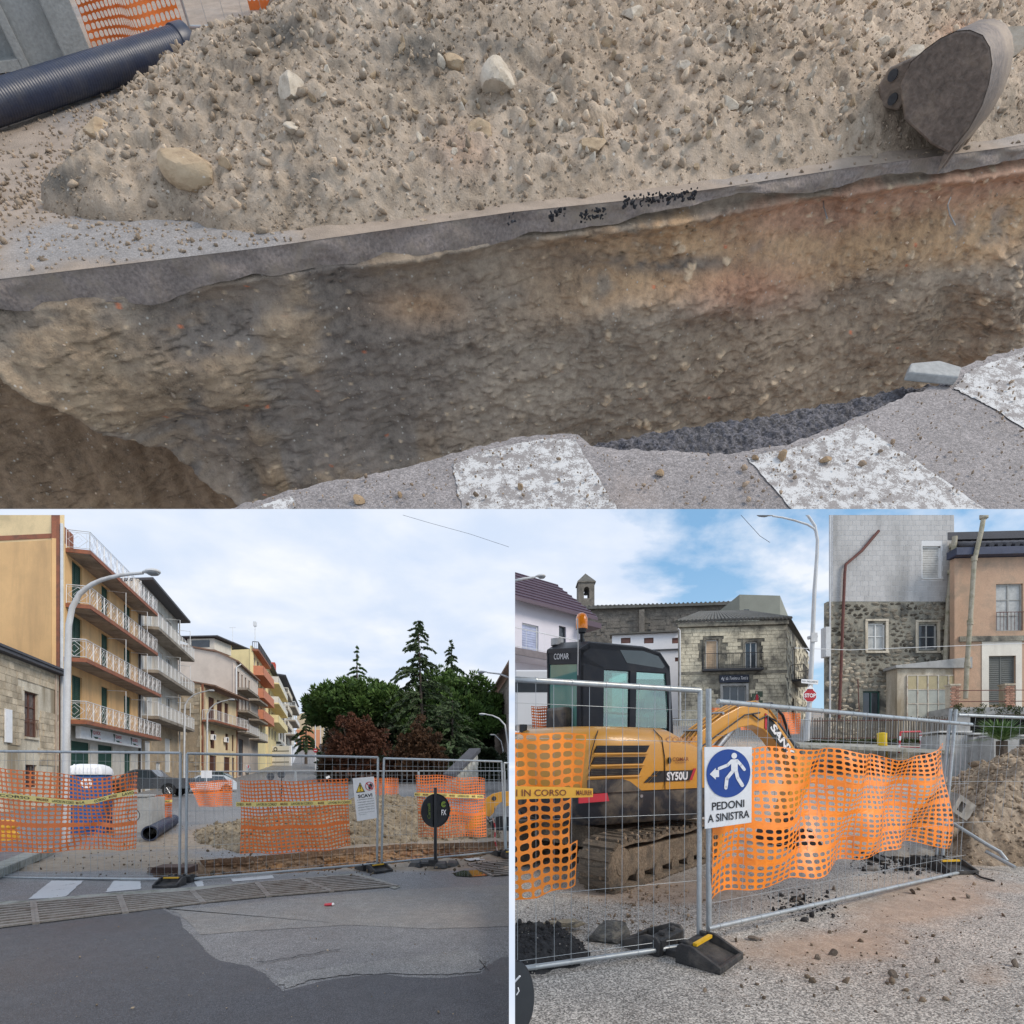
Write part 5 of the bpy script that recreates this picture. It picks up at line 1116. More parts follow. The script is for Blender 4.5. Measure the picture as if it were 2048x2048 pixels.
# house at the top of the ramp
f=Fac((594,205),(668,206));root=empty('far_house',f.pt(0,12),'beige gabled house at the top of the ramp','house')
mb=MB();mb.prism([f.pt(0,11),f.pt(13.5,11),f.pt(13.5,24.6),f.pt(7,27.4),f.pt(0,25.0)],-f.n*.4);mb.build('gable_wall',mat('plaster_beige',(.56,.45,.30),.88,.1,.5,20,.1,.1),root)
mb=MB();f.box(mb,0,13.5,19.6,19.8,.01,.05);f.box(mb,5.6,5.8,12,24,.01,.05);mb.build('band',pl_cream,root)
f2=Fac((592,196),(640,197));root=empty('garage',f2.pt(0,11.5),'low salmon-coloured garage building with two dark doors at the top of the ramp','garage')
gd=[(f2.s_at(594),f2.s_at(603),11.5,15.2),(f2.s_at(606),f2.s_at(616),11.5,15.0)];wall(f2,root,mat('plaster_salmon',(.58,.26,.14),.85,.1,.5,20,.1,.1),0,f2.len,11,18.8,gd)
for d_ in gd:window(f2,root,d_,'roller',rail_d,leaves=1,name='garage_door',pm=rail_d)
# white retaining wall of the ramp
f=Fac((506,114),(578,112));root=empty('retaining_wall',f.pt(0,4),'white retaining wall with dark stripes and round emblems at the foot of the ramp','wall')
mb=MB();f.box(mb,0,f.len,3.5,8.2,-1,0);mb.build('wall_body',ink_white,root)
for z in(4.9,6.0,7.1):mb=MB();f.box(mb,0,f.len,z,z+.16,0,.03);mb.build('stripe',rail_d,root)
for px_ in(528,551):mb=MB();u=f.s_at(px_);disc(mb,lambda a,b:f.pt(u+a,7.55+b,.02),0,0,.45,.45,16,inner=.55);mb.build('emblem',rail_d,root)
mb=MB();p0=f.pt(f.len,0,0);mb.hexa([Vector((p0.x,p0.y,3.5)),Vector((p0.x+.4,p0.y,3.5)),Vector((PXY(593,190).x+.6,190,9)),Vector((PXY(593,190).x,190,9)),Vector((p0.x,p0.y,8.2)),Vector((p0.x+.4,p0.y,8.2)),Vector((PXY(593,190).x+.6,190,13.2)),Vector((PXY(593,190).x,190,13.2))]);mb.build('side_wall',ink_white,root)
# big building behind the trees at the right edge
f=Fac((1045,62),(975,108));root=empty('office_building',f.pt(0,2),'long grey-brown building with narrow windows behind the trees at the right edge','building')
grb=mat('facade_brown_grey',(.34,.29,.25),.85,.15,1,20,.12,.15);ops=[(u,u+1.0,z,z+2.2)for u in np.arange(8,f.len-2,2.4)for z in(4.5,8.2,11.9)]
wall(f,root,grb,0,f.len,1,15.2,ops)
for d_ in ops:window(f,root,d_,'glass',winwhite,leaves=1)
roof_slab(root,[f.pt(-1,15.3,1.0),f.pt(f.len+1,15.3,1.0),f.pt(f.len+1,18.6,0)+Vector((8,3,0)),f.pt(-1,18.6,0)+Vector((8,3,0))],.3,tile_roof)
# STREET SITE: trees
def leaf_mat(name,base,var=.45,rough=.6,tr=.15):
 m=bpy.data.materials.new(name);m.use_nodes=True;n=NT(m.node_tree);b=n.n['Principled BSDF'];v=n.pos()
 f=n.noise(v,.55,5,.6);g=n.noise(v,5,3,.6);c=n.mix(n.mapr(f,.3,.7),tuple(x*(1-var)for x in base),tuple(x*(1+var)for x in base))
 c=n.mix(1.0,c,n.ramp(g,[(.3,.7),(.7,1.3)]),'MULTIPLY');n.l.new(c,b.inputs['Base Color']);b.inputs['Roughness'].default_value=rough;b.inputs['Specular IOR Level'].default_value=.25
 MATS[name]=m;return m
def leaves(name,C,size,m,root,up=.3,seed=0,asp=2.2,dirs=None):
 rg=np.random.RandomState(seed);n=len(C);d=rg.normal(size=(n,3));
 if dirs is not None:d=dirs+d*.35
 d/=np.linalg.norm(d,axis=1)[:,None];e=rg.normal(size=(n,3));e-=(e*d).sum(1)[:,None]*d;e/=np.linalg.norm(e,axis=1)[:,None]
 s_=size*rg.uniform(.6,1.4,n)[:,None];a=d*s_*asp/2;b=e*s_/2
 V=np.stack([C-a,C+b*.9-a*.1,C+a,C-b*.9+a*.1],1).reshape(-1,3)
 Mi=np.array(wmat(root).inverted());V=V@Mi[:3,:3].T+Mi[:3,3];me=bpy.data.meshes.new(name);me.vertices.add(4*n);me.vertices.foreach_set('co',V.ravel().astype(np.float32))
 me.loops.add(4*n);me.loops.foreach_set('vertex_index',np.arange(4*n,dtype=np.int32));me.polygons.add(n);me.polygons.foreach_set('loop_start',np.arange(0,4*n,4,dtype=np.int32));me.update(calc_edges=True)
 me.materials.append(m);o=bpy.data.objects.new(name,me);COL.objects.link(o);o.parent=root;return o
bark=mat('bark',(.085,.065,.05),.9,.3,4,30,.3,.5)
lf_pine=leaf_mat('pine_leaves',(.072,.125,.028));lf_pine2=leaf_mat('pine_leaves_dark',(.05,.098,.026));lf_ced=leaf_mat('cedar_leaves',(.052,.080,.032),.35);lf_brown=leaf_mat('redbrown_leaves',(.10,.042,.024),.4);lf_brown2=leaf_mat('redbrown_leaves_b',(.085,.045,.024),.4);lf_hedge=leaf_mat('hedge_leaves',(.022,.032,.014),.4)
def puffs(cx,cy,cz,rx,ry,rz,n,rp,rg,shell=.55,flat=None):
 """leaf-clump centres through an irregular ellipsoid crown"""
 P=[];k=0
 while len(P)<n:
  k+=1;d=rg.normal(size=3);d/=np.linalg.norm(d);r_=rg.uniform(shell,1)**.7;q=d*r_;lump=.82+.3*vn(np.array([d[0]*2.4+cx]),np.array([d[2]*2.4+d[1]+cy]),3)[0]
  p=q*lump;z=p[2]*rz
  if flat is not None and p[2]<flat:z=flat*rz+(p[2]-flat)*rz*.25
  P.append((cx+p[0]*rx,cy+p[1]*ry,cz+z,rp*rg.uniform(.7,1.25)))
 return np.array(P)
def crown(root,name,P,per,size,m,seed,asp=2.2,squash=.8):
 rg=np.random.RandomState(seed);n=len(P);d=rg.normal(size=(n*per,3));d/=np.linalg.norm(d,axis=1)[:,None];r_=rg.uniform(.35,1,(n*per,1))**.5
 C=np.repeat(P[:,:3],per,0)+d*r_*np.repeat(P[:,3:4],per,0)*np.array([1,1,squash]);return leaves(name,C,size,m,root,seed=seed,asp=asp,dirs=d*.8+np.array([0,0,.5]))
def trunk(root,pts,rs,n=8):mb=MB();mb.tube(pts,rs,n);return mb.build('trunk',bark,root,smooth=60)
def limbs(root,base,P,k,r0,seed):
 rg=random.Random(seed);
 for i in range(k):
  q=P[rg.randrange(len(P))];mb=MB();b=Vector(base);e=Vector(q[:3]);mid=b.lerp(e,.5)+Vector((0,0,(e.z-b.z)*.1));mb.tube([b,mid,e],[r0,r0*.6,r0*.2],6);mb.build('limb',bark,root,smooth=60)
def pine(px,Y,rt,rb,w_px,label,seed,m=None,n=210,per=110,flat=-.25):
 c=W(px,(rt+rb)/2,Y);rx=w_px/2/F*Y;rz=(rb-rt)/2/F*Y;root=empty('pine_tree',(c.x,Y,float(ZB(Y))),label,'tree');rg=np.random.RandomState(seed)
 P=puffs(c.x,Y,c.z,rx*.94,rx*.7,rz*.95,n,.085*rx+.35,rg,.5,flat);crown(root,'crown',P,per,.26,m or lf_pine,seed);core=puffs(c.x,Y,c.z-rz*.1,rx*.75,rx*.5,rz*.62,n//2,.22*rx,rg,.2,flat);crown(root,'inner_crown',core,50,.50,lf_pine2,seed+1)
 b=Vector((c.x,Y,float(ZB(Y))-.2));t=Vector((c.x+.2,Y,c.z-rz*.3));trunk(root,[b,b.lerp(t,.5)+Vector((.15,0,0)),t],[.34,.28,.2]);limbs(root,t-Vector((0,0,1)),P,10,.14,seed);return root
def cedar(px,Y,rt,rb,wmax,label,seed,tiers=26,lean=0,prof=None,m=None,lsz=.17):
 """cedar / fir: leader with whorls of long, slightly drooping branches carrying flat sprays"""
 top=W(px,rt,Y);bot=W(px+lean,rb,Y);root=empty('conifer_tree',(bot.x,Y,float(ZB(Y))),label,'tree');rg=np.random.RandomState(seed);g0=float(ZB(Y))-.3
 trunk(root,[(bot.x,Y,g0),tuple(bot),tuple(top)],[.36,.26,.03]);Cn=[];Dn=[];mb=MB();pr=prof or(lambda t:t**.8)
 for i in range(tiers):
  t=(i+.6)/tiers;z=top.z+(bot.z-top.z)*t;x=top.x+(bot.x-top.x)*t;L0=wmax*pr(t)/F*Y
  for k in range(rg.randint(2,5)):
   a=rg.uniform(0,2*math.pi);Lb=L0*rg.uniform(.3,1.3);d=np.array([math.cos(a),math.sin(a)*.9,0]);rise=rg.uniform(.02,.25);m_=9;pts=[]
   for q in range(m_):
    s_=q/(m_-1);pts.append(np.array([x,Y,z])+d*Lb*s_+np.array([0,0,Lb*(rise*s_-.42*s_*s_*s_)]))
   mb.tube([tuple(p)for p in pts],[max(.012,.05*(1-q/m_)*(L0/4+.3))for q in range(m_)],4,caps=False)
   ns=int(10+Lb*26);ss=rg.uniform(.08,1.0,ns)**.8;idx=np.clip((ss*(m_-1)).astype(int),0,m_-2);pa=np.array(pts);base=pa[idx]+(pa[idx+1]-pa[idx])*(ss*(m_-1)-idx)[:,None]
   side=np.array([-d[1],d[0],0]);spread=(.10+.11*Lb)*(1-.55*ss);off=side*(rg.uniform(-1,1,ns)*spread)[:,None]+np.array([0,0,1])*(rg.uniform(-.28,.06,ns)*(.3+.3*Lb**.5))[:,None]
   Cn.append(base+off);Dn.append(np.tile(d*.8+np.array([0,0,-.45]),(ns,1))+side*(rg.uniform(-.6,.6,ns))[:,None])
 mb.build('branches',bark,root,fixn=False);C=np.concatenate(Cn);D_=np.concatenate(Dn);leaves('foliage',C,lsz,m or lf_ced,root,seed=seed,asp=2.6,dirs=D_);return root
cedar(714,98,1290,1420,20,'slim pale fir tip rising behind the left umbrella pine',31,16,prof=lambda t:.25+t**.7 if t>.3 else t+.1,m=lf_pine2,lsz=.26)
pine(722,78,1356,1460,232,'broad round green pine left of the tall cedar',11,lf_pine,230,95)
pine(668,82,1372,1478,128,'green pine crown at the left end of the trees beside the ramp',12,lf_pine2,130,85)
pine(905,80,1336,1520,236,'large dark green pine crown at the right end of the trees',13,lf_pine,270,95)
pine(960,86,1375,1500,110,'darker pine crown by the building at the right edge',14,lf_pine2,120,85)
cedar(903,92,1279,1400,46,'cedar tip with spreading branches right of the tallest cedar',33,20,prof=lambda t:.12+t**1.25,lsz=.24)
cedar(836,66,1240,1536,88,'tallest dark cedar with long drooping branches in the middle of the trees',34,46,lean=12,prof=lambda t:(.14+t*.9 if t<.32 else .45+.85*(t-.25))*(1.15 if .30<t<.4 else 1),lsz=.20)
cedar(905,62,1400,1545,82,'low wide dark cedar in front of the right pine',35,24,prof=lambda t:.3+.8*t,lsz=.20)
cedar(612,120,1425,1500,34,'small dark cedar by the houses left of the pine',36,12,prof=lambda t:.25+.9*t,lsz=.3)
def bush(px,Y,rt,rb,w_px,label,seed,m,n=150):
 c=W(px,(rt+rb)/2,Y);rx=w_px/2/F*Y;rz=(rb-rt)/2/F*Y;root=empty('bush',(c.x,Y,float(ZB(Y))),label,'bush');rg=np.random.RandomState(seed);P=[]
 while len(P)<n:
  d=rg.normal(size=3);d/=np.linalg.norm(d);r_=rg.uniform(.35,1);tz=d[2]*r_;wz=1.05-.42*max(0,tz);lump=.8+.35*vn(np.array([d[0]*3+seed]),np.array([d[2]*3]),5)[0];P.append((c.x+d[0]*r_*rx*wz*lump,Y+d[1]*r_*rx*.6,c.z+tz*rz*lump,.075*rx+.25))
 P=np.array(P);crown(root,'foliage',P,110,.15,m,seed,1.7,1.);mb=MB();b=Vector((c.x,Y,float(ZB(Y))-.3))
 for i in range(7):q=P[rg.randint(len(P))];mb.tube([b,Vector(q[:3])],[.09,.03],5)
 mb.build('stems',bark,root);return root
bush(714,56,1422,1572,136,'big red-brown bushy tree left of centre in front of the pines',41,lf_brown,190)
bush(668,60,1480,1575,66,'small brown bush at the left foot of the big red-brown tree',42,lf_brown2,70)
bush(842,56,1444,1572,112,'red-brown bushy tree right of centre in front of the cedar',43,lf_brown2,150)
bush(800,58,1500,1575,90,'low brown bush between the two red-brown trees',44,lf_brown,80)
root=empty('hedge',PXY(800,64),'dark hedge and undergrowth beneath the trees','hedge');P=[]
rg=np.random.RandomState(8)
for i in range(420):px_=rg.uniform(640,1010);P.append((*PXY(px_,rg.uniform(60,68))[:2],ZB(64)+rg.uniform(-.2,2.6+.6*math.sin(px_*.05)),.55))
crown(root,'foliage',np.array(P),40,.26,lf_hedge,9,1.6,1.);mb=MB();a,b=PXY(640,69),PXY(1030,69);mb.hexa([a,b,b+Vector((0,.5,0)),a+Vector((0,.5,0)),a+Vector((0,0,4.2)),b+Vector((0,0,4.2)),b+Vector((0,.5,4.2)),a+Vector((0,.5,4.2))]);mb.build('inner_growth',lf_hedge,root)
P=[]
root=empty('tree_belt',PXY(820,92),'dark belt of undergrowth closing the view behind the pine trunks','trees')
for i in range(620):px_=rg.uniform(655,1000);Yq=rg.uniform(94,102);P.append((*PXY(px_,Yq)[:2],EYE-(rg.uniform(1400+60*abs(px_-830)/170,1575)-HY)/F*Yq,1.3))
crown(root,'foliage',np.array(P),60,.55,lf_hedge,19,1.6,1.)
rag=mat('white_ragstone',(.58,.56,.50),.85,.2,3,30,.2,.4,dirt=(.3,.28,.24),dirt_amt=.4,dirt_scale=2,rnd=.2,coord='pos')
for(pa_,pb_,Y0,Y1,r0,r1,lb)in(((641),(668),88,74,1494,1540,'white stone retaining wedge with a dark coping right of the ramp'),((905),(955),40,44,1556,1504,'white stone wedge with a black coping at the right, behind the fence')):
 f=Fac((pa_,Y0),(pb_,Y1));z0,z1=EYE-(r0-HY)/F*Y0,EYE-(r1-HY)/F*Y1;gz=min(float(ZB(Y0)),float(ZB(Y1)))-.5;root=empty('retaining_wall',f.pt(0,gz),lb,'wall')
 mb=MB();mb.prism([f.pt(0,gz),f.pt(f.len,gz),f.pt(f.len,z1),f.pt(0,z0)],-f.n*.5);mb.build('wall_body',rag,root)
 blocks(f,root,rag,0,f.len,gz+.3,max(z0,z1),.32,.55,lambda c,z,a,b,c0,c1:c1<min(z0+(z1-z0)*a/f.len,z0+(z1-z0)*b/f.len)-.03,.06,.3,4,'stone')
 mb=MB();mb.hexa([f.pt(-.1,z0,.25),f.pt(f.len,z1,.25),f.pt(f.len,z1,-.7),f.pt(-.1,z0,-.7),f.pt(-.1,z0+.3,.25),f.pt(f.len,z1+.3,.25),f.pt(f.len,z1+.3,-.7),f.pt(-.1,z0+.3,-.7)]);mb.build('coping',dark_roof,root)
root=empty('ivy_mass',W(975,1540,46),'black-green mass of ivy right of the white stone wedge','ivy');P=[(*W(rg.uniform(962,990),rg.uniform(1503,1550),46)[:],.35)for _ in range(90)];crown(root,'foliage',np.array(P),80,.16,lf_hedge,10,1.6,1.)
# lamp posts, signs on poles
def arc_lamp(root,pts,r0,r1,head,hl=.55,hdir=(1,0,.03)):
 pts=[Vector(p)for p in pts];n=len(pts);mb=MB();mb.tube(pts,[r0+(r1-r0)*i/(n-1)for i in range(n)],10);mb.build('pole',lampgrey,root,smooth=60)
 h=Vector(head);d=Vector(hdir).normalized();M=basis(h,d,(0,0,1));mb=MB();rings=[]
 for t,w_,hh in((-.02,.03,.035),(.12,.06,.05),(.3,.11,.075),(.62,.14,.085),(.9,.11,.06),(1.0,.04,.03)):
  rings.append([M@Vector((hl*t,w_*math.cos(a)*1.0,.02+hh*math.sin(a)*(1 if math.sin(a)>0 else .55)))for a in[2*math.pi*k/10 for k in range(10)]])
 mb.loft(rings);mb.build('lamp_head',lampgrey,root,smooth=50);mb=MB();rings=[]
 for t,w_,hh in((.3,.07,.03),(.45,.11,.06),(.75,.11,.06),(.92,.06,.03)):rings.append([M@Vector((hl*t,w_*math.cos(a),-.015+hh*math.sin(a)))for a in[2*math.pi*k/10 for k in range(10)]])
 mb.loft(rings);mb.build('lamp_cover',lampglass,root,smooth=50)
def px_pts(L_,Y):return[W(x,y,Y)for x,y in L_]
root=empty('street_lamp',W(132,1690,14),'tall grey street lamp with a long curved arm in front of the orange house','street lamp')
P=px_pts([(131,1688),(132,1560),(134,1400),(136,1300),(137.5,1250),(144.5,1215),(159,1188),(172,1177),(185,1168),(203,1160),(220,1155),(243,1150),(265,1147.5),(286,1146)],14)
P[0].z=-.02;arc_lamp(root,P,.085,.035,P[-1],.42);mb=MB();mb.tube([P[0],P[1]+Vector((0,0,-.6))],.10,10);mb.build('base_sleeve',lampgrey,root,smooth=50)
root=empty('street_lamp',W(368,1560,46),'slim curved street lamp in front of the stone gable wall','street lamp');P=px_pts([(368,1545),(369,1430),(370,1410),(377,1398),(389,1389),(404,1384),(414,1382)],46);P[0].z=.4;arc_lamp(root,P,.08,.04,P[-1],.6)
root=empty('street_lamp',W(414,1560,50),'slim curved street lamp in front of the small yellow house','street lamp');P=px_pts([(414,1545),(414.5,1440),(415,1428),(420,1417),(430,1408),(443,1403),(456,1400)],50);P[0].z=.6;arc_lamp(root,P,.08,.04,P[-1],.6)
for k,(hx_,hy_,pts,Y,lb)in enumerate([(974,1346,[(1034,1700),(1034,1380),(1022,1357),(1000,1348),(974,1345)],34,'upper street lamp arm reaching in from the right edge above the trees'),(973,1429,[(1018,1700),(1016,1490),(1010,1450),(998,1437),(985,1431),(973,1429)],44,'street lamp arm at the right edge in front of the brown building'),(990,1470,[(1008,1640),(1006,1500),(1002,1482),(990,1470)],66,'lowest small street lamp at the right edge')]):
 P=px_pts(pts,Y);P[0].z=float(ZB(Y));root=empty('street_lamp',tuple(P[0]),lb,'street lamp');arc_lamp(root,P,.08,.04,P[-1],.6,hdir=(-1,0,.02))
root=empty('street_lamp',W(628,1530,130),'far thin lamp arm above the pine at the top of the ramp','street lamp');P=px_pts([(630,1530),(630,1400),(626,1389),(616,1387)],130);P[0].z=5;arc_lamp(root,P,.09,.05,P[-1],.9,hdir=(-1,0,.02))
for k,px_ in enumerate((641,649,655)):r_=empty('flagpole',PXY(px_,108,4),['left','middle','right'][k]+' one of three thin white poles beside the ramp','pole','white poles beside the ramp');mb=MB();mb.tube([PXY(px_,108,3.8),W(px_,1441+k*2,108)],.10,6);mb.build('shaft',ink_white,r_,smooth=60)
root=empty('road_sign',PXY(631,92,3),'small round red no-entry sign on a white pole at the foot of the ramp','road sign');mb=MB();mb.tube([PXY(631,92,2.8),W(631,1436,92)],.07,6);mb.build('pole',ink_white,root,smooth=60)
c=W(631,1501,91.8);fn=lambda a,b:c+Vector((a,0,b));mb=MB();disc(mb,fn,0,0,.36,.36,20);mb.build('sign_disc',ink_red,root,fixn=False);c2=c;mb=MB();fn2=lambda a,b:c2+Vector((a,-.02,b));poly(mb,fn2,[(-.24,-.06),(.24,-.06),(.24,.06),(-.24,.06)]);mb.build('sign_bar',ink_white,root,fixn=False)
for k,(x,y,Y)in enumerate(((541,1553,24),(563,1549,24))):
 root=empty('road_sign',PXY(x,Y,0),('dark back of a round road sign, left of the pair behind the fence' if k==0 else 'dark back of a round road sign, right of the pair behind the fence'),'road sign','round road signs seen from behind');c=W(x,y,Y);mb=MB();mb.tube([(c.x,Y,.1),(c.x,Y,c.z+.15)],.025,6);mb.build('pole',darksteel,root)
 mb=MB();mb.lathe([(.165,-.01),(.165,.01)],n=20,M=Matrix.Translation(c)@Matrix.Rotation(R(90),4,'X'));mb.build('sign_disc',mat('sign_back',(.06,.065,.075),.5,.1,4,30,.1,0),root)
 # cars
def car(root,M,Lc,Wc,Hc,prof,wins,paint,wheels=(.17,.83),wr=.33,rear=True,lights=True):
 """body lofted across the width from a side profile; x along the length (rear at +x), y width, z up"""
 mb=MB();secs=((-.5,.93,.0),(-.47,.985,0),(-.38,1,1),(.38,1,1),(.47,.985,0),(.5,.93,0));rings=[]
 for yy,sc_,full in secs:
  ring=[]
  for x,z in prof:
   ztop=z;inset=1-.16*max(0,(z-.52))/.48 if z>.52 else 1;ring.append(M@Vector((x*Lc*(.99 if abs(yy)>.45 else 1)+Lc*.0,yy*Wc*inset,ztop*Hc)))
  rings.append(ring)
 mb.loft(rings);mb.build('body',paint,root,smooth=35)
 for sgn in(-1,1):
  for w_ in wins:
   mb=MB();q=[]
   for x,z in w_:inset=1-.16*max(0,(z-.52))/.48;q.append(M@Vector((x*Lc,sgn*(Wc*.5*inset+.004),z*Hc)))
   mb.add(q,[tuple(range(len(q)))]);mb.build('window',winglass,root,fixn=False)
  for x in wheels:
   mb=MB();Mw=M@Matrix.Translation((x*Lc,sgn*(Wc/2-.10),wr))@Matrix.Rotation(R(90),4,'X');mb.lathe([(wr*.62,-.11),(wr*.93,-.115),(wr,-.08),(wr,.08),(wr*.93,.115),(wr*.62,.11)],n=20,M=Mw);wh=mb.build('wheel',car_tyre,root,smooth=40)
   mb=MB();so_=Mw@Matrix.Translation((0,0,-sgn*.112));mb.lathe([(wr*.6,-.004),(wr*.6,.004)],n=18,M=so_)
   mb.build('rim',darksteel,wh);mb=MB()
   for k in range(6):a=k*math.pi/3;mb.tube([so_@Vector((0,0,-sgn*.008)),so_@Vector((wr*.56*math.cos(a),wr*.56*math.sin(a),-sgn*.008))],.028,4)
   mb.lathe([(wr*.6,-.012),(wr*.6,.012),(wr*.53,.012),(wr*.53,-.012)],n=18,M=so_);mb.build('spokes',rim_m,wh)
   mb=MB();q=[M@Vector((x*Lc+wr*1.2*math.cos(a),sgn*(Wc/2+.003),wr*1.0+wr*1.2*math.sin(a)))for a in[math.pi*t/12 for t in range(13)]];mb.add(q,[tuple(range(13))]);mb.build('wheel_arch',blackplas,root,fixn=False)
 return root
prof_hatch=[(0,.22),(0,.45),(.03,.55),(.22,.62),(.38,.95),(.5,1),(.8,.985),(.93,.78),(1.0,.6),(1.0,.22)]
prof_pick=[(0,.26),(0,.5),(.04,.58),(.22,.64),(.34,.93),(.42,1),(.60,.985),(.68,.76),(.72,.70),(1.0,.68),(1.0,.3)]
prof_sed=[(0,.22),(0,.5),(.04,.58),(.25,.66),(.38,.95),(.48,1),(.66,.98),(.82,.72),(.98,.68),(1.0,.22)]
def place_car(px,Y,ang,z=None):o=PXY(px,Y,float(ZB(Y))if z is None else z);return Matrix.Translation(o)@Matrix.Rotation(R(ang),4,'Z')
pg=mat('car_paint_grey',(.095,.105,.125),.28,.06,1,200,.04,0,metal=.35,coat=.6);pgr=mat('car_paint_green',(.02,.05,.045),.25,.06,1,200,.04,0,coat=.6);psil=mat('car_paint_silver',(.50,.53,.56),.28,.05,1,200,.03,0,metal=.4,coat=.5);pw=mat('car_paint_white',(.62,.64,.67),.3,.05,1,200,.03,0,coat=.5)
M=place_car(208,37.0,10,.45);root=empty('pickup_truck',M.translation,'dark grey pickup truck parked behind the mesh fence beside the portable toilet','pickup truck')
car(root,M,5.3,1.85,1.78,prof_pick,[[(.25,.66),(.355,.91),(.42,.945),(.42,.66)],[(.43,.66),(.43,.95),(.55,.945),(.555,.66)],[(.565,.66),(.565,.93),(.60,.93),(.66,.72)]],pg,(.165,.80),.40)
mb=MB();mb.box((5.25,-.9,.95),(5.32,-.72,1.2),M);mb.build('tail_light',ink_red,root);mb=MB();mb.box((3.6,-.93,.38),(4.0,-.90,.5),M);mb.build('side_step',rim_m,root)
M=place_car(344,41,35,.5);root=empty('parked_car',M.translation,'silver car behind the pair of fence uprights, right of the pickup','car');car(root,M,4.2,1.7,1.42,prof_hatch,[[(.27,.62),(.39,.9),(.5,.94),(.5,.62)],[(.52,.62),(.52,.94),(.78,.92),(.86,.62)]],psil,(.17,.82),.32)
M=place_car(386,52,12,.9);root=empty('parked_car',M.translation,'dark green hatchback behind the small white notice','car');car(root,M,3.3,1.6,1.38,prof_hatch,[[(.27,.62),(.39,.9),(.5,.94),(.5,.62)],[(.52,.62),(.52,.94),(.78,.92),(.86,.62)]],pgr,(.17,.82),.30)
M=place_car(441,76,14,2.1);root=empty('parked_car',M.translation,'small silver hatchback parked below the pale yellow house','car');car(root,M,3.7,1.6,1.62,prof_hatch,[[(.27,.62),(.39,.9),(.5,.94),(.5,.62)],[(.52,.62),(.52,.94),(.66,.93),(.66,.62)],[(.68,.62),(.68,.93),(.80,.91),(.86,.62)]],psil,(.17,.82),.30)
mb=MB();mb.box((3.55,-.78,1.0),(3.66,-.62,1.35),M);mb.build('tail_light',ink_red,root)
M=place_car(533,122,20,8.3);root=empty('parked_car',M.translation,'silver car parked on the upper street above the white retaining wall','car');car(root,M,3.6,1.7,1.5,prof_hatch,[[(.27,.62),(.39,.9),(.5,.94),(.5,.62)],[(.52,.62),(.52,.94),(.78,.92),(.86,.62)]],psil,(.17,.82),.32)
mb=MB();a=PXY(505,116,8.2);b=PXY(590,116,8.2);mb.quad(a,b,PXY(592,196,12.0),PXY(540,196,9));tag(mb.build('upper_street',street),kind='structure')
# portable toilet, chamber, pipe, barrier
blue_p=mat('toilet_blue',(.02,.10,.30),.4,.1,2,30,.06,.05,dirt=(.03,.07,.16),dirt_amt=.2,dirt_scale=2)
f=Fac((134,16.1),(204,16.4));root=empty('portable_toilet',f.pt(.5,0),'blue portable toilet with a white rounded roof behind the orange net','portable toilet');wd=f.len
mb=MB();f.box(mb,0,wd,.0,1.72,-1.0,0);mb.build('cabin',blue_p,root,bevel=.02)
mb=MB();f.box(mb,.12,wd-.12,.12,1.66,0,.03);mb.build('door',blue_p,root,bevel=.01)
mb=MB();rings=[]
for z,i_ in((1.73,-.02),(1.78,-.03),(1.9,.01),(1.98,.08),(2.03,.22),(2.04,.4)):rings.append([f.pt(i_,z,.03-i_*.6),f.pt(wd*.3,z,.05-i_*.6),f.pt(wd*.7,z,.05-i_*.6),f.pt(wd-i_*.75,z,.03-i_*.6),f.pt(wd+.05-i_*.75,z,-.4),f.pt(wd-i_*.75,z,-1.02+i_),f.pt(i_,z,-1.02+i_)])
mb.loft(rings)
for k in range(7):u=.12+k*(wd-.24)/6;mb.tube([f.pt(u,1.78,.07),f.pt(u,1.92,.045),f.pt(u+.02,2.02,-.12)],.018,5)
mb.build('roof',ink_white,root,smooth=30)
mb=MB();fn=lambda a,b:f.pt(a,b,.036);disc(mb,fn,wd*.57,1.48,.145,.145,24);mb.build('round_label',ink_white,root,fixn=False)
mb=MB();fn=lambda a,b:f.pt(wd*.57-.11+.22*a,1.40+.16*b,.04);lettering(mb,'WC',fn,.15,.85,.1,.9,0,.01);mb.build('lettering',blue_p,root,fixn=False)
f=Fac((256,16.7),(293,16.85));root=empty('concrete_chamber',f.pt(.5,0),'square grey concrete manhole chamber beside the pickup and the black pipe','concrete block');wd=f.len
mb=MB();f.box(mb,-.35,wd,.0,1.06,-.9,0);mb.build('chamber_wall',concrete,root,bevel=.01);mb=MB();f.box(mb,-.40,wd+.03,1.06,1.12,-.92,.03);mb.build('top_rim',concrete,root,bevel=.008)
mb=MB();fn=lambda a,b:f.pt(a,b,.004);disc(mb,fn,.14,.52,.17,.2,24,inner=.88);mb.build('knockout_ring',darksteel,root,fixn=False)
mb=MB();pf_=[f.pt(wd,.0,0),f.pt(wd+.12,0,-.9),f.pt(wd+.12,1.05,-.9),f.pt(wd,1.05,0)];mb.prism(pf_,f.d*.14);mb.build('side_panel',concrete,root)
a=Vector((*gB(300,1682)[:2],.20));b=Vector((*gB(347,1650)[:2],.20));b=a+(b-a)*1.0;ax=(b-a).normalized();Mx=basis(a,(0,0,1),ax);Mx=Matrix.Translation(a)@ax.to_track_quat('Z','Y').to_matrix().to_4x4();ln=(b-a).length
root=empty('drain_pipe',a,'short length of black corrugated pipe lying beside the concrete chamber','pipe');mb=MB();prof=[]
for i in range(int(ln/.05)):z=i*.05;prof+=[(.175,z),(.185,z+.012),(.185,z+.035),(.175,z+.044)]
mb.lathe(prof,n=24,M=Mx);mb.f=[f_ for f_ in mb.f if len(f_)==4];mb.mi=[0]*len(mb.f);mb.build('pipe_wall',pipe_m,root,smooth=50,fixn=False)
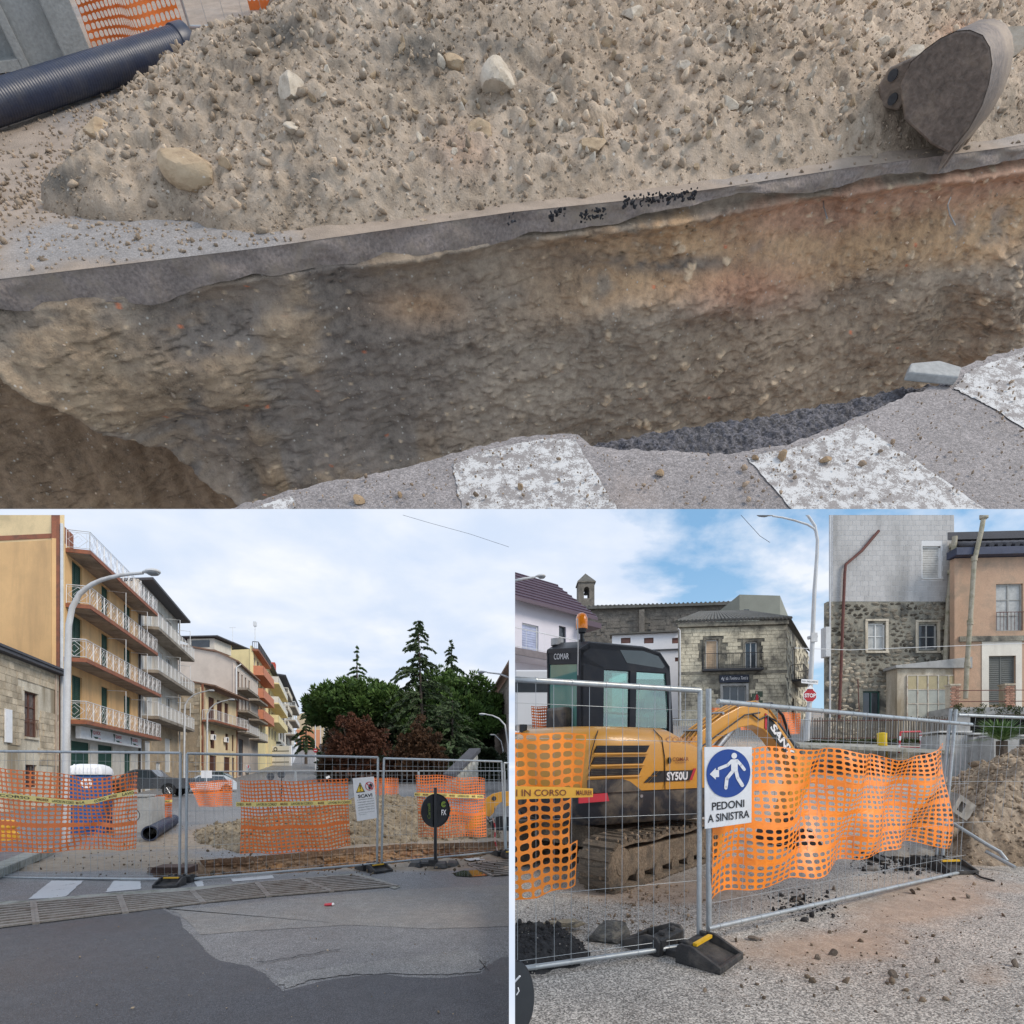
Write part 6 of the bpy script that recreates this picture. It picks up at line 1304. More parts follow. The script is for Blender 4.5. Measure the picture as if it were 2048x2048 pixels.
mb=MB();mb.lathe([(.16,.02),(.16,ln)],n=24,M=Mx);mb.f=[f_ for f_ in mb.f if len(f_)==4];mb.mi=[0]*len(mb.f);mb.build('pipe_bore',blackplas,root,fixn=False)
mb=MB();mb.lathe([(.16,-.02),(.20,-.02),(.20,.07),(.185,.07)],n=24,M=Mx);mb.f=[f_ for f_ in mb.f if len(f_)==4];mb.mi=[0]*len(mb.f);mb.build('rim',pipe_m,root,fixn=False)
M=Matrix.Translation((*gB(8,1692)[:2],0))@Matrix.Rotation(R(8),4,'Z');root=empty('plastic_barrier',M.translation,'yellow plastic water barrier at the far left behind the orange net','barrier');mb=MB();rings=[]
for z,s_ in((0,1),(.3,.98),(.34,.7),(.4,.7),(.44,.96),(.55,.9),(.62,.6)):rings.append([M@Vector((x*s_*.22,y*.2*s_,z))for x,y in((-1,-1),(1,-1),(1,1),(-1,1))])
mb.loft(rings);mb.build('barrier_body',mat('barrier_yellow',(.80,.42,.03),.45,.08,4,30,.06,.03),root,bevel=.02)
exo=mat('excavator_ochre',(.62,.30,.03),.38,.10,2.5,60,.07,.04,dirt=(.34,.19,.05),dirt_amt=.25,dirt_scale=3,coat=.2)
Ya=13.2;root=empty('excavator',W(985,1600,Ya),'ochre excavator arm with hoses reaching in at the right edge over the heap','excavator')
ol=[(966,1606),(972,1596),(984,1588),(1000,1584),(1030,1582),(1080,1600),(1080,1625),(1030,1610),(1010,1613),(1003,1604),(993,1612),(990,1622),(980,1634),(970,1632),(962,1650),(940,1662),(928,1656),(945,1635),(958,1622),(968,1612)]
mb=MB();mb.prism([W(x,y,Ya)for x,y in ol],(0,.22,0));mb.build('arm',exo,root,bevel=.012)
mb=MB();c=W(988,1597,Ya-.01);mb.lathe([(.055,0),(.055,.24)],n=18,M=Matrix.Translation(c)@Matrix.Rotation(R(-90),4,'X')@Matrix.Scale(1,4));mb.build('pivot_pin',darksteel,root,smooth=50)
for k in range(3):mb=MB();mb.tube([W(970+k*3,1634,Ya-.06),W(976+k*3,1641+k*2,Ya-.1),W(988+k,1636+k*2,Ya-.08),W(990,1612,Ya-.06)],.013,6);mb.build('hose',(rubber,galv,rubber)[k],root,smooth=60)
mb=MB();mb.prism([W(x,y,Ya)for x,y in[(975,1640),(1000,1632),(1080,1640),(1080,1665),(985,1660)]],(0,.6,0));mb.build('blade',blackplas,root)
root=empty('barrier_tape',W(988,1650,12.6),'strip of red and white tape hanging from the excavator arm','tape')
for k in range(7):
 mb=MB();y0,y1=1636+k*9.5,1636+(k+1)*9.5;xx=lambda y:987+(y-1636)*.10+math.sin(y*.13)*1.6
 mb.quad(W(xx(y0)-1.6,y0,12.6),W(xx(y0)+1.6,y0,12.55),W(xx(y1)+1.6,y1,12.55),W(xx(y1)-1.6,y1,12.6));mb.build('tape_band',ink_red if k%2 else mat('tape_pale',(.6,.45,.4),.5,.05,3,30,.05,0),root,fixn=False)
 # background fence line and nets
for k,(x0,x1,Y0,Y1)in enumerate(((372,590,19.5,18.9),(592,836,18.9,18.5),(838,1010,18.4,18.4))):
 fence_panel('mesh fence panel in the second row, '+['left one behind the white notice','middle one behind the heap','right one before the stone wedge'][k],PXY(x0,Y0,-.02),PXY(x1,Y1,-.02),PXY(x1,Y1,1.86),PXY(x0,Y0,1.86),'second row of site fence',spacing=.17,wr=.0035,wireparts=False)
for spec_,lb,cr_ in(((((378,1566,19),(420,1562,19),(465,1559,19)),((398,1613,19),(430,1613,19),(466,1612,19))),'orange net hanging on the second fence below the white notice',(24,14)),((((303,1591,18),(345,1588,18)),((302,1642,18),(345,1634,18))),'orange net between the concrete chamber and the fence uprights',(12,14)),((((745,1556,18.6),(797,1556,18.6)),((745,1598,18.6),(797,1593,18.6))),'small orange net on the second fence right of the white warning board',(14,12))):
 fn=surf(*spec_,fold=lambda u,v:.03*np.sin(u*11));net('safety_net',fn,*cr_,orange,bands=(cr_[1]//2,),hx=.72,hy=.6,seed=3);tag([q for q in COL.objects if q.name.startswith('safety_net')][-1],lb,'safety net')
fn=surf(((303,1602,17.9),(345,1599,17.9)),((303,1607,17.9),(345,1604,17.9)));tape(fn,0,1,0,1,'short yellow tape across the net beside the concrete chamber',[(.05,.9,'LAVORI IN CORSO',ink)])
root=empty('notice_board',W(403,1550,18.6),'small blank white notice on the second row of fence','sign');mb=MB();mb.hexa([W(402,1556,18.9),W(424,1556,18.9),W(424,1556,18.93),W(402,1556,18.93),W(402,1541,18.9),W(424,1541,18.9),W(424,1541,18.93),W(402,1541,18.93)]);mb.build('board',board_w,root)
root=empty('paper_notice',W(655,1554,18.4),'tilted small white notice hanging on the middle of the second fence','sign');mb=MB();mb.prism([W(651,1554,18.6),W(658,1551,18.6),W(660,1555,18.6),W(653,1558,18.6)],(0,.02,0));mb.build('board',board_w,root)
# front fence of the street site
GR='front row of the street fence'
def ppx(px,Y,row=None):return Vector(((px-CX)/F*Y,Y,0 if row is None else EYE-(row-HY)/F*Y))
fence_panel('mesh fence panel at the left of the street with the long orange net',ppx(-60,9.2,1758),ppx(359,8.72,1762),ppx(361,8.72,1506),ppx(-60,9.2,1502),GR)
fence_panel('second mesh fence panel from the left, with the middle orange net',ppx(372,8.75,1762),ppx(754,9.9,1730),ppx(756,9.9,1515),ppx(374,8.75,1507),GR,sag=-.0)
fence_panel('mesh fence panel to the right of the warning board',ppx(763,9.95,1729),ppx(1010,12.2,1704),ppx(1003,12.2,1523),ppx(768,9.95,1517),GR)
fence_panel('last mesh fence panel, cut off at the right edge of the street',ppx(1012,12.25,1700),ppx(1300,14,1690),ppx(1300,14,1528),ppx(1008,12.25,1526),GR)
def gp(px,row):return Vector((*gB(px,row),0))
fence_foot(basis(gp(355,1767)+Vector((0,-.02,0)),(.05,-1,0),(0,0,1)),'black rubber fence foot with a yellow strip under the first pair of uprights',s=.92)
fence_foot(basis(gp(747,1741),(.72,-.70,0),(0,0,1)),'black rubber fence foot under the uprights right of the warning board',s=.92)
fence_foot(basis(gp(1012,1713),(.6,-.8,0),(0,0,1)),'black rubber fence foot at the right edge of the street',s=.92)
fold=lambda u,v:.05*np.sin(u*13+v*2)+.05*np.exp(-((u-.72-(v-.5)*.5)/.06)**2)
fn1=surf([(-40,1531,9.15),(11,1536,9.05),(70,1541,9),(125,1549,8.95),(165,1556,8.9),(215,1553,8.85),(250,1548,8.8),(270,1547,8.8)],[(-40,1706,9.1),(60,1705,9),(150,1702,8.9),(230,1699,8.85),(270,1698,8.8)],fold)
net('safety_net',fn1,33,19,orange,bands=(6,),hx=.80,hy=.72,seed=1);tag([q for q in COL.objects if q.name.startswith('safety_net')][-1],'long orange safety net at the left of the street fence in front of the toilet','safety net')
fn2=surf([(480,1560,9),(520,1561,9.1),(580,1562,9.3),(640,1560,9.5),(697,1556,9.65)],[(480,1708,9),(540,1707,9.2),(600,1705,9.35),(660,1700,9.55),(700,1692,9.65)],lambda u,v:.035*np.sin(u*15+v*3))
net('safety_net',fn2,28,21,orange,bands=(7,),hx=.76,hy=.68,seed=2);tag([q for q in COL.objects if q.name.startswith('safety_net')][-1],'orange safety net in the middle of the street fence, left of the warning board','safety net')
fn3=surf([(832,1549,10.5),(880,1551,11),(930,1555,11.4),(969,1556,11.8)],[(837,1675,10.5),(880,1675,11),(930,1674,11.4),(973,1672,11.8)],lambda u,v:.05*np.sin(u*12+v*4))
net('safety_net',fn3,27,22,orange,bands=(8,),hx=.76,hy=.68,seed=5);tag([q for q in COL.objects if q.name.startswith('safety_net')][-1],'orange safety net behind the round black sign','safety net')
fn=surf([(-40,1582,8.95),(40,1589,8.9),(100,1596,8.86),(140,1600,8.82),(168,1602,8.8)],[(-40,1591,8.95),(40,1599,8.9),(100,1606,8.86),(140,1610,8.82),(168,1611,8.8)])
tape(fn,0,1,0,1,'yellow warning tape sloping down over the left part of the long net',[(.12,.33,'CORSO',ink),(.39,.49,'MAURER',ink_brown),(.53,.82,'LAVORI IN CORSO',ink),(.86,.97,'MAURER',ink_brown)],off=.0)
fn=surf([(158,1601,8.74),(190,1598,8.72),(225,1588,8.70),(268,1580,8.66)],[(158,1610,8.74),(190,1607,8.72),(225,1597,8.70),(268,1590,8.66)])
tape(fn,0,1,0,1,'yellow warning tape rising to the right end of the long net',[(.02,.12,'LA',ink),(.32,.54,'CORSO',ink),(.6,.74,'MAURER',ink_brown),(.82,1.0,'LAVO',ink)],off=.0)
fn=surf([(472,1604,8.95),(540,1604,9.1),(620,1602,9.35),(703,1600,9.6)],[(472,1613,8.95),(540,1613.5,9.1),(620,1611,9.35),(703,1608,9.6)])
tape(fn,0,1,0,1,'yellow warning tape across the middle net of the street fence',[(.01,.075,'CORSO',ink),(.10,.15,'MAURER',ink_brown),(.20,.39,'LAVORI IN CORSO',ink),(.42,.48,'MAURER',ink_brown),(.51,.69,'LAVORI IN CORSO',ink),(.73,.78,'MAURER',ink_brown),(.81,.99,'LAVORI IN CORSO',ink)],off=.0)
fn=surf([(829,1585,10.4),(880,1586.5,10.85),(930,1588.5,11.2),(967,1590,11.6)],[(829,1592,10.4),(880,1594,10.85),(930,1596,11.2),(967,1597,11.6)])
tape(fn,0,1,0,1,'yellow warning tape across the net behind the round black sign',[(.01,.07,'RSO',ink),(.11,.18,'MAURER',ink_brown),(.25,.42,'LAVORI IN CORSO',ink),(.46,.53,'MAURER',ink_brown),(.57,.74,'LAVORI IN CORSO',ink),(.79,.85,'MAURER',ink_brown),(.89,.99,'IN CORSO',ink)],off=.0)
Yb=9.55;q=[W(714,1642.5,Yb),W(754,1636,Yb+.12),W(747.5,1553,Yb+.12),W(705,1556.5,Yb)];root=empty('warning_board',q[0],'white board with SCAVI warning and yellow triangle hung on the fence','sign')
mb=MB();mb.prism(q,(0,.012,0));mb.build('board',board_w,root);fn=bilin(*q,off=0);fnb=lambda u,v,o=.004:fn(u,v)+Vector((0,-o,0))
mb=MB();poly(mb,fnb,[(.10,.655),(.52,.655),(.33,.895)]);mb.build('triangle_border',ink,root,fixn=False);fnc=lambda u,v:fnb(u,v,.008)
mb=MB();poly(mb,fnc,[(.15,.675),(.47,.675),(.325,.865)]);mb.build('triangle',mat('sign_yellow',(.85,.60,.04),.45,.05,3,30,.04,0),root,fixn=False);fnd=lambda u,v:fnb(u,v,.012)
mb=MB();poly(mb,fnd,[(.30,.735),(.34,.735),(.355,.82),(.32,.84),(.295,.82)]);disc(mb,fnd,.32,.705,.022,.013,10);mb.build('exclamation_mark',ink,root,fixn=False)
mb=MB();disc(mb,fnc,.76,.78,.20,.105,28,inner=.84);poly(mb,fnc,[(.60,.86),(.64,.87),(.93,.70),(.89,.69)]);mb.build('prohibition_ring',ink_red,root,fixn=False);mb=MB();poly(mb,fnb,[(.72,.70),(.86,.72),(.90,.80),(.84,.845),(.77,.83),(.70,.76)]);mb.build('hand_symbol',ink,root,fixn=False)
mb=MB();lettering(mb,'SCAVI',fnb,.17,.86,.525,.605,0,.03);mb.build('lettering',ink,root,fixn=False)
for k,(tx,v)in enumerate((("E' SEVERAMENTE PROIBITO",.47),('AVVICINARSI AGLI SCAVI',.41),('SOSTARE E DEPOSITARE',.35),('MATERIALI PRESSO I CIGLI',.29),('LAVORI IN CORSO SCAVI',.23),('RISPETTARE LE DISTANZE DI SICUREZZA',.17),('MAURER',.13))):mb=MB();lettering(mb,tx,fnb,.12,.92 if k<6 else .5,v,v+(.026 if k<5 else .014));mb.build('lettering',ink,root,fixn=False)
Ys_=10.3;c=W(871,1621,Ys_);root=empty('round_sign',ppx(868,Ys_),'round black sign seen from behind on a black post with a rubber base','sign');ax=Vector((.66,-.75,0)).normalized();Ms=basis(c,ax.cross(Vector((0,0,1)))*-1,(0,0,1))
Ms=Matrix.Translation(c)@ax.to_track_quat('Z','Y').to_matrix().to_4x4();mb=MB();mb.lathe([(.295,-.006),(.31,-.006),(.31,.02),(.300,.02),(.300,.006)],n=40,M=Ms);mb.build('sign_disc',blackplas,root,smooth=40)
mb=MB();p0=c+ax*.035;mb.box((-.026,-.026,-(c.z-.10)),(.026,.026,.42),Matrix.Translation(p0+Vector((-.02,0,0))));mb.build('post',blackplas,root,bevel=.004)
grn=mat('ink_green',(.16,.24,.03),.5,.1,5,40,.1,0);fr=lambda u,v:Ms@Vector((-(u),(v),.025));hor=ax.cross(Vector((0,0,1))).normalized()
def fs2(u,v):return c+hor*u*(1 if hor.x>0 else-1)+Vector((0,0,v))+ax*.028
mb=MB();lettering(mb,'Cartelli',lambda u,v:fs2(-.19+.06*(1-v),-.14+.28*u),0,1,0,1,.2);mb.build('lettering',grn,root,fixn=False);mb=MB();disc(mb,fs2,.16,.11,.055,.055,20,.5,6.0,inner=.6);disc(mb,fs2,.16,.11,.028,.028,14,.5,6.0,inner=.5);mb.build('emblem',grn,root,fixn=False)
mb=MB();lettering(mb,'FX',lambda u,v:fs2(.11+.11*u,-.09+.1*v),0,1,0,1,0,.02);mb.build('lettering',ink_white,root,fixn=False)
mb=MB();b0=ppx(868,Ys_);
for k,(dx,dy)in enumerate(((-.34,.02),(-.16,.1),(.14,-.08),(.34,.0))):mb.hexa([b0+Vector((dx-.12,dy-.17,0)),b0+Vector((dx+.12,dy-.17,0)),b0+Vector((dx+.12,dy+.17,0)),b0+Vector((dx-.12,dy+.17,0)),b0+Vector((dx-.08,dy-.10,.08)),b0+Vector((dx+.08,dy-.10,.08)),b0+Vector((dx+.08,dy+.10,.10)),b0+Vector((dx-.08,dy+.10,.10))])
mb.box(tuple(b0-Vector((.4,.05,0))),tuple(b0+Vector((.4,.05,.06))));mb.box(tuple(b0-Vector((.09,.09,0))),tuple(b0+Vector((.07,.07,.13))));mb.build('rubber_base',rubber,root,bevel=.008)
root=empty('overhead_cable',W(840,1040,40),'thin overhead cable crossing the upper right of the cloudy sky','cable');mb=MB();mb.tube([W(792,1026,40),W(860,1046,40),W(940,1068,40),W(1030,1098,40)],.012,4);mb.build('cable',rail_d,root)
# SQUARE SITE (right): ground rises gently away from the viewer
SET['cur']='br'
PR=([-5,0,12,22,31,38,60,400],[-.33,0,.788,1.9,3.45,5.2,9,40])
def ZR(Y):return np.interp(Y,*PR)
def gR(px,py):
 Y=1801.6/(py-1484)if py>1484+150.1 else 12.
 if Y>=12:
  for Y in np.arange(12,60,.05):
   if HY-(ZR(Y)-EYE)*F/Y<=py:break
 return((px-CX)/F*Y,float(Y))
def gr3(px,py,h=0):x,y=gR(px,py);return Vector((x,y,float(ZR(y))+h))
def TL(px,Y,h=0):return Vector(((px-CX)/F*Y,Y,float(ZR(Y))+h))
SLOPE=Matrix.Rotation(math.atan(.0657),4,'X')
gravel=asphalt_mat('gravelly_asphalt',(.35,.325,.295),.72,(.40,.30,.225),.75,.9,115,0)
pxs=np.concatenate([np.linspace(1018,2080,230),np.linspace(2100,3600,40)]);Ys=np.concatenate([np.geomspace(2.4,12,220),np.geomspace(12.1,60,90),np.geomspace(63,400,20)])
Y=Ys[None,:]+0*pxs[:,None];X=(pxs[:,None]-CX)/F*Y
w1=fbm(X*1.3,Y*1.3,5,204);w2=fbm(X*9,Y*9,4,206);Z=ZR(Y)+(w1-.5)*.02*sstep(3.6,5,Y)+(w2-.5)*.008
rowp=HY-(Z-EYE)*F/Y;m_=.30+.2*(w1-.5)
for cx_,cy_,rx_,ry_,s_ in((1330,1790,130,22,.55),(1600,1900,160,40,.42),(1820,1800,150,45,.38),(1760,1880,90,40,.34),(1980,1950,60,30,.25),(1290,1760,200,30,.3),(1900,1760,150,60,.2)):m_=m_+np.exp(-(((X/Y*F+CX-cx_)/rx_)**2+((rowp-cy_)/ry_)**2))*s_
m_=m_+.25*sstep(7,9,Y)
tag(grid_obj('road',np.stack([X,Y,Z],-1),gravel,tone=np.stack([m_]*3,-1)),kind='structure')
soil_br=soil_mat('heap_earth_brown',(.50,.41,.31),(.32,.25,.185),(.11,.085,.062),1.)
poly_=[TL(1836,9.4)[:2],TL(1862,8.6)[:2],TL(1884,7.7)[:2],TL(1940,7.3)[:2],TL(2060,7.2)[:2],TL(2400,7.2)[:2],TL(2400,12)[:2],TL(1900,11.6)[:2],TL(1815,10.8)[:2]]
o,HR=heap_obj('spoil_heap',[tuple(p)for p in poly_],1.6,1.9,ZR,5.2,12,7.0,12,320,250,soil_br,300,cl=1.25);tag(o,'tall heap of brown earth and broken stone at the right edge of the square','earth heap',kind='stuff')
heap_crumbs(HR,9500,5.3,12,7.1,11.5,ZR,soil_br,'stones and earth lumps covering the brown heap at the right',.018,.14,15)
asph_br=soil_mat('black_asphalt_rubble',(.07,.07,.072),(.032,.032,.035),(.012,.012,.013),1.6)
poly_=[gR(960,1880),gR(1060,1862),gR(1130,1870),gR(1170,1885),(gR(1195,1918)),gR(1165,1932),gR(1060,1950),gR(940,1965)]
o,HK=heap_obj('asphalt_rubble',[tuple(p)for p in poly_],.16,.9,ZR,-.4,.9,3.7,5.3,220,200,asph_br,400,cl=.55);tag(o,'low pile of broken black asphalt at the lower left of the square','asphalt rubble',kind='stuff')
heap_crumbs(HK,2600,.02,.9,3.75,5.2,ZR,asph_br,'black asphalt crumbs on the low rubble pile',.006,.05,25)
slab_m=mat('asphalt_slab',(.17,.165,.155),.9,.35,7,40,.4,.8,dirt=(.42,.36,.26),dirt_amt=.35,dirt_scale=5)
for x,y,h,r_,e,m_,sd_,lb in((1215,1878,.05,50,(1.15,.8,.42),mat('asphalt_slab_dark',(.085,.083,.08),.95,.45,2,9,.4,.6,dirt=(.30,.27,.21),dirt_amt=.3,dirt_scale=1.5),31,'thick broken slab of dark asphalt lying right of the black rubble'),(1130,1862,.07,42,(1.3,.6,.22),mat('crust_plate',(.33,.28,.20),.9,.4,2,9,.4,.7,dirt=(.06,.06,.06),dirt_amt=.5,dirt_scale=1.6),33,'thin tan-crusted asphalt plate behind the dark slab')):
 p=gr3(x,y,h);s_=r_*p.y/F;tag(piece(rock_mesh('asphalt_slab',m_,sd_,4,1,rough=.6),'asphalt_slab',None,Matrix.Translation(p)@Euler((.12,-.08,.3)).to_matrix().to_4x4()@Matrix.Diagonal((s_*e[0],s_*e[1],s_*e[2],1))),lb,'slab')
def scatter(label,n,zone,m,smin,smax,seed,tones=(.4,1.),al=2.5,cat='clods'):
 rg=random.Random(seed);P=[];S=[];T3=[]
 while len(P)<n:
  x,y,k=zone(rg)
  if x is None:continue
  s_=min(smax,smin*rg.paretovariate(al));p=gr3(x,y,s_*.3);P.append(p[:]);S.append(s_);q=rg.uniform(*tones)*k;T3.append((q,q*.95,q*.9))
 rubble('earth_crumbs',P,S,m,label=label,cat=cat,tones=T3)
scatter('small clods of earth scattered on the grey road in front of the fence',520,lambda g:(g.uniform(1400,2040),1725+g.random()**1.5*300,1),soil_br,.006,.035,31,(.3,.8),2.2)
scatter('grit and flakes of clay around the excavator track',900,lambda g:(1290+g.gauss(0,60),1792+g.gauss(0,13),1)if g.random()<.5 else(1240+g.gauss(0,90),1850+g.gauss(0,22),1),soil_br,.006,.035,32,(.5,1.1),2.4)
scatter('black asphalt crumbs around the far end of the big net',900,lambda g:(g.uniform(1700,1900),1725+g.gauss(0,12),1)if g.random()<.7 else(1600+g.gauss(0,40),1810+g.gauss(0,14),1),asph_br,.008,.05,33,(.6,1.2),2.0)
big=rock_mesh('clod',mat('clod_dark',(.15,.12,.095),.95,.4,2,9,.3,.5),500,3,.8);big2=rock_mesh('clod',mat('clod_dark',(.15,.12,.095)),501,3,.6)
for k,(x,y,r_,lb)in enumerate([(1508,1880,13,'dark clod just below the bottom rail, right of the fence foot'),(1825,1787,11,'flat dark clod on the road under the right half of the rail'),(1665,1910,11,'dark clod in the brown stain in the middle of the road'),(1634,1919,9,'smaller clod left of the dark one in the brown stain'),(1786,1954,12,'dark elongated clod low in the middle of the road'),(1874,1926,8,'dark clod right of the middle of the road'),(2031,1933,12,'dark clod touching the right edge of the road'),(1937,1797,9,'brown clod near the right under the cable'),(1668,1780,9,'dark clod between net and bottom rail'),(1592,1803,12,'cluster-like black clod under the net'),(1960,1838,6,'small clod at the right of the pinkish road patch'),(1925,1965,6,'small black clod near the bottom right corner')]):
 p=gr3(x,y);s_=r_*p.y/F;tag(piece((big,big2)[k%2],'clod',None,Matrix.Translation(p+Vector((0,0,s_*.35)))@Euler((k,.3*k,k*1.3)).to_matrix().to_4x4()@Matrix.Diagonal((s_*.95,s_*.8,s_*.5,1))),lb,'clod')
conc2=mat('broken_concrete',(.33,.31,.28),.9,.25,2,9,.3,.4,dirt=(.2,.16,.12),dirt_amt=.4,dirt_scale=2)
rk=[(rock_mesh('stone',soil_mat('ochre_rock',(.60,.47,.30),(.48,.36,.22),(.26,.18,.11),.16),520,4,.8),'stone'),(rock_mesh('stone',soil_mat('pale_rock',(.62,.54,.42),(.5,.42,.31),(.28,.22,.16),.16),521,4,.8),'stone'),(rock_mesh('stone',conc2,522,4,.6),'stone'),(rock_mesh('stone',mat('asphalt_chunk',(.055,.055,.06),.95,.4,2,9,.4,.5),523,4,.55),'stone')]
for x,y,h,r_,q,e,lb in[(1975,1655,.10,28,0,1.1,'large ochre boulder at the foot of the brown heap'),(1981,1675,.04,14,1,1,'pale squarish stone in front of the ochre boulder'),(2030,1656,.08,20,1,1,'cream stone at the right edge beside the heap'),(2003,1645,.1,17,0,.9,'brown rounded stone right of the ochre boulder'),(1948,1690,.03,22,2,1.2,'grey concrete lump under the prop, right of the uprights'),(1928,1660,.12,26,3,1.3,'big black asphalt chunk above the concrete lump'),(1900,1668,.1,22,3,1.2,'black asphalt chunk just right of the net end'),(1915,1706,.02,20,2,1.5,'flat wedge of concrete beside the uprights'),(1850,1702,.06,26,2,1.5,'pinkish grey concrete block under the net end'),(1800,1700,.04,28,2,1.3,'rounded grey lump under the big net'),(1752,1706,.02,22,3,1.4,'black asphalt lump under the big net'),(1740,1725,.01,18,2,1.2,'low grey stone at the left end of the rubble under the net'),(1806,1726,.01,14,3,1.3,'small black chunk below the grey lump'),(1835,1745,0,12,2,1.5,'flat stone in front of the far fence foot'),(1998,1700,.0,30,1,1.7,'long tan slab of broken concrete under the props'),(1890,1740,.0,12,3,1,'black lump left of the far fence foot')]:
 x_,y_=gR(x,y+14);p=Vector((x_,y_,float(ZR(y_))+h));s_=r_*y_/F;tag(piece(rk[q][0],'stone',None,Matrix.Translation(p)@Euler((.2,.1,x*.37)).to_matrix().to_4x4()@Matrix.Diagonal((s_*e,s_,s_*.75,1))),lb,'rock')
M=Matrix.Translation(W(1908,1610,7.6))@Euler((.3,.35,.5)).to_matrix().to_4x4();mb=MB()
for a,b in(((-.22,-.12,-.12),(-.12,.12,.12)),((.02,-.12,-.12),(.24,.12,.12)),((-.12,-.12,.06),(.02,.12,.12)),((-.12,-.12,-.12),(.02,.12,-.07)),((-.12,.09,-.07),(.02,.12,.06))):mb.box(a,b,M)
tag(mb.build('concrete_block',conc2),'broken concrete block with a square hole leaning on the brown heap','concrete block')
# excavator
och=mat('machine_ochre',(.66,.315,.045),.36,.06,1.2,70,.05,.03,dirt=(.42,.24,.07),dirt_amt=.15,dirt_scale=2.5,coat=.25);nvy=mat('cab_black',(.012,.016,.026),.42,.15,2,60,.06,.02,spec=.25,dirt=(.05,.05,.05),dirt_amt=.15,dirt_scale=4)
mudm=mat('track_mud',(.20,.155,.11),.95,.35,5,40,.35,.9,dirt=(.09,.075,.06),dirt_amt=.5,dirt_scale=4);cabg=glass('cab_glass',(.58,.80,.76),.7);rearg=glass('rear_glass',(.45,.75,.7),1.0,diff=(.22,.50,.46))
skirt=mat('skirt_black',(.02,.022,.03),.5,.2,2,40,.1,.05,dirt=(.22,.18,.13),dirt_amt=.35,dirt_scale=3)
C0=Vector((1.17,7.42,.49));MU=Matrix.Translation(C0)@SLOPE@Matrix.Rotation(R(24),4,'Z');MT=Matrix.Translation(C0)@SLOPE@Matrix.Rotation(R(46),4,'Z')
EX=empty('excavator',C0,'ochre mini excavator with black cab and muddy tracks behind the fence','excavator')
def U(x,y,z):return MU@Vector((x,y,z))
plan=[(1.15,-.86),(.9,-.93),(.4,-.95),(-.3,-.95),(-.76,-.93),(-.92,-.80),(-1.0,-.55),(-1.04,-.25),(-1.05,.1),(-1.02,.45),(-.93,.78),(-.70,.93),(.2,.95),(1.1,.9)]
def ring(z,ins,drop=0,pl=plan):
 out=[]
 for x,y in pl:
  r_=math.hypot(x,y);k=1-ins/r_;out.append(U(x*k,y*k,z-drop*max(0,x-.30)**1.6))
 return out
mb=MB();mb.loft([ring(1.04,.0),ring(1.10,-.01),ring(1.35,-.012,.05),ring(1.56,.0,.25),ring(1.66,.03,.40),ring(1.73,.09,.48),ring(1.77,.20,.50)]);mb.build('engine_cover',och,EX,smooth=50)
mb=MB();mb.loft([ring(.66,.10),ring(.74,.03),ring(1.0,.015),ring(1.035,.02)]);mb.build('skirt',skirt,EX,smooth=40)
mb=MB();mb.prism([U(-.80,-.962,1.035),U(-.80,-.962,1.18),U(-.35,-.966,1.18),U(-.25,-.966,1.15),U(-.08,-.966,1.035)],MU.to_3x3()@Vector((0,.02,0)));mb.build('lower_panel',skirt,EX)
mb=MB();mb.prism([U(x,-.975,z)for x,z in((-.92,.93),(-.92,1.02),(-.56,1.03),(-.53,.94))],MU.to_3x3()@Vector((0,.02,0)));mb.build('red_reflector',ink_red,EX)
SP=lambda x,z,o=0:U(x,-.966-o,z)
for k in range(3):
 z1=1.555-k*.128;x0=-.72-k*.035;x1=-.03-k*.05;mb=MB();mb.prism([SP(x0,z1-.075),SP(x1,z1-.075),SP(x1+.045,z1),SP(x0+.04,z1)],MU.to_3x3()@Vector((0,.03,0)));v=mb.build('vent',blackplas,EX)
 mb=MB();mb.tube([SP(x0-.02,z1-.092,.012),SP(x1+.01,z1-.092,.012)],.011,6);mb.build('vent_lip',och,v);mb=MB()
 for q in range(4):mb.tube([SP(x0+.02,z1-.065+q*.018,.002),SP(x1-.01,z1-.065+q*.018,.002)],.004,4)
 mb.build('vent_slats',skirt,v)
for pts in([(-.62,1.72,-.10),(-.70,1.64,-.02),(-.76,1.5,.002),(-.80,1.3,.004)],[(.14,1.74,-.10),(.20,1.64,-.02),(.23,1.4,.004),(.24,1.045,.004)]):
 mb=MB();mb.tube([SP(x,z,o)for x,z,o in pts],.006,5);mb.build('panel_seam',blackplas,EX)
mb=MB();mb.prism([SP(.06,1.13),(SP(.60,1.14)),SP(.66,1.26),SP(.18,1.26)],MU.to_3x3()@Vector((0,-.004,0)));mb.build('decal_band',ink,EX,fixn=False);mb=MB()
for a in(-.06,-.0):mb.prism([SP(a,1.13),SP(a+.05,1.13),SP(a+.13,1.20),SP(a+.08,1.20)],MU.to_3x3()@Vector((0,-.004,0)));mb.prism([SP(a+.1,1.21),SP(a+.15,1.21),SP(a+.2,1.26),SP(a+.15,1.26)],MU.to_3x3()@Vector((0,-.004,0)))
mb.build('decal_dashes',ink,EX,fixn=False);mb=MB();mb.prism([SP(.60,1.14),SP(.64,1.14),SP(.70,1.28),SP(.66,1.28)],MU.to_3x3()@Vector((0,-.007,0)));mb.build('red_slash',ink_red,EX)
def sideT(tx,x0,x1,z0,z1,m,sh=0,bd=.01,o=.008):mb=MB();lettering(mb,tx,lambda u,v:SP(x0+(x1-x0)*u,z0+(z1-z0)*v,o),0,1,0,1,sh,bd);mb.build('lettering',m,EX,fixn=False)
sideT('SY50U',.26,.57,1.145,1.245,ink_white,0,.035);sideT('COMAR',.34,.58,1.37,1.415,ink_brown);sideT('NOLEGGIO',.38,.54,1.345,1.36,ink_brown)
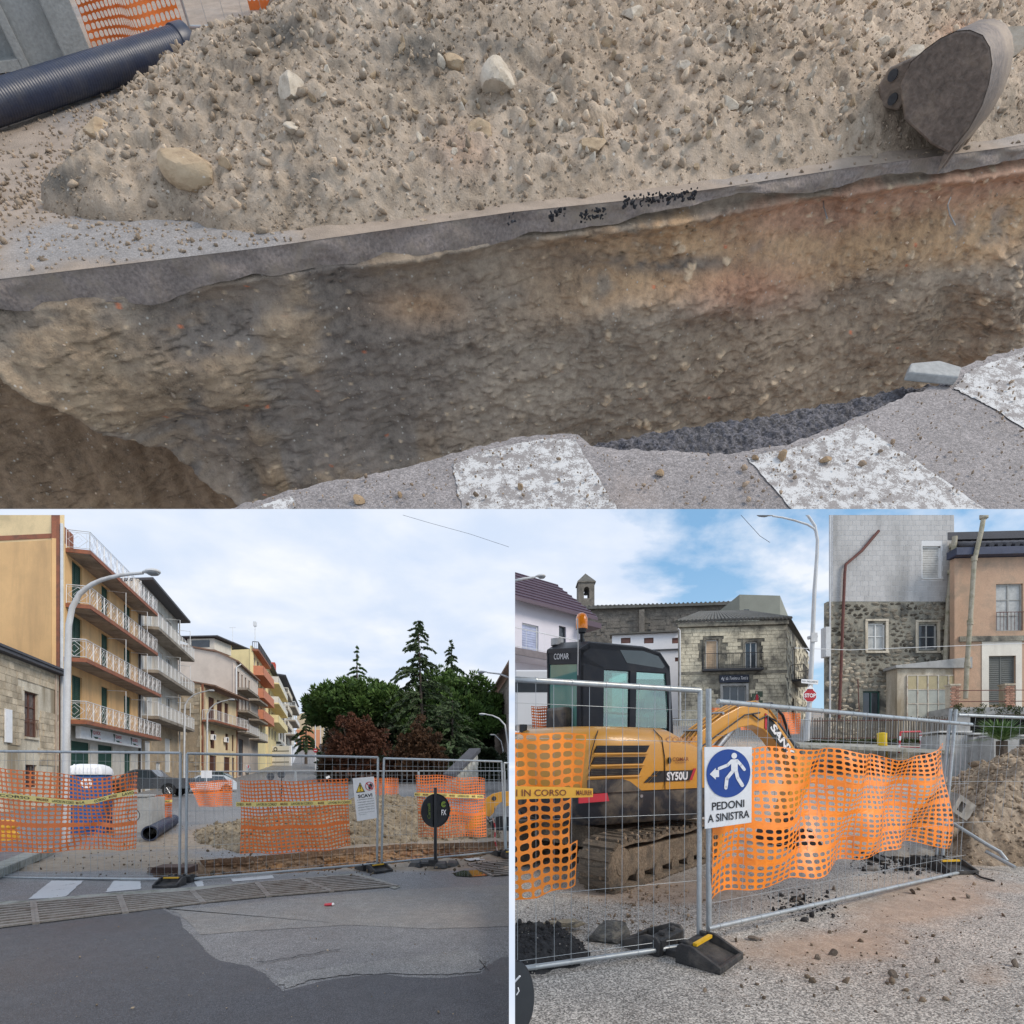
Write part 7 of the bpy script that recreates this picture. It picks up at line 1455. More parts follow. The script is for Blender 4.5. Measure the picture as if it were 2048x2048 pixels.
sideT('COMAR',.27,.72,1.585,1.66,mat('ink_faded',(.48,.22,.10),.5,.05,3,30,.05,0),.1,.0,-.025)
mb=MB();mb.lathe([(.018,0),(.018,.02)],n=8,M=MU@Matrix.Translation((.29,-.97,1.38))@Matrix.Rotation(R(90),4,'X')@Matrix.Diagonal((1,2.2,1,1)));mb.build('latch',ink,EX);mb=MB();mb.lathe([(.02,0),(.02,.02)],n=8,M=MU@Matrix.Translation((-.10,-.965,.98))@Matrix.Rotation(R(90),4,'X'));mb.build('cap',rim_m,EX)
mb=MB();mb.prism([U(x,y,1.02)for x,y in((1.15,-.85),(1.6,-.3),(1.6,.3),(1.1,.9))],MU.to_3x3()@Vector((0,0,.25)));mb.build('front_bracket',och,EX)
cy0,cy1=-.10,.88;prof_c=[(-.74,1.12),(-.76,2.66),(-.60,2.745),(.34,2.74),(.62,2.69),(.80,2.52),(.90,1.75),(.93,1.12)]
def CV(x,y,z):return U(x*.90+.30,y*.92+.02,z+(z-1.1)/1.6*(.10+.12*(y+.1)))
for sy in(cy0,cy1):
 th=.05 if sy==cy0 else-.05;ex=MU.to_3x3()@Vector((0,th,0))
 for nm,q in(('lower_panel',[(-.74,1.10),(.93,1.10),(.90,1.44),(.30,1.36),(-.02,1.52),(-.74,1.52)]),('rear_pillar',[(-.74,1.52),(-.36,1.52),(-.36,2.46),(-.76,2.62)]),('top_rail',[(-.76,2.5),(-.36,2.43),(.70,2.43),(.81,2.44),(.80,2.52),(.62,2.69),(.34,2.74),(-.60,2.745),(-.76,2.66)]),('middle_pillar',[(.08,1.45),(.20,1.40),(.20,2.44),(.08,2.44)]),('front_pillar',[(.80,1.42),(.91,1.42),(.885,1.75),(.81,2.45),(.72,2.45),(.80,1.9)])):
  mb=MB();mb.prism([CV(x,sy,z)for x,z in q],ex);mb.build(nm,nvy,EX,bevel=.008)
 for q in([(-.36,1.52),(.08,1.48),(.08,2.43),(-.36,2.43)],[(.20,1.42),(.81,1.42),(.80,1.9),(.72,2.43),(.20,2.43)]):
  mb=MB();mb.prism([CV(x,sy+th*.5,z)for x,z in q],ex*.1);mb.build('window_pane',cabg,EX)
mb=MB();rr=[[CV(x,y,z+dz)for x,z in prof_c[1:6]]for y,dz in((cy0,-.02),(cy0+.06,.01),(cy1-.06,.01),(cy1,-.02))];rr=[r_+[p-MU.to_3x3()@Vector((0,0,.06))for p in r_[::-1]]for r_ in rr];mb.loft(rr);mb.build('cab_roof',nvy,EX,smooth=35)
mb=MB();mb.prism([CV(.05+a,b,2.70-.04*a)for a,b in((-.45,.1),(.45,.1),(.45,.7),(-.45,.7))],MU.to_3x3()@Vector((0,0,.03)));mb.build('roof_hatch',nvy,EX)
for nm,q in(('rear_panel',[(cy0,1.10),(cy1,1.10),(cy1,1.42),(cy0,1.42)]),('rear_frame',[(cy0,2.48),(cy1,2.48),(cy1,2.66),(cy0,2.66)]),('rear_frame',[(cy0,1.42),(cy0+.10,1.42),(cy0+.10,2.48),(cy0,2.48)]),('rear_frame',[(cy1-.06,1.42),(cy1,1.42),(cy1,2.48),(cy1-.06,2.48)])):mb=MB();mb.prism([CV(-.75,y,z)for y,z in q],MU.to_3x3()@Vector((.05,0,0)));mb.build(nm,nvy,EX,bevel=.006)
mb=MB();mb.prism([CV(-.735,y,z)for y,z in((cy0+.1,1.42),(cy1-.06,1.42),(cy1-.06,2.48),(cy0+.1,2.48))],MU.to_3x3()@Vector((.006,0,0)));mb.build('rear_window',rearg,EX)
mb=MB();mb.prism([CV(x,y,z)for x,y,z in((.90,cy0+.05,1.12),(.90,cy1-.05,1.12),(.76,cy1-.05,2.36),(.76,cy0+.05,2.36))],MU.to_3x3()@Vector((.006,0,0)));mb.build('windscreen',cabg,EX)
mb=MB();lettering(mb,'COMAR',lambda u,v:CV(-.775,.62-.44*u,2.54+.07*v),0,1,0,1,0,.0);mb.build('lettering',ink_white,EX,fixn=False)
mb=MB();mb.prism([CV(x,cy0-.004,z)for x,z in((-.10,2.68),(.02,2.53),(.66,2.49),(.70,2.52),(.58,2.64),(.30,2.69))],MU.to_3x3()@Vector((0,.01,0)));mb.build('roof_side_window',winglass,EX);mb=MB();mb.box((-.45,.12,1.12),(.05,.66,1.45),MU);mb.box((-.50,.14,1.45),(-.36,.64,2.05),MU);mb.build('seat',skirt,EX,bevel=.04)
mb=MB();mb.tube([CV(.25,.2,1.2),CV(.33,.22,1.62)],.025,6);mb.tube([CV(.25,.6,1.2),CV(.33,.6,1.62)],.025,6);mb.box((.45,.05,1.1),(.85,.15,1.5),MU);mb.build('levers',blackplas,EX);mb=MB();mb.tube([CV(.30,.84,1.2),CV(.32,.84,2.4)],.03,6);mb.tube([CV(-.7,.8,1.95),CV(.8,.8,1.9)],.018,6);mb.tube([CV(.55,.3,1.3),CV(.62,.3,2.1)],.02,6);mb.box((.85,.3,1.75),(.95,.5,1.95),MU);mb.build('inner_frame',skirt,EX)
mb=MB();mb.box((.50,-.06,1.66),(.72,-.05,1.76),MU);mb.build('plate',board_w,EX)
root=EX;c=CV(-.50,.28,2.74);mb=MB();mb.lathe([(.04,0),(.04,.05),(.026,.06),(.026,.13),(.05,.14),(.07,.20)],tuple(c),14);mb.build('beacon_stem',blackplas,EX,smooth=40)
amb=mat('beacon_amber',(.95,.27,.01),.18,.05,3,30,.02,0,coat=.6);mb=MB();mb.lathe([(.072,.19),(.078,.21),(.076,.33),(.06,.38),(.03,.40)],tuple(c),18);mb.build('beacon',amb,EX,smooth=60)
mb=MB();mb.tube([CV(-.76,-.05,2.35),CV(-.79,-.1,2.7),CV(-.82,-.12,3.0)],.008,5);mb.tube([CV(-.62,.8,2.72),CV(-.62,.8,2.80)],.09,10);mb.build('aerial_and_horn',lampgrey,EX,smooth=50)
mb=MB();mb.lathe([(.05,0),(.05,.1)],tuple(U(-.92,.45,1.72)),8);mb.build('exhaust_cap',blackplas,EX)
def track(side):
 yc=side*.80;L2,rr_=1.02,.265;pts=[]
 for i in range(14):a=math.pi/2+math.pi*i/13;pts.append((-L2+rr_*math.cos(a),rr_+rr_*math.sin(a)))
 for i in range(1,16):pts.append((-L2+2*L2*i/16,0))
 for i in range(14):a=-math.pi/2+math.pi*i/13;pts.append((L2+rr_*math.cos(a),rr_+rr_*math.sin(a)))
 for i in range(1,16):pts.append((L2-2*L2*i/16,2*rr_+.012*math.sin(i)))
 n=len(pts);mb=MB();o_=len(mb.v);V=[]
 for x,z in pts:
  cx_=max(-L2,min(L2,x));d=Vector((x-cx_,z-rr_));k=1-.05/max(.05,d.length)
  V+=[MT@Vector((x,yc-.19,z)),MT@Vector((x,yc+.19,z)),MT@Vector((cx_+(x-cx_)*k,yc+.19,rr_+(z-rr_)*k)),MT@Vector((cx_+(x-cx_)*k,yc-.19,rr_+(z-rr_)*k))]
 mb.add(V,[(4*i+a,4*i+(a+1)%4,4*((i+1)%n)+(a+1)%4,4*((i+1)%n)+a)for i in range(n)for a in range(4)]);tr_=mb.build('track_belt',mudm,EX);pm=None;P_=[]
 tot=0;seg=[]
 for i in range(n):a,b=pts[i],pts[(i+1)%n];l_=math.hypot(b[0]-a[0],b[1]-a[1]);seg.append((tot,l_,a,b));tot+=l_
 np_=40;me=unit_box('track_pad',mudm)
 for k in range(np_):
  s_=tot*k/np_
  for t0,l_,a,b in seg:
   if t0<=s_<t0+l_:break
  u=(s_-t0)/l_;x=a[0]+(b[0]-a[0])*u;z=a[1]+(b[1]-a[1])*u;an=math.atan2(b[1]-a[1],b[0]-a[0]);piece(me,'track_pad',tr_,MT@Matrix.Translation((x,yc,z))@Matrix.Rotation(-an,4,'Y')@Matrix.Translation((0,0,-.012))@Matrix.Diagonal((.085,.40,.045,1)))
 rg=np.random.RandomState(4+side);Q=[];S=[]
 for _ in range(260):t0,l_,a,b=seg[rg.randint(n)];u=rg.rand();z=a[1]+(b[1]-a[1])*u;Q.append(MT@Vector((a[0]+(b[0]-a[0])*u,yc+rg.uniform(-.19,.19),z+(.02 if z>.3 else-.0))));S.append(rg.uniform(.012,.045))
 rubble('caked_mud',[tuple(q)for q in Q],S,soil_br,parent=tr_,tones=[(.85,.8,.75)]*len(Q))
 mb=MB();mb.prism([MT@Vector((x,yc-.14*1,z))for x,z in((-.86,.12),(.86,.12),(.92,.40),(-.80,.42))],MT.to_3x3()@Vector((0,.28,0)));mb.build('track_frame',mudm,EX,bevel=.02)
 for x in(-L2,L2):mb=MB();mb.lathe([(.21,-.17),(.225,-.12),(.225,.12),(.21,.17),(.10,.175),(.09,.185)],n=20,M=MT@Matrix.Translation((x,yc,rr_))@Matrix.Rotation(R(90),4,'X'));mb.build('track_wheel',mudm,EX,smooth=40)
 for x in(-.6,-.2,.2,.6):mb=MB();mb.lathe([(.09,-.16),(.09,.16)],n=14,M=MT@Matrix.Translation((x,yc,.10))@Matrix.Rotation(R(90),4,'X'));mb.build('track_roller',mudm,EX,smooth=40)
track(-1);track(1);mb=MB();mb.box((-.6,-.65,.32),(.6,.65,.58),MT);mb.tube([C0+Vector((0,0,.5)),C0+Vector((0,0,.72))],.5,20);mb.build('undercarriage',mudm,EX)
mb=MB();mb.prism([MT@Vector((x,-.95,z))for x,z in((1.45,.02),(1.6,.05),(1.55,.38),(1.42,.36))],MT.to_3x3()@Vector((0,1.9,0)));mb.build('dozer_blade',och,EX)
bt=[(1.05,1.30),(1.47,1.70),(1.9,1.95),(2.25,2.10),(2.55,2.14),(2.80,2.06),(3.05,1.84),(3.32,1.58),(3.65,1.22)];bb_=[(3.55,1.02),(3.2,1.38),(2.95,1.62),(2.72,1.78),(2.5,1.84),(2.25,1.80),(1.95,1.68),(1.5,1.40),(1.15,1.0)]
BX=MU.to_3x3()@Vector((0,.24,0));mb=MB();mb.prism([U(x,-.12,z)for x,z in bt+bb_],BX);mb.build('boom',och,EX,bevel=.012)
for k in range(5):
 y=-.11+k*.05;mb=MB();mb.tube([U(x,y,z+.045)for x,z in bt[:7]],.014,6);mb.build('boom_pipe',och if k%2==0 else mat('pipe_dark_ochre',(.30,.15,.03),.4,.1,3,30,.1,0),EX,smooth=60)
for t in(1,2.6):i=int(t);p=U(bt[i][0],-.16,bt[i][1]+.05);q=U(bt[i][0],.14,bt[i][1]+.05);mb=MB();mb.tube([p,q],.022,6);mb.build('pipe_clamp',rim_m,EX,smooth=50)
mb=MB();mb.tube([U(x,-.15,z)for x,z in((2.45,2.0),(2.6,1.92),(2.75,1.98),(2.95,1.9))],.014,5);mb.tube([U(x,-.16,z)for x,z in((1.5,1.52),(1.95,1.78),(2.3,1.98),(2.6,2.02))],.012,5);mb.build('side_hose',rubber,EX,smooth=60)
mb=MB();mb.prism([U(x,-.125,z)for x,z in((2.78,1.98),(2.92,1.90),(3.35,1.46),(3.42,1.22),(3.30,1.32),(2.80,1.76))],MU.to_3x3()@Vector((0,-.004,0)));mb.build('decal_band',ink,EX,fixn=False);mb=MB();mb.prism([U(x,-.125,z)for x,z in((2.74,1.80),(2.78,1.77),(2.78,2.0),(2.74,2.02))],MU.to_3x3()@Vector((0,-.006,0)));mb.build('red_slash',ink_red,EX)
mb=MB();A_=Vector((2.84,1.80));dA=Vector((.47,-.47));nA=Vector((.07,.10));lettering(mb,'SANY',lambda u,v:U(A_.x+dA.x*u+nA.x*v,-.133,A_.y+dA.y*u+nA.y*v),0,1,0,1,.25,.04);mb.build('lettering',ink_white,EX,fixn=False)
mb=MB();mb.tube([U(2.75,0,2.15),U(3.0,0,2.18),U(3.25,0,2.0),U(3.45,0,1.6),U(3.6,0,1.3)],.022,6);mb.tube([U(2.85,.08,2.12),U(3.1,.08,2.05),U(3.35,.08,1.7)],.018,6);mb.build('hose',rubber,EX,smooth=60);mb=MB();mb.tube([U(3.0,-.02,1.95),U(3.75,-.02,1.25)],.055,10);mb.build('cylinder',blackplas,EX,smooth=50)
mb=MB();mb.prism([U(x,-.10,z)for x,z in((3.45,1.42),(3.8,1.3),(3.75,.9),(3.3,.25),(3.12,.25),(3.4,1.0))],BX*.8);mb.build('dipper_arm',och,EX,bevel=.01);mb=MB();mb.tube([U(2.2,-.02,1.78),U(1.4,-.02,1.0)],.06,10);mb.build('boom_cylinder',rim_m,EX,smooth=50)
def bucket(M,m,root,s=1.):
 pr=[(.0,.0),(-.06,-.07),(-.11,-.15),(-.14,-.24),(-.14,-.33),(-.11,-.43),(-.05,-.51),(.03,-.57),(.13,-.605),(.24,-.62),(.36,-.60),(.50,-.53)];n=len(pr);mb=MB();w_=.36
 out=[[M@Vector((x*s,y*s,z*s))for x,z in pr]for y in(-w_,w_)];inn=[[M@Vector((x*s*.93+.03*s,y*s,z*s*.93+.0))for x,z in pr]for y in(-w_,w_)]
 mb.add(out[0]+out[1],[(i,i+1,n+i+1,n+i)for i in range(n-1)]);mb.add(inn[0]+inn[1],[(i+1,i,n+i,n+i+1)for i in range(n-1)]);mb.add([out[0][0],out[1][0],inn[1][0],inn[0][0]],[(0,1,2,3)]);mb.add([out[0][-1],out[1][-1],inn[1][-1],inn[0][-1]],[(0,1,2,3)]);mb.build('bucket_shell',m,root,smooth=30)
 for y in(-w_,w_-.03):mb=MB();mb.prism([M@Vector((x*s,y*s,z*s))for x,z in pr+[(.44,-.36),(.30,-.10),(.12,.02)]],M.to_3x3()@Vector((0,.03*s,0)));mb.build('side_plate',m,root,bevel=.012)
 for y in(-.11,.08):mb=MB();mb.prism([M@Vector((x*s,y*s,z*s))for x,z in((-.02,.0),(.04,.20),(.14,.24),(.26,.16),(.28,.02),(.1,-.04))],M.to_3x3()@Vector((0,.035*s,0)));mb.build('ear',m,root,bevel=.01)
 for x,z in((.08,.15),(.21,.09)):mb=MB();mb.lathe([(.035*s,-.14*s),(.035*s,.14*s)],n=12,M=M@Matrix.Translation((x*s,0,z*s))@Matrix.Rotation(R(90),4,'X'));mb.build('pin',darksteel,root,smooth=50)
 for k in range(4):y=-w_+.04+k*(2*w_-.08)/3;mb=MB();mb.prism([M@Vector((x*s,(y-.03)*s,z*s))for x,z in((.46,-.55),(.62,-.50),(.48,-.49))],M.to_3x3()@Vector((0,.06*s,0)));mb.build('tooth',m,root)
bucket(MU@Matrix.Translation((3.2,0,.25))@Matrix.Rotation(R(-20),4,'Y'),blackplas,EX)
# fence, nets, foot, boards on the square
GQ='site fence on the square'
fence_panel('mesh fence panel in front of the excavator cab',TL(958,3.74,.03),TL(1398,4.34,.02),W(1400,1381,4.34),W(958,1354,3.74),GQ,spacing=.128,hz=(.04,.26,.52,.80,.92),wr=.002)
fence_panel('long leaning mesh fence panel with the big orange net',TL(1416,4.40,.12),W(1930,1746,6.9),W(1943,1449,7.0),W(1436,1403,4.46),GQ,spacing=.128,posts=(0,0),hz=(.12,.34,.6,.85),wr=.002)
fence_panel('mesh fence panel at the right edge of the square',TL(1876,7.36,.02),TL(2300,8.2,0),W(2300,1446,8.2),W(1916,1430,7.36),GQ,spacing=.16,posts=(0,1),wr=.0026)
for k,(a,b,lb)in enumerate(((TL(1418,4.42,.06),W(1417,1378,4.42),'right one of the two grey uprights standing in the near fence foot'),(TL(1872,7.38,.04),W(1902,1418,7.38),'left one of the two pale uprights at the far fence foot'),(TL(1884,7.34,.04),W(1912,1419,7.34),'right one of the two pale uprights at the far fence foot'))):
 root=empty('fence_upright',a,lb,'fence post');mb=MB();mb.tube([a,b],.022,10);mb.build('tube',galv,root,smooth=50);mb=MB()
 for t in(.25,.5,.8):c=a.lerp(b,t);mb.tube([c-Vector((0,0,.008)),c+Vector((0,0,.008))],.026,10)
 mb.build('weld_rings',galv,root,smooth=50)
p0=gr3(1410,1896);p1=gr3(1262,1886);ax=(p0-p1);ax.z=ax.y*.0657
fence_foot(basis(gr3(1360,1905),Vector((.53,-.50,-.033)),(0,-.0657,1)),'large black rubber fence foot with a yellow strip in the foreground of the square','rubber feet of the square fence',s=1.08)
fence_foot(basis(gr3(1877,1736),(.12,-1,-.06),(0,-.0657,1)),'muddy rubber fence foot under the far pair of uprights','rubber feet of the square fence')
foldL=lambda u,v:.03*np.sin(u*12+v*5)+.05*np.exp(-((v-.36)/.07)**2)
fl_=surf([(985,1465,3.72),(1040,1466,3.78),(1110,1466,3.86),(1172,1467,3.95)],[(985,1815,3.70),(1060,1795,3.76),(1110,1785,3.84),(1150,1768,3.9)],foldL)
net('safety_net',fl_,8,18,orange_bright,bands=(),hx=.80,hy=.72,seed=11,torn=lambda u,v:(u>.86 and .30<v<.52)or(u>.93 and .52<v<.62));tag([q for q in COL.objects if q.name.startswith('safety_net')][-1],'torn bright orange net with large oval holes at the left edge of the square','safety net')
fn=surf([(985,1571,3.66),(1060,1573,3.70),(1130,1574,3.8),(1186,1577,3.86)],[(985,1601,3.66),(1060,1598,3.70),(1130,1596,3.8),(1186,1594,3.86)])
tape(fn,0,1,0,1,'orange-yellow tape printed I IN CORSO across the torn net',[(.21,.68,'I IN CORSO',ink_brown),(.80,.99,'MAURER',ink_brown)],off=0.,base=mat('tape_orange',(.85,.42,.04),.4,.06,4,40,.04,0));fe_=surf([(985,1571,3.655),(1186,1577,3.855)],[(985,1574.5,3.655),(1186,1579.5,3.855)])
TB=(1447,1760,4.7)
fold=lambda u,v:.10*np.sin(u*17+v*3.5)*(.4+.6*u)+.06*np.sin(u*31-v*5)+.05*np.exp(-((u-.33-(v-.5)*.12)/.03)**2)
ft_=surf([(1428,1493,4.40),(1500,1494,4.62),(1600,1499,4.98),(1680,1497,5.35),(1745,1510,5.7),(1790,1519,6.0),(1840,1508,6.4),(1904,1490,7.1)],[(1421,1802,4.42),(1500,1778,4.66),(1600,1757,5.0),(1680,1735,5.35),(1720,1712,5.6),(1780,1697,6.0),(1830,1690,6.4),(1884,1689,7.0)],fold)
net('safety_net',ft_,46,23,orange_bright,bands=(4,10,16),hx=.74,hy=.64,seed=12);tag([q for q in COL.objects if q.name.startswith('safety_net')][-1],'big rumpled bright orange net stretched along the leaning fence panel','safety net')
Yp=4.30;q=[W(1410,1658,Yp),W(1503,1645,Yp+.04),W(1504,1493.5,Yp+.04),W(1409,1494,Yp)];root=empty('pedestrian_sign',q[0],'white board with a blue disc, walking figure and the words PEDONI A SINISTRA','sign');mb=MB();mb.prism(q,(0,.012,0));mb.build('board',board_w,root,bevel=.002)
fn=bilin(*q);f1=lambda u,v:fn(u,v)+Vector((0,-.004,0));f2=lambda u,v:fn(u,v)+Vector((0,-.008,0));mb=MB();disc(mb,f1,.50,.665,.465,.305,48);mb.build('blue_disc',ink_blue,root,fixn=False);mb=MB();disc(mb,f2,.615,.885,.058,.038,20)
def limb2(pts,w_):
 for i in range(len(pts)-1):
  a=Vector((pts[i][0],pts[i][1]*1.6));b=Vector((pts[i+1][0],pts[i+1][1]*1.6));d=(b-a).normalized();nn=Vector((-d.y,d.x))*w_;poly(mb,f2,[((a-nn).x,(a-nn).y/1.6),((b-nn).x,(b-nn).y/1.6),((b+nn).x,(b+nn).y/1.6),((a+nn).x,(a+nn).y/1.6)]);disc(mb,f2,b.x,b.y/1.6,w_,w_/1.6,12)
poly(mb,f2,[(.55,.84),(.69,.84),(.69,.68),(.55,.68)]);limb2([(.57,.825),(.48,.77),(.30,.73)],.032);limb2([(.67,.825),(.76,.765),(.83,.705)],.032);limb2([(.585,.69),(.46,.60),(.44,.485)],.037);limb2([(.655,.69),(.69,.60),(.79,.50)],.037)
poly(mb,f2,[(.10,.665),(.225,.74),(.225,.713),(.295,.713),(.295,.625),(.225,.625),(.225,.595)]);mb.build('walking_figure',ink_white,root,fixn=False)
for tx,u0,u1,v0,v1 in(('PEDONI',.15,.84,.215,.315),('A SINISTRA',.06,.95,.07,.17)):mb=MB();lettering(mb,tx,f1,u0,u1,v0,v1,0,.015);mb.build('lettering',ink,root,fixn=False)
M=Matrix.Translation(W(1028,1995,3.1))@Matrix.Rotation(R(78),4,'X')@Matrix.Rotation(R(18),4,'Y');root=empty('round_sign',W(1030,2060,3.1),'edge of a black round sign at the lower left corner of the square','sign');mb=MB();mb.lathe([(.0,.0),(.11,.005),(.115,.012),(.11,.02),(.0,.02)],n=36,M=M@Matrix.Diagonal((1,1.75,1,1)));mb.build('sign_disc',blackplas,root,smooth=30)
mb=MB();mb.tube([W(1028,1965,2.98),W(1040,1952,2.96)],.005,5);mb.tube([W(1033,1990,2.96),W(1038,1982,2.96),W(1036,1975,2.96)],.003,4);mb.build('white_marks',ink_white,root)
for pts,lb in(([(1888,1636,7.6),(1975,1690,7.2)],'upper grey prop tube leaning right of the far uprights'),([(1975,1690,7.2),(2000,1704,7.1),(2014,1722,7.0)],'bent lower end of the grey prop tube'),([(1972,1703,7.2),(2030,1735,6.9)],'short grey prop tube near the right edge'),([(1600,1690,12),(1600,1691,12.1)],'')):
 if lb:P=[W(*p)for p in pts];tag((lambda m_:(m_.tube(P,.024,8),m_.build('prop_tube',galv,smooth=50))[1])(MB()),lb,'tube')
mb=MB();mb.tube([gr3(1925,1735,.02),gr3(1945,1745,.015),gr3(1962,1757,.015),gr3(1988,1764,.015)],.012,6);tag(mb.build('cable',rubber,smooth=60),'black cable end lying on the road right of the far fence foot','cable')
# SQUARE SITE: buildings and street behind
st_grey=mat('stone_wall_grey',(.27,.25,.20),.92,.30,1.6,20,.3,.7,dirt=(.07,.068,.06),dirt_amt=.6,dirt_scale=.9)
blk_p=mat('rubble_stone_pale',(.52,.45,.35),.9,.25,3,22,.25,.5,dirt=(.22,.19,.15),dirt_amt=.45,dirt_scale=2,rnd=.28,coord='pos')
blk_d=mat('rubble_stone_dark',(.22,.19,.15),.92,.3,3,22,.3,.5,dirt=(.06,.055,.045),dirt_amt=.6,dirt_scale=2,rnd=.35)
tile_g=mat('wall_tile_grey',(.44,.43,.42),.6,.08,2,30,.06,.08,dirt=(.15,.15,.145),dirt_amt=.28,dirt_scale=1.0,streak=True,rnd=.06,coord='pos');joint=mat('joint_white',(.66,.66,.66),.8,.08,2,30,.1,.05)
pl_terra=mat('plaster_terracotta',(.50,.33,.225),.9,.16,1.,25,.12,.2,dirt=(.25,.21,.16),dirt_amt=.3,dirt_scale=1.0)
shut_g=mat('shutter_grey',(.13,.135,.125),.7,.15,3,40,.12,.1);pvc=mat('shutter_beige',(.55,.50,.42),.5,.06,2,30,.05,.05);asb=mat('vent_pipe',(.40,.36,.28),.85,.2,2,30,.2,.2,dirt=(.15,.15,.08),dirt_amt=.4,dirt_scale=2);rust=mat('rust_pipe',(.13,.045,.035),.7,.3,4,40,.2,.15)
# tall building: grey tiles above old stone
f=Fac((1655,30.6),(1912,30.6));g0=2.6;root=empty('tall_house',f.pt(0,g0),'tall old house, grey tiled above and rough stone below','house');zs=EYE+(HY-1203)/F*30.6
o1=f.spec(1735,1771,1246,1299);o2=f.spec(1836,1874,1248,1299);o3=f.spec(1726,1761,1382,1442);o4=f.spec(1845,1882,1092,1157);o5=f.spec(1790,1890,1357,1440)
wall(f,root,st_grey,0,f.len,g0-.6,zs,[o1,o2,o3]);wall(f,root,joint,.28,f.len-.1,zs+.004,19,[o4],name='upper_wall')
window(f,root,o1,'glass',winwhite,leaves=2,bars=1,pm=mat('curtained_pane',(.42,.42,.40),.3,.25,4,20,.1,0));window(f,root,o2,'glass',mat('window_frame_grey',(.34,.34,.32),.6),leaves=2,bars=1);window(f,root,o3,'glass',mat('frame_green',(.02,.07,.055),.5),leaves=2,bars=0);window(f,root,o4,'roller',winwhite,leaves=1,pm=mat('roller_grey',(.52,.51,.48),.5))
tb=unit_box('tile',tile_g);rg=random.Random(2);z=zs+.01;row=0
while z<16.0:
 h=.275;u=.30-(.21 if row%2 else 0);
 while u<f.len-.1:
  a,b=max(u,.29),min(u+.425,f.len-.11)
  if a<o4[1]+.05 and b>o4[0]-.05 and z<o4[3]+.06 and z+h>o4[2]-.06:a,b=(a,o4[0]-.05)if a<o4[0]-.1 else(o4[1]+.05,b)
  if b-a>.05 and not(a<o4[1]+.05 and b>o4[0]-.05 and z<o4[3]+.06 and z+h>o4[2]-.06):
   c=f.pt((a+b)/2,z+h/2,.003);piece(tb,'tile',root,Matrix.Translation(c)@Matrix.Diagonal((b-a-.016,.012,h-.016,1)))
  u+=.425
 z+=h;row+=1
OP=(o1,o2,o3,o5)
def clear(a,b,c,d,m=.12):return not any(a<o[1]+m and b>o[0]-m and c<o[3]+m and d>o[2]-m for o in OP)
wall_st=soil_mat('rubble_stone',(.60,.53,.42),(.40,.345,.265),(.13,.115,.09),.25)
def rubble_wall(f,root,s0,s1,z0,z1,keep,n_parts,st,seed,tonef,m):
 rg=random.Random(seed);me=[];sp=[]
 for i in range(8):me.append(rock_mesh('stone',m,700+i,2,.8,tone=(.55+.08*i,)*3,rough=.15))
 zz=z0
 while zz<z1-.05:
  h=st*rg.uniform(.75,1.2);u=s0-rg.uniform(0,st)
  while u<s1:
   w_=st*rg.uniform(.6,2.1);c,z=u+w_/2,zz+h/2+rg.uniform(-.09,.09)
   if s0<c<s1 and rg.random()<.9 and keep(u,u+w_,zz,zz+h):sp.append((c,z,w_,h))
   u+=w_
  zz+=h
 rg.shuffle(sp);sp.sort(key=lambda q:-q[2]*q[3]*tonef(q[0],q[1],0));P=[];T3=[]
 Ry=np.array([list(f.d),list(-f.n),[0,0,1.]])
 for k,(c,z,w_,h)in enumerate(sp):
  t=tonef(c,z,rg.random())
  if k<n_parts:i=min(7,max(0,int((t-.55)/.08)));piece(me[i],'stone',root,f.M(c,z,.0)@Matrix.Rotation(rg.uniform(-.3,.3),4,'Y')@Matrix.Diagonal((w_*.56,.09,h*rg.uniform(.45,.75),1)))
  else:P.append((c,z,w_,h,t))
 Vs=[];Fs=[];o=0;Tt=[]
 for c,z,w_,h,t in P:
  V,Fc=ROCKS[rg.randrange(5,12)];p=f.pt(c,z,0);Q=(V*np.array([w_*.56,.085,h*.62]))@Ry+np.array(p[:]);Vs.append(Q);Fs+=[tuple(i+o for i in q)for q in Fc];o+=len(V);Tt+=[t]*len(V)
 if Vs:
  mb=MB();mb.v=[tuple(q)for q in np.concatenate(Vs)];mb.f=Fs;mb.mi=[0]*len(Fs);ob=mb.build('small_stones',m,root,fixn=False);ob['kind']='stuff';ca_=ob.data.color_attributes.new('tone','FLOAT_COLOR','POINT');ca_.data.foreach_set('color',[x for t in Tt for x in(t,t,t,1)])
rubble_wall(f,root,.05,f.len-.15,g0-.3,zs-.12,lambda a,b,c,d:clear(a,b,c,d,.1),290,.25,5,lambda c,z,r:max(.16,(1.35 if z<7.4+.8*math.sin(c*1.7)else .42+.2*math.sin(c*2.3+z*3))*(.55+.6*r)),wall_st)
for o_ in(o1,o2):mb=MB();f.box(mb,o_[0]-.14,o_[0],o_[2]-.1,o_[3]+.1,0,.05);f.box(mb,o_[1],o_[1]+.14,o_[2]-.1,o_[3]+.1,0,.05);f.box(mb,o_[0]-.14,o_[1]+.14,o_[3]+.1,o_[3]+.2,0,.07);f.box(mb,o_[0]-.14,o_[1]+.14,o_[2]-.2,o_[2]-.1,0,.10);mb.build('window_surround',pl_old,root)
mb=MB();f.box(mb,o4[0]-.05,o4[1]+.05,o4[2]-.06,o4[2],.025,.10);mb.build('sill',winwhite,root)
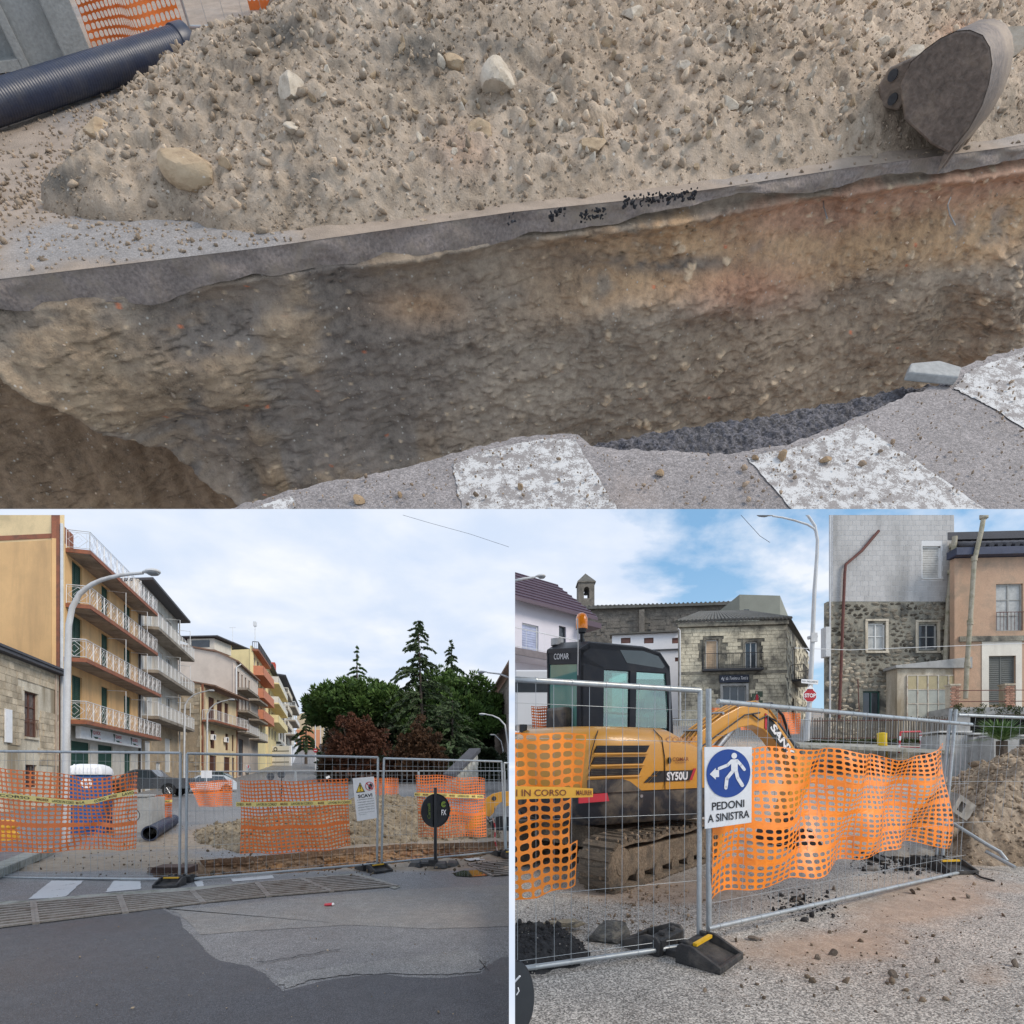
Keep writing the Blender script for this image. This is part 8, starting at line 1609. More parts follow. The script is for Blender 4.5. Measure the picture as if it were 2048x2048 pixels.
mb=MB();f.box(mb,o5[0]-.5,o5[1]+.55,g0-.3,o5[3]+.35,.02,.9);lt=mb.build('annex_wall',pl_old,root);mb=MB();mb.prism([f.pt(o5[0]-.7,o5[3]+.36,1.1),f.pt(o5[1]+.6,o5[3]+.36,1.1),f.pt(o5[1]+.6,o5[3]+.95,1.1),f.pt(o5[0]-.7,o5[3]+.5,1.1)],-f.n*1.05);mb.build('annex_roof',concrete,root,bevel=.02)
mb=MB();f.box(mb,o5[0],o5[1],o5[2],o5[3],.9,.92);mb.build('veranda_back',pvc,root)
for i in range(5):
 for j in range(3):w_=(o5[1]-o5[0])/5;h=(o5[3]-o5[2])/3;mb=MB();f.box(mb,o5[0]+i*w_+.04,o5[0]+(i+1)*w_-.04,o5[2]+j*h+.03,o5[2]+(j+1)*h-.03,.93,.94);mb.build('pane',mat('frosted_pane_a',(.40,.41,.36),.35,.15,3,20,.1,0)if j<2 else mat('frosted_pane_b',(.42,.35,.20),.35,.15,3,20,.1,0),root)
mb=MB()
for i in range(6):u=o5[0]+(o5[1]-o5[0])*i/5;f.box(mb,u-.025,u+.025,o5[2],o5[3],.925,.97)
for j in range(4):z=o5[2]+(o5[3]-o5[2])*j/3;f.box(mb,o5[0],o5[1],z-.02,z+.02,.925,.965)
mb.build('veranda_frame',mat('frame_rusty_white',(.58,.54,.46),.6,.15,4,30,.15,.1,dirt=(.3,.15,.08),dirt_amt=.3,dirt_scale=5),root)
def pipe(root,fc,pts,r_,m,name='drain_pipe',out=.16):mb=MB();mb.tube([fc.pt(fc.s_at(x),fc.z_at(fc.s_at(x),y),out)for x,y in pts],r_,10);mb.build(name,m,root,smooth=50)
pipe(root,f,[(1754,1064),(1720,1104),(1688,1131),(1686,1150),(1682,1250),(1678,1360),(1675,1440)],.075,rust);pipe(root,f,[(1901,1078),(1895,1150),(1889,1205),(1884,1290),(1882,1335)],.13,asb,'vent_pipe',.3);pipe(root,f,[(1712,1360),(1715,1430)],.025,rust,'thin_pipe')
for z0_ in(1098,1150,1205,1260,1310):u=f.s_at(1901-(z0_-1078)*.075);mb=MB();z=f.z_at(u,z0_);mb.tube([f.pt(u,z,.16),f.pt(u,z+.22,.16)],.125,10);mb.build('pipe_collar',asb,root,smooth=50)
mb=MB();mb.tube([f.pt(.1,g0,.06),f.pt(.1,18,.06)],.05,6);f.box(mb,-.25,.02,8.2,9.8,-.2,.3);mb.build('corner_rail',lampgrey,root)
mb=MB();mb.hexa([f.pt(f.len-.1,zs,0),f.pt(f.len+.45,zs,-2),f.pt(f.len+.45,zs,-6),f.pt(f.len-.1,zs,-6),f.pt(f.len-.1,19,0),f.pt(f.len+.45,19,-2),f.pt(f.len+.45,19,-6),f.pt(f.len-.1,19,-6)]);mb.build('side_wall',mat('side_plaster_blue',(.46,.47,.52),.85,.08,1,30,.05,.1),root)
# terracotta house at the right edge
f=Fac((1909,29.6),(2180,29.2));root=empty('terracotta_house',f.pt(0,2.8),'terracotta plastered house with a tall window at the right edge of the square','house')
a1=f.spec(1992,2046,1168,1262);a2=f.spec(1977,2031,1312,1410);wall(f,root,pl_terra,0,f.len,g0,13.2,[a1,a2]);window(f,root,a1,'glass',mat('window_frame_grey',(.34,.34,.32),.6),leaves=2,bars=2,pm=mat('curtained_pane',(.42,.42,.40),.3,.25,4,20,.1,0));window(f,root,a2,'louvre',shut_g,leaves=2,pm=shut_g)
mb=MB();f.box(mb,a2[0]-.35,a2[0],a2[2]-.2,a2[3]+.9,.003,.03);f.box(mb,a2[1],a2[1]+.3,a2[2]-.2,a2[3]+.9,.003,.03);f.box(mb,a2[0],a2[1],a2[3],a2[3]+.9,.003,.03);mb.build('white_patch',pl_pale,root);mb=MB();f.box(mb,.2,f.len,f.z_at(1,1278)-.15,f.z_at(1,1278)+.12,.003,.12);mb.build('string_course',st_grey,root)
mb=MB();f.box(mb,-.2,f.len,13.22,13.6,-.3,.45);mb.build('gutter_board',mat('gutter_blue',(.02,.03,.07),.4),root);mb=MB();f.box(mb,.35,f.len,14.6,15.0,-4,-1.0);f.box(mb,.35,f.len,13.62,14.58,-4,-1.2);mb.build('upper_roof',dark_roof,root)
tl_=None
for k in range(2,16):u=-.1+k*.42;mb=MB();mb.tube([f.pt(u,13.72,.4),f.pt(u,14.4,-1.1)],.13,8);mb.build('roof_tile',dark_roof,root,smooth=50)
mb=MB();n_=9
for k in range(n_):u=a1[0]-.05+(a1[1]-a1[0]+.1)*k/(n_-1);mb.tube([f.pt(u,a1[2],.1),f.pt(u,a1[2]+.95,.1)],.014,4)
mb.tube([f.pt(a1[0]-.05,a1[2]+.95,.1),f.pt(a1[1]+.05,a1[2]+.95,.1)],.02,4);mb.build('window_guard',rust,root)
pipe(root,f,[(1953,1040),(1948,1070),(1934,1130),(1926,1250),(1920,1330),(1917,1400)],.11,asb,'vent_pipe',.5);mb=MB();c=f.pt(f.s_at(1953),f.z_at(f.s_at(1953),1038),.5);mb.lathe([(.12,-.25),(.19,-.2),(.19,.0),(.12,.05),(.12,.1),(.2,.14),(.2,.2)],tuple(c),12);mb.build('chimney_cowl',asb,root,smooth=40)
for z0_ in(1130,1255,1338):mb=MB();u=f.s_at(1934-(z0_-1130)*.065);z=f.z_at(u,z0_);mb.tube([f.pt(u,z,.5),f.pt(u,z+.25,.5)],.14,10);mb.build('pipe_collar',asb,root,smooth=50)
f=Fac((1903,28.0),(2180,27.7));root=empty('terrace',f.pt(0,3),'mossy terrace with brick pillars above a dark garage opening at the right','terrace');zt=f.z_at(1,1415)
mb=MB();f.box(mb,0,f.len,zt-.35,zt,-2,.1);f.box(mb,0,.9,2.0,zt-.36,-2,0);mb.build('terrace_slab',concrete,root);mb=MB();f.box(mb,.92,f.len,1.5,zt-.37,-1.0,-.9);mb.build('garage_shade_board',drk if 'drk' in globals()else mat('garage_shade_black',(.012,.012,.012),.9),root)  # near-black board stands in for the shaded depth of the garage opening
for px_,lb in((1911,1),(2020,2)):
 u=f.s_at(px_);bk_=unit_box('brick',mat('brick_red',(.36,.18,.12),.9,.2,3,20,.2,.3,rnd=.3,dirt=(.35,.3,.25),dirt_amt=.3,dirt_scale=4))
 mb=MB();f.box(mb,u-.22,u+.22,zt,zt+1.1,-.4,-.02);f.box(mb,u-.26,u+.26,zt+1.1,zt+1.18,-.44,.02);pil=mb.build('pillar',pl_old,root)
 for r_ in range(12):
  for c_ in range(2):piece(bk_,'brick',pil,f.M(u-.11+c_*.22+(.03 if r_%2 else-.03),zt+.05+r_*.088,-.01)@Matrix.Diagonal((.20,.05,.07,1)))
mb=MB()
for k in range(2):mb.tube([f.pt(.2,zt+.3+k*.55,0),f.pt(f.len,zt+.3+k*.55,0)],.02,4)
mb.build('terrace_rail',rust,root);P=[(*f.pt(rg.uniform(0,6),zt-rg.uniform(-.05,.25),.12)[:],.16)for _ in range(60)];mossm=leaf_mat('moss_leaves',(.07,.09,.03));crown(root,'moss',np.array(P),40,.05,mossm,3,1.5,1.)
for k,(x0,x1,r0,r1,Y)in enumerate(((1878,1942,1470,1512,20.2),(1945,1984,1474,1512,20.0),(1987,2100,1478,1516,19.4))):
 a,b=W(x0,r0,Y),W(x1,r0+1,Y);zb=float(ZR(Y))-.1;root=empty('concrete_box',Vector((a.x,Y,zb)),['left','middle','right'][k]+' one of the grey concrete chamber boxes behind the brown heap','concrete box','concrete boxes behind the heap');fx=Fac((x0+1,Y),(x1-1,Y+.02));mb=MB();fx.box(mb,0,fx.len*(.46 if k==2 else 1),zb,a.z,-.9,0)
 if k==2:fx.box(mb,fx.len*.9,fx.len,zb,a.z,-.9,0);fx.box(mb,0,fx.len,a.z,a.z+.08,-.9,0)
 mb.build('box_wall',concrete,root,bevel=.01);mb=MB();fx.box(mb,-.03,fx.len+.03,a.z+.09,a.z+.15,-.95,.04);mb.build('lid',mat('concrete_light',(.50,.50,.49),.8,.1,3,30,.1,.2),root)
c=W(2004,1482,14);root=empty('palm_plant',Vector((c.x,c.y,float(ZR(14)))),'bushy green fan-leaved plant at the right behind the fence','plant');pal=leaf_mat('palm_leaves',(.14,.24,.08));rgp=random.Random(3)
for k in range(46):
 a=rgp.uniform(0,6.28);e=rgp.uniform(.1,1.3);L_=rgp.uniform(.6,.85);d=Vector((math.cos(a)*math.cos(e),math.sin(a)*math.cos(e),math.sin(e)));s_=d.cross(Vector((0,0,1))).normalized();mb=MB()
 for t in(-.5,-.25,0,.25,.5):q=(d+s_*t*.9).normalized();w_=s_*.018;mid=c+q*L_*.6;mb.add([c,mid+w_,c+q*L_-Vector((0,0,.1)),mid-w_],[(0,1,2,3)])
 mb.build('leaf',pal,root,fixn=False)
mb=MB();mb.tube([Vector((c.x,c.y,float(ZR(14))-.1)),c],.12,7);mb.build('trunk',bark,root)
# iron railing, bin, barrier
f=Fac((1610,26.2),(1900,25.6));root=empty('iron_railing',f.pt(0,2.5),'rusty iron railing with upright bars in front of the stone house','railing');bar=unit_cyl('picket',mat('railing_iron',(.10,.09,.08),.8,.3,5,30,.2,.2,dirt=(.22,.16,.1),dirt_amt=.4,dirt_scale=6),5)
zb,zt2=f.z_at(0,1492),f.z_at(0,1437);n_=58
for k in range(n_):u=f.len*k/(n_-1);piece(bar,'picket',root,along(f.pt(u,zb+.2),f.pt(u,zt2-(.0 if k%3 else-.06)),.026))
for z in(zb+.35,zt2-.12):mb=MB();mb.tube([f.pt(0,z),f.pt(f.len,z)],.025,4);mb.build('rail',rust,root)
mb=MB();f.box(mb,-.2,f.len,zb-1.5,zb+.18,-.3,.15);mb.build('plinth',st_grey,root);P=[(*f.pt(rg.uniform(0,6.6),zb+.2,.2)[:],.14)for _ in range(90)];crown(root,'moss',np.array(P),30,.05,mossm,4,1.5,.6)
c=TL(1764,22.5);c=W(1764,1492,22.5);root=empty('litter_bin',c-Vector((0,0,.3)),'yellow litter bin on a post in front of the iron railing','litter bin');yb=mat('bin_yellow',(.75,.52,.02),.45,.06,3,30,.05,0);mb=MB();mb.lathe([(.14,.0),(.17,.06),(.175,.46),(.155,.47)],tuple(c),14);mb.build('bin_body',yb,root,smooth=40);mb=MB();mb.lathe([(.18,.46),(.185,.5),(.12,.53)],tuple(c),14);mb.build('bin_rim',yb,root,smooth=40);mb=MB();mb.tube([c+Vector((.2,.05,.3)),c+Vector((.24,.05,-.5))],.03,6);mb.build('post',yb,root)
root=empty('street_barrier',W(1822,1500,21.5),'red and white tubular street barrier in front of the railing','barrier');B4=[(1798,1506),(1801,1464),(1841,1463),(1842,1508)];rw=(ink_red,ink_white)
for i in range(3):
 a,b=W(*B4[i],21.5),W(*B4[i+1],21.5);n_=5 if i!=1 else 4
 for k in range(n_):mb=MB();mb.tube([a.lerp(b,k/n_),a.lerp(b,(k+1)/n_)],.032,8);mb.build('tube_section',rw[(k+i)%2]if i!=1 else ink_red,root)
mb=MB();mb.tube([W(1799,1494,21.5),W(1842,1495,21.5)],.026,6);mb.build('lower_bar',ink_red,root)
# stop sign, street name plate and double lamp on one pole
Yl=24;P=px_pts([(1613,1482),(1620,1390),(1625,1280),(1629,1180),(1634,1110),(1635,1080),(1630,1052),(1618,1034),(1606,1020)],Yl);root=empty('street_lamp',P[0],'tall white street lamp with two curved arms carrying the stop sign','street lamp');mb=MB();mb.tube(P,[.11,.10,.09,.08,.07,.065,.06,.055,.05],10);mb.build('pole',lampgrey,root,smooth=60)
arm=px_pts([(1633,1064),(1628,1057),(1615,1049),(1590,1041),(1565,1035),(1545,1032)],Yl);arc_lamp(root,arm,.05,.035,arm[-1],.7,hdir=(-1,0,.1));mb=MB();mb.box(tuple(P[2]-Vector((.12,.14,.1))),tuple(P[2]+Vector((.14,-.06,.28))));mb.build('junction_box',lampgrey,root);mb=MB();mb.tube([W(1616,1276,Yl),W(1634,1272,Yl)],.08,6);mb.build('clamp',lampgrey,root)
c=W(1620,1391,Yl-.12);fn=lambda a,b:c+Vector((a,0,b));fo=lambda a,b:fn(a,b)+Vector((0,-.008,0));fp=lambda a,b:fn(a,b)+Vector((0,-.016,0));root=empty('stop_sign',c-Vector((0,0,.3)),'red octagonal stop sign on the lamp pole','road sign');mb=MB();r_=.30
mb.prism([fn(r_*math.cos(R(22.5+45*k)),r_*math.sin(R(22.5+45*k)))for k in range(8)],(0,.012,0));mb.build('sign_plate',ink_white,root);mb=MB();poly(mb,fo,[(.275*math.cos(R(22.5+45*k)),.275*math.sin(R(22.5+45*k)))for k in range(8)]);mb.build('red_face',mat('stop_red',(.42,.012,.02),.35,.04,3,30,.03,0),root,fixn=False);mb=MB();lettering(mb,'STOP',fp,-.235,.235,-.085,.085,0,.03);mb.build('lettering',ink_white,root,fixn=False);mb=MB();mb.prism([fn(-.18,.25),fn(.2,.25),fn(.02,.44)],(0,.01,0));mb.build('bracket',ink_white,root)
root=empty('street_name_sign',W(1620,1363,Yl-.1),'white street name plate above the stop sign','sign');q=[W(1603,1366,Yl-.1),W(1636,1369,Yl-.1),W(1637,1360,Yl-.1),W(1603,1358,Yl-.1)];mb=MB();mb.prism(q,(0,.02,0));mb.build('board',board_w,root);mb=MB();fn=bilin(*q);lettering(mb,'RUA  MARGHERITA',lambda u,v:fn(u,v)+Vector((0,-.005,0)),.05,.95,.28,.72);mb.build('lettering',ink,root,fixn=False)
# corner stone house with the shop
f=Fac((1358,38.0),(1572,37.2));g1=4.2;root=empty('corner_house',f.pt(0,g1),'weathered ashlar corner house with a small shop and an iron balcony','house');zt=f.z_at(0,1247);b1=f.spec(1411,1436,1280,1339);b2=f.spec(1490,1514,1284,1341);sd_=f.spec(1445,1492,1372,1452)
wall(f,root,st_grey,0,f.len,g1,zt,[b1,b2,sd_]);window(f,root,b1,'roller',winwhite,leaves=1,pm=mat('roller_tan',(.55,.40,.26),.5));window(f,root,b2,'glass',winwhite,leaves=2);window(f,root,sd_,'glass',mat('shop_frame',(.30,.32,.33),.5),leaves=3,bars=1,name='shop_window')
blk_a=mat('ashlar_stone',(.56,.51,.39),.9,.22,2,20,.25,.4,dirt=(.13,.12,.10),dirt_amt=.5,dirt_scale=.7,rnd=.15,coord='pos');OPs=(b1,b2,sd_,f.spec(1436,1500,1340,1372));kk=lambda c,z,a,b,z0,z1:not any(a<o[1]+.16 and b>o[0]-.16 and z0<o[3]+.12 and z1>o[2]-.1 for o in OPs)
blocks(f,root,blk_a,0,f.len,g1,zt-.35,.235,.42,kk,.05,.25,12,'ashlar',stuff=True)
for o_ in(b1,b2):mb=MB();f.box(mb,o_[0]-.15,o_[0],o_[2],o_[3]+.15,0,.06);f.box(mb,o_[1],o_[1]+.15,o_[2],o_[3]+.15,0,.06);f.box(mb,o_[0],o_[1],o_[3],o_[3]+.15,0,.06);mb.build('window_surround',st_grey,root)
mb=MB();f.box(mb,-.1,f.len+.1,zt-.3,zt-.05,0,.25);f.box(mb,-.05,f.len+.05,b1[2]-.35,b1[2]-.15,0,.08);mb.build('cornice',st_grey,root);balcony(f,root,b1[0]-.25,b2[1]+.3,b1[2]-.02,.45,darksteel,darksteel,'bars',1.0,.14,darksteel,.12,pr=.014)
mb=MB();f.box(mb,sd_[0]-.15,sd_[0],sd_[2],sd_[3]+.15,0,.06);f.box(mb,sd_[1],sd_[1]+.15,sd_[2],sd_[3]+.15,0,.06);f.box(mb,sd_[0],sd_[1],sd_[3],sd_[3]+.15,0,.06);mb.build('door_surround',concrete,root);pipe(root,f,[(1355,1258),(1359,1262),(1360,1440)],.06,lampgrey,'downpipe')
e=Fac((1572,37.2),(1617,46));wall(e,root,st_grey,0,e.len,g1,zt-.2,[(2.6,3.7,8.6,10.9),(2.4,3.4,5,7.3)],name='side_wall');blocks(e,root,blk_a,0,e.len,g1,zt-.5,.25,.5,lambda c,z,a,b,z0,z1:not(2.3<c<3.9),.03,.25,13,'ashlar',stuff=True,prob=.6);window(e,root,(2.6,3.7,8.6,10.9),'glass',winwhite,leaves=2);window(e,root,(2.4,3.4,5,7.3),'glass',darksteel,leaves=1);balcony(e,root,2.2,5.2,8.5,.8,darksteel,darksteel,'bars',1.0,.14,darksteel,.15,pr=.016)
A0,B0,C0_=f.pt(-.2,zt,.35),f.pt(f.len+.2,zt,.35),e.pt(e.len,zt-.2,.2);top=W(1492,1224,42);tl2=W(1400,1226,44);mb=MB();mb.add([A0,B0,C0_,top,tl2],[(0,1,3,4),(1,2,3)]);mb.build('roof',mat('roof_grey_tile',(.13,.125,.115),.92,.3,3,20,.3,.4,dirt=(.09,.09,.07),dirt_amt=.4,dirt_scale=2),root)
for k in range(30):t=k/29;a=A0.lerp(B0,t);b=tl2.lerp(top,t);mb=MB();mb.tube([a+Vector((0,0,.05)),b+Vector((0,0,.05))],.11,6);mb.build('roof_tile',MATS['roof_grey_tile'],root,smooth=50)
root=empty('shop_sign',f.pt(f.s_at(1438),f.z_at(0,1368),.12),'black shop sign with white handwriting above the shop door','sign');u0,u1=f.s_at(1438),f.s_at(1497);z0,z1=f.z_at(u0,1366),f.z_at(u0,1351);mb=MB();f.box(mb,u0,u1,z0,z1,.05,.14);mb.build('board',mat('sign_navy',(.012,.016,.035),.4),root);mb=MB();lettering(mb,"Ag' da Tonino a Totò's",lambda a,b:f.pt(u0+(u1-u0)*a,z0+(z1-z0)*b,.15),.05,.96,.22,.8,.3);mb.build('lettering',ink_white,root,fixn=False)
root=empty('poster',f.pt(f.s_at(1503),f.z_at(0,1405),.05),'green poster showing a person in a red dress beside the shop door','poster');u0,u1=f.s_at(1503),f.s_at(1525);z0,z1=f.z_at(u0,1406),f.z_at(u0,1383);fn=lambda a,b,o_=.06:f.pt(u0+(u1-u0)*a,z0+(z1-z0)*b,o_);mb=MB();f.box(mb,u0,u1,z0,z1,.03,.055);mb.build('board',mat('poster_green',(.07,.10,.07),.5),root);mb=MB();poly(mb,fn,[(.3,0),(.62,0),(.62,.4),(.55,.72),(.38,.72),(.36,.4)]);mb.build('dress',ink_red,root,fixn=False);mb=MB();disc(mb,fn,.45,.88,.07,.08,12);poly(mb,fn,[(.36,.7),(.38,.72),(.2,.25),(.17,.28)]);poly(mb,fn,[(.55,.72),(.72,.55),(.6,.42),(.66,.55)]);mb.build('figure',pvc,root,fixn=False)
# church with bell tower
ch=mat('church_stone',(.19,.17,.145),.93,.3,1.2,12,.35,.7,dirt=(.09,.085,.075),dirt_amt=.4,dirt_scale=1.5);tr2=MATS['roof_grey_tile'];f=Fac((1135,66),(1500,62));root=empty('church',f.pt(0,8),'long dark stone church with a grey tiled roof','church');z0,z1=f.z_at(0,1222),f.z_at(0,1204);mb=MB();f.box(mb,0,f.len,6,z0,-9,0);mb.build('nave_wall',ch,root)
blocks(f,root,ch,0,f.len,12,z0-.3,.4,.6,lambda*a:True,.08,.4,21,'stone',stuff=True,prob=.6);mb=MB();mb.prism([f.pt(-.3,z0,.6),f.pt(f.len,z0-.6,.6),f.pt(f.len,z1-.9,-4.5),f.pt(1.6,z1,-4.5)],(0,0,.3));mb.build('roof',tr2,root)
for k in range(44):t=k/43;mb=MB();mb.tube([f.pt(-.3+(f.len+.3)*t,z0+.3-.6*t,.6),f.pt(1.6+(f.len-1.6)*t,z1+.3-.9*t,-4.4)],.14,5);mb.build('roof_tile',tr2,root)
for x in(1197,1297):o_=f.spec(x,x+12,1250,1265);mb=MB();f.box(mb,*o_,0,.03);mb.build('window',blackplas,root)
mb=MB();u=f.s_at(1278);f.box(mb,u,u+.6,8,z0-.5,0,.6);mb.build('buttress',ch,root)
f=Fac((1157,66.5),(1189,66.5));z0,z1,z2=f.z_at(0,1210),f.z_at(0,1165),f.z_at(0,1141);root=empty('bell_tower',f.pt(0,z0-4),'small square bell tower with an open arch and a pyramid roof','bell tower');mb=MB();w_=f.len;a,b=w_*.34,w_*.68;zs_=z0+.8;za=z0+2.0
for u0,u1,c0,c1 in((0,a,z0-3,z1),(b,w_,z0-3,z1),(a,b,z0-3,zs_),(a,b,za+.55,z1)):f.box(mb,u0,u1,c0,c1,-1.9,0)
for k in range(6):t0,t1=math.pi*k/6,math.pi*(k+1)/6;m0=(a+b)/2;r_=(b-a)/2;xs=[m0-r_*math.cos(t0),m0-r_*math.cos(t1)];zz_=[za-.15+r_*math.sin(t0),za-.15+r_*math.sin(t1)];mb.prism([f.pt(xs[0],zz_[0]),f.pt(xs[1],zz_[1]),f.pt(xs[1],za+.56),f.pt(xs[0],za+.56)],f.n*-1.9)
mb.build('tower_wall',ch,root);mb=MB();f.box(mb,-.12,w_+.15,z1,z1+.15,-2.0,.12);mb.build('cornice',ch,root);mb=MB();q=[f.pt(-.1,z1+.16,.1),f.pt(w_+.12,z1+.16,.1),f.pt(w_+.12,z1+.16,-2.0),f.pt(-.1,z1+.16,-2.0),f.pt(w_*.5,z2,-.95)];mb.add(q,[(0,1,4),(1,2,4),(2,3,4),(3,0,4)]);mb.build('pyramid_roof',tr2,root);mb=MB();mb.lathe([(.30,.0),(.24,.12),(.17,.4),(.10,.52),(.03,.56)],tuple(f.pt(w_*.53,za-.5,-.9)),14);mb.build('bell',darksteel,root,smooth=50)
f=Fac((1479,50),(1560,50));root=empty('rear_house',f.pt(0,8),'plain grey-green block rising behind the corner house','house');gg=mat('render_grey_green',(.24,.25,.215),.9,.12,.8,20,.1,.2);zt=f.z_at(0,1189);mb=MB();mb.hexa([f.pt(0,6),f.pt(f.len,6),W(1584,1558,58)*1,f.pt(0,6,-6),f.pt(0,zt),f.pt(f.len,zt-.1),Vector((W(1584,1558,58).x,58,zt-.6)),f.pt(0,zt,-6)]);mb.build('wall',gg,root);mb=MB();o_=f.spec(1488,1498,1219,1227);f.box(mb,*o_,0,.03);mb.build('window',winglass,root)
# white low building, white villa with purple roof
f=Fac((1224,47),(1362,46));root=empty('white_building',f.pt(0,7),'low white building with small brown windows behind the cab','building');zt=f.z_at(0,1271);ops=[f.spec(x,x+19,1276,1287)for x in(1242,1288,1344)]+[f.spec(x,x+8,1315,1323)for x in(1260,1312,1350)];wall(f,root,ink_white,0,f.len,4,zt,ops)
for o_ in ops:window(f,root,o_,'glass',wood_br,leaves=1,rev=.1,pm=mat('window_brown',(.20,.09,.07),.5))
roof_slab(root,[f.pt(-.2,zt,.3),f.pt(f.len,zt,.3),f.pt(f.len,zt+1.2,-6),f.pt(-.2,zt+1.2,-6)],.12,tr2);mb=MB();f.box(mb,0,f.len,f.z_at(0,1303)-.1,f.z_at(0,1303),0,.15);mb.build('string_course',rail_d,root)
f=Fac((1000,29.2),(1166,33));root=empty('villa',f.pt(0,3),'white villa with a purple-brown metal roof at the left edge of the square','house');pf_=mat('purple_roof',(.085,.055,.075),.45,.1,2,30,.08,.05);vw=mat('villa_white',(.62,.60,.66),.8,.05,1,30,.04,.05);ze=EYE+(HY-1243)/F*33;v1=f.spec(1044,1077,1245,1312);v2=f.spec(1118,1132,1251,1290)
zs2=EYE+(HY-1310)/F*27.5;wall(f,root,vw,0,f.len,2,ze+.7,[v1,v2]);window(f,root,v1,'roller',winwhite,leaves=1,pm=mat('roller_lilac',(.36,.40,.55),.5));window(f,root,v2,'glass',rail_d,leaves=1)
mb=MB();mb.prism([f.pt(-.3,ze,.7),f.pt(f.len+.5,ze,.7),f.pt(f.len-.7,ze+2.3,-1.6),f.pt(-.3,ze+2.3,-1.6)],(0,0,.18));mb.build('roof',pf_,root)
for k in range(9):t=(k+.5)/9;mb=MB();a=f.pt(-.3,ze+.2,.7).lerp(f.pt(-.3,ze+2.5,-1.6),t);b=f.pt(f.len+.5,ze+.2,.7).lerp(f.pt(f.len-.7,ze+2.5,-1.6),t);mb.tube([a,b],.05,5);mb.build('roof_rib',pf_,root)
balcony(f,root,-.5,f.len-.5,v1[2]+.02,1.3,mat('slab_mauve',(.16,.14,.15),.7),rail_w,'bars',1.0,.35,vw,1.3);roof_slab(root,[f.pt(f.len-.6,ze-.5,.9)]+[f.pt(f.len+.6,ze-.5,.9),f.pt(f.len+.6,ze-.5,-.5),f.pt(f.len-.6,ze-.5,-.5)],.3,pf_,'eaves')
root=empty('street_lamp',W(1020,1600,22),'street lamp arm with a flat head above the purple roof','street lamp');P=px_pts([(1008,1500),(1010,1180),(1024,1162),(1050,1157),(1071,1154)],22);arc_lamp(root,P,.07,.04,P[-1],.4)
# van, blue car, dark fence, far nets
root=empty('parked_van',W(1060,1380,17),'white van roof seen behind the excavator cab','van');mb=MB();M=Matrix.Translation(W(1000,1452,17));mb.loft([[M@Vector(p)for p in((0,0,z),(2.4-i_,0,z),(2.4-i_,1.9,z),(0,1.9,z))]for z,i_ in((0,0),(1.0,0),(1.62,.05),(1.70,.15))]);mb.build('body',pw,root,bevel=.05);mb=MB();mb.box((.2,-.01,1.02),(2.0,.005,1.42),M);mb.build('window',winglass,root)
M=Matrix.Translation(TL(995,9.6))@Matrix.Rotation(R(18),4,'Z');root=empty('parked_car',M.translation,'pale blue car with a large windscreen partly hidden by the torn net','car');car(root,M@Matrix.Translation((-3.2,0,0)),4.1,1.7,1.45,prof_hatch,[[(.27,.62),(.39,.9),(.5,.94),(.5,.62)],[(.52,.62),(.52,.94),(.80,.92),(.92,.66)]],mat('car_paint_blue',(.42,.50,.66),.25,.05,1,200,.03,0,coat=.6),(.17,.82),.31)
f=Fac((1010,15),(1110,16));root=empty('dark_fence',f.pt(0,.9),'dark board fence behind the orange net at the left edge of the square','fence');me=unit_box('board',mat('fence_dark',(.03,.03,.035),.6))
for k in range(18):u=.02+k*f.len/18;piece(me,'board',root,f.M(u+.03,2.1,0)@Matrix.Diagonal((f.len/18-.02,.03,1.5,1)))
for a,b,Y,lb,cr_ in(((1062,1412),(1115,1470),8.6,'orange net hanging behind the blue car at the left',(12,10)),((1422,1415),(1452,1470),19,'orange net behind the boom, left one',(8,14)),((1478,1420),(1530,1460),20,'orange net behind the boom, middle one',(12,10)),((1556,1424),(1600,1468),20,'orange net right of the boom beside the lamp pole',(12,12))):fn=surf([(a[0],a[1],Y),(b[0],a[1]+2,Y)],[(a[0]+4,b[1],Y),(b[0],b[1],Y)],lambda u,v:.04*np.sin(u*9+v*3));net('safety_net',fn,*cr_,orange,hx=.7,hy=.5,seed=int(a[0]));tag([q for q in COL.objects if q.name.startswith('safety_net')][-1],lb,'safety net')
root=empty('light_railing',W(1400,1470,21),'thin grey railing between the cab and the corner house','railing');mb=MB();a,b=W(1345,1440,21),W(1620,1440,23)
for k in range(60):p=a.lerp(b,k/59);mb.tube([p,p-Vector((0,0,.85))],.013,4,caps=False)
mb.tube([a,b],.02,4);mb.build('bars',galv,root,fixn=False)
mb=MB();mb.hexa([W(1600,1495,20),W(1910,1508,20),W(1910,1500,25),W(1590,1490,25),W(1600,1489,20),W(1910,1501,20),W(1910,1494,25),W(1590,1484,25)]);tag(mb.build('pavement',kerbm),kind='structure')
for pts,lb in(([(1590,1296,24),(1700,1300,28),(2060,1286,28)],'pale cable strung across the stone house'),([(1480,1028,30),(1520,1072,30),(1540,1085,30)],'thin cable in the blue sky left of the lamp')):mb=MB();mb.tube([W(*p)for p in pts],.014,4);tag(mb.build('overhead_cable',rail_w if 'pale' in lb else rail_d),lb,'cable')
SET['cur']='top';a2,b2=TP(1786,262,.05);bm_m=mat('bucket_steel',(.17,.13,.105),.6,.35,2.5,40,.3,.3,metal=.2,dirt=(.30,.23,.17),dirt_amt=.5,dirt_scale=3);BKT=root=empty('excavator_bucket',L(a2,b2,0),'muddy steel excavator bucket lying on the right edge of the heap','excavator bucket');bucket(LM(a2,b2,.34,(0,0,R(146)),1.,.85)@Matrix.Rotation(R(96),4,'Y'),bm_m,root,.74)
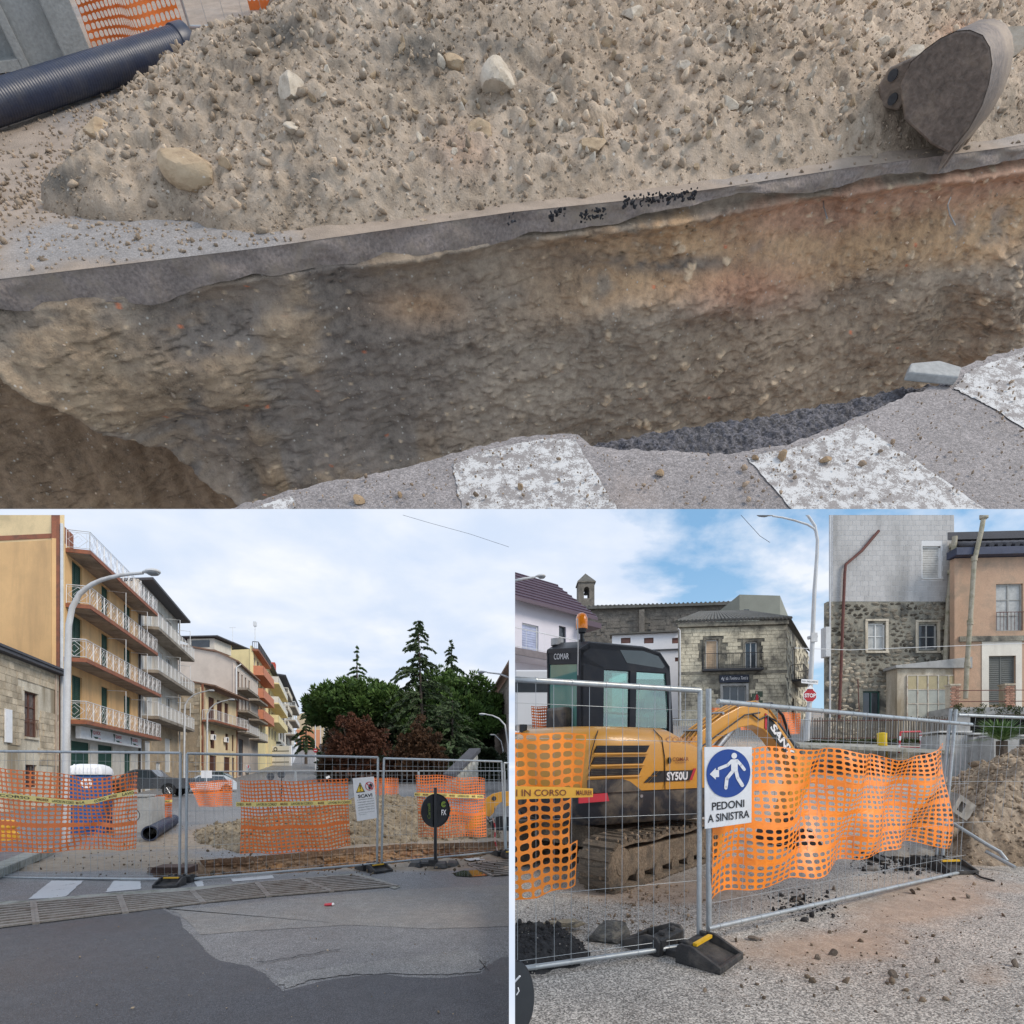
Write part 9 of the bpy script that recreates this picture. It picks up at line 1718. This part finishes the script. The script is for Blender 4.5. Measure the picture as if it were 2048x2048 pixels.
# the three sites end at straight boundaries (cut planes); nothing of one site reaches into another
def cut_planes(s):
 kt=(HY-1018)/F;kb=(HY-1030)/F;g=6.0/F
 if s=='top':return[(Vector((0,0,EYE)),Vector((0,kt,-1)))]
 P=[(Vector((0,0,EYE)),Vector((0,-kb,1)))]
 P.append((Vector((0,0,EYE)),Vector((1,g,0))if s=='bl' else Vector((-1,g,0))));return P
def root_of(o):
 while o.parent:o=o.parent
 return o
bpy.context.view_layer.update()
DEAD=[]
for o in list(COL.objects):
 if o.type!='MESH':continue
 s=SETOF.get(root_of(o));
 if s is None:continue
 M=wmat(o);bb=[M@Vector(c)for c in o.bound_box];gone=False;todo=[]
 for co,no in cut_planes(s):
  dd=[(p-co).dot(no)for p in bb]
  if min(dd)>=0:gone=True;break
  if max(dd)>1e-4:todo.append((co,no))
 if gone:DEAD.append(o);continue
 if not todo:continue
 Vw=np.empty(len(o.data.vertices)*3);o.data.vertices.foreach_get('co',Vw);Vw=Vw.reshape(-1,3);Mn=np.array(M);Vw=Vw@Mn[:3,:3].T+Mn[:3,3]
 todo=[(co,no)for co,no in todo if((Vw-np.array(co))@np.array(no)).max()>1e-5]
 if not todo:continue
 if o.data.users>1:o.data=o.data.copy()
 bm=bmesh.new();bm.from_mesh(o.data);Mi=M.inverted();small=len(bm.faces)<20000
 for co,no in todo:
  lc=Mi@co;lnv=(M.to_3x3().transposed()@no).normalized()
  r_=bmesh.ops.bisect_plane(bm,geom=bm.verts[:]+bm.edges[:]+bm.faces[:],plane_co=lc,plane_no=lnv,clear_outer=True,dist=1e-5)
  if small:
   ed=[e for e in r_['geom_cut']if isinstance(e,bmesh.types.BMEdge)and e.is_valid and len(e.link_faces)==1]
   if 3<=len(ed)<600:
    try:bmesh.ops.holes_fill(bm,edges=ed,sides=0)
    except Exception:pass
 n=len(bm.faces);bm.to_mesh(o.data);bm.free()
 if n==0:DEAD.append(o)
DEAD={x for o in DEAD for x in(o,*o.children_recursive)}
for o in DEAD:bpy.data.objects.remove(o)
for o in list(COL.objects):
 if o.type=='EMPTY' and not o.children:bpy.data.objects.remove(o)
print('objects',len(COL.objects),'tris',sum(len(o.data.loops)-2*len(o.data.polygons)for o in COL.objects if o.type=='MESH'))
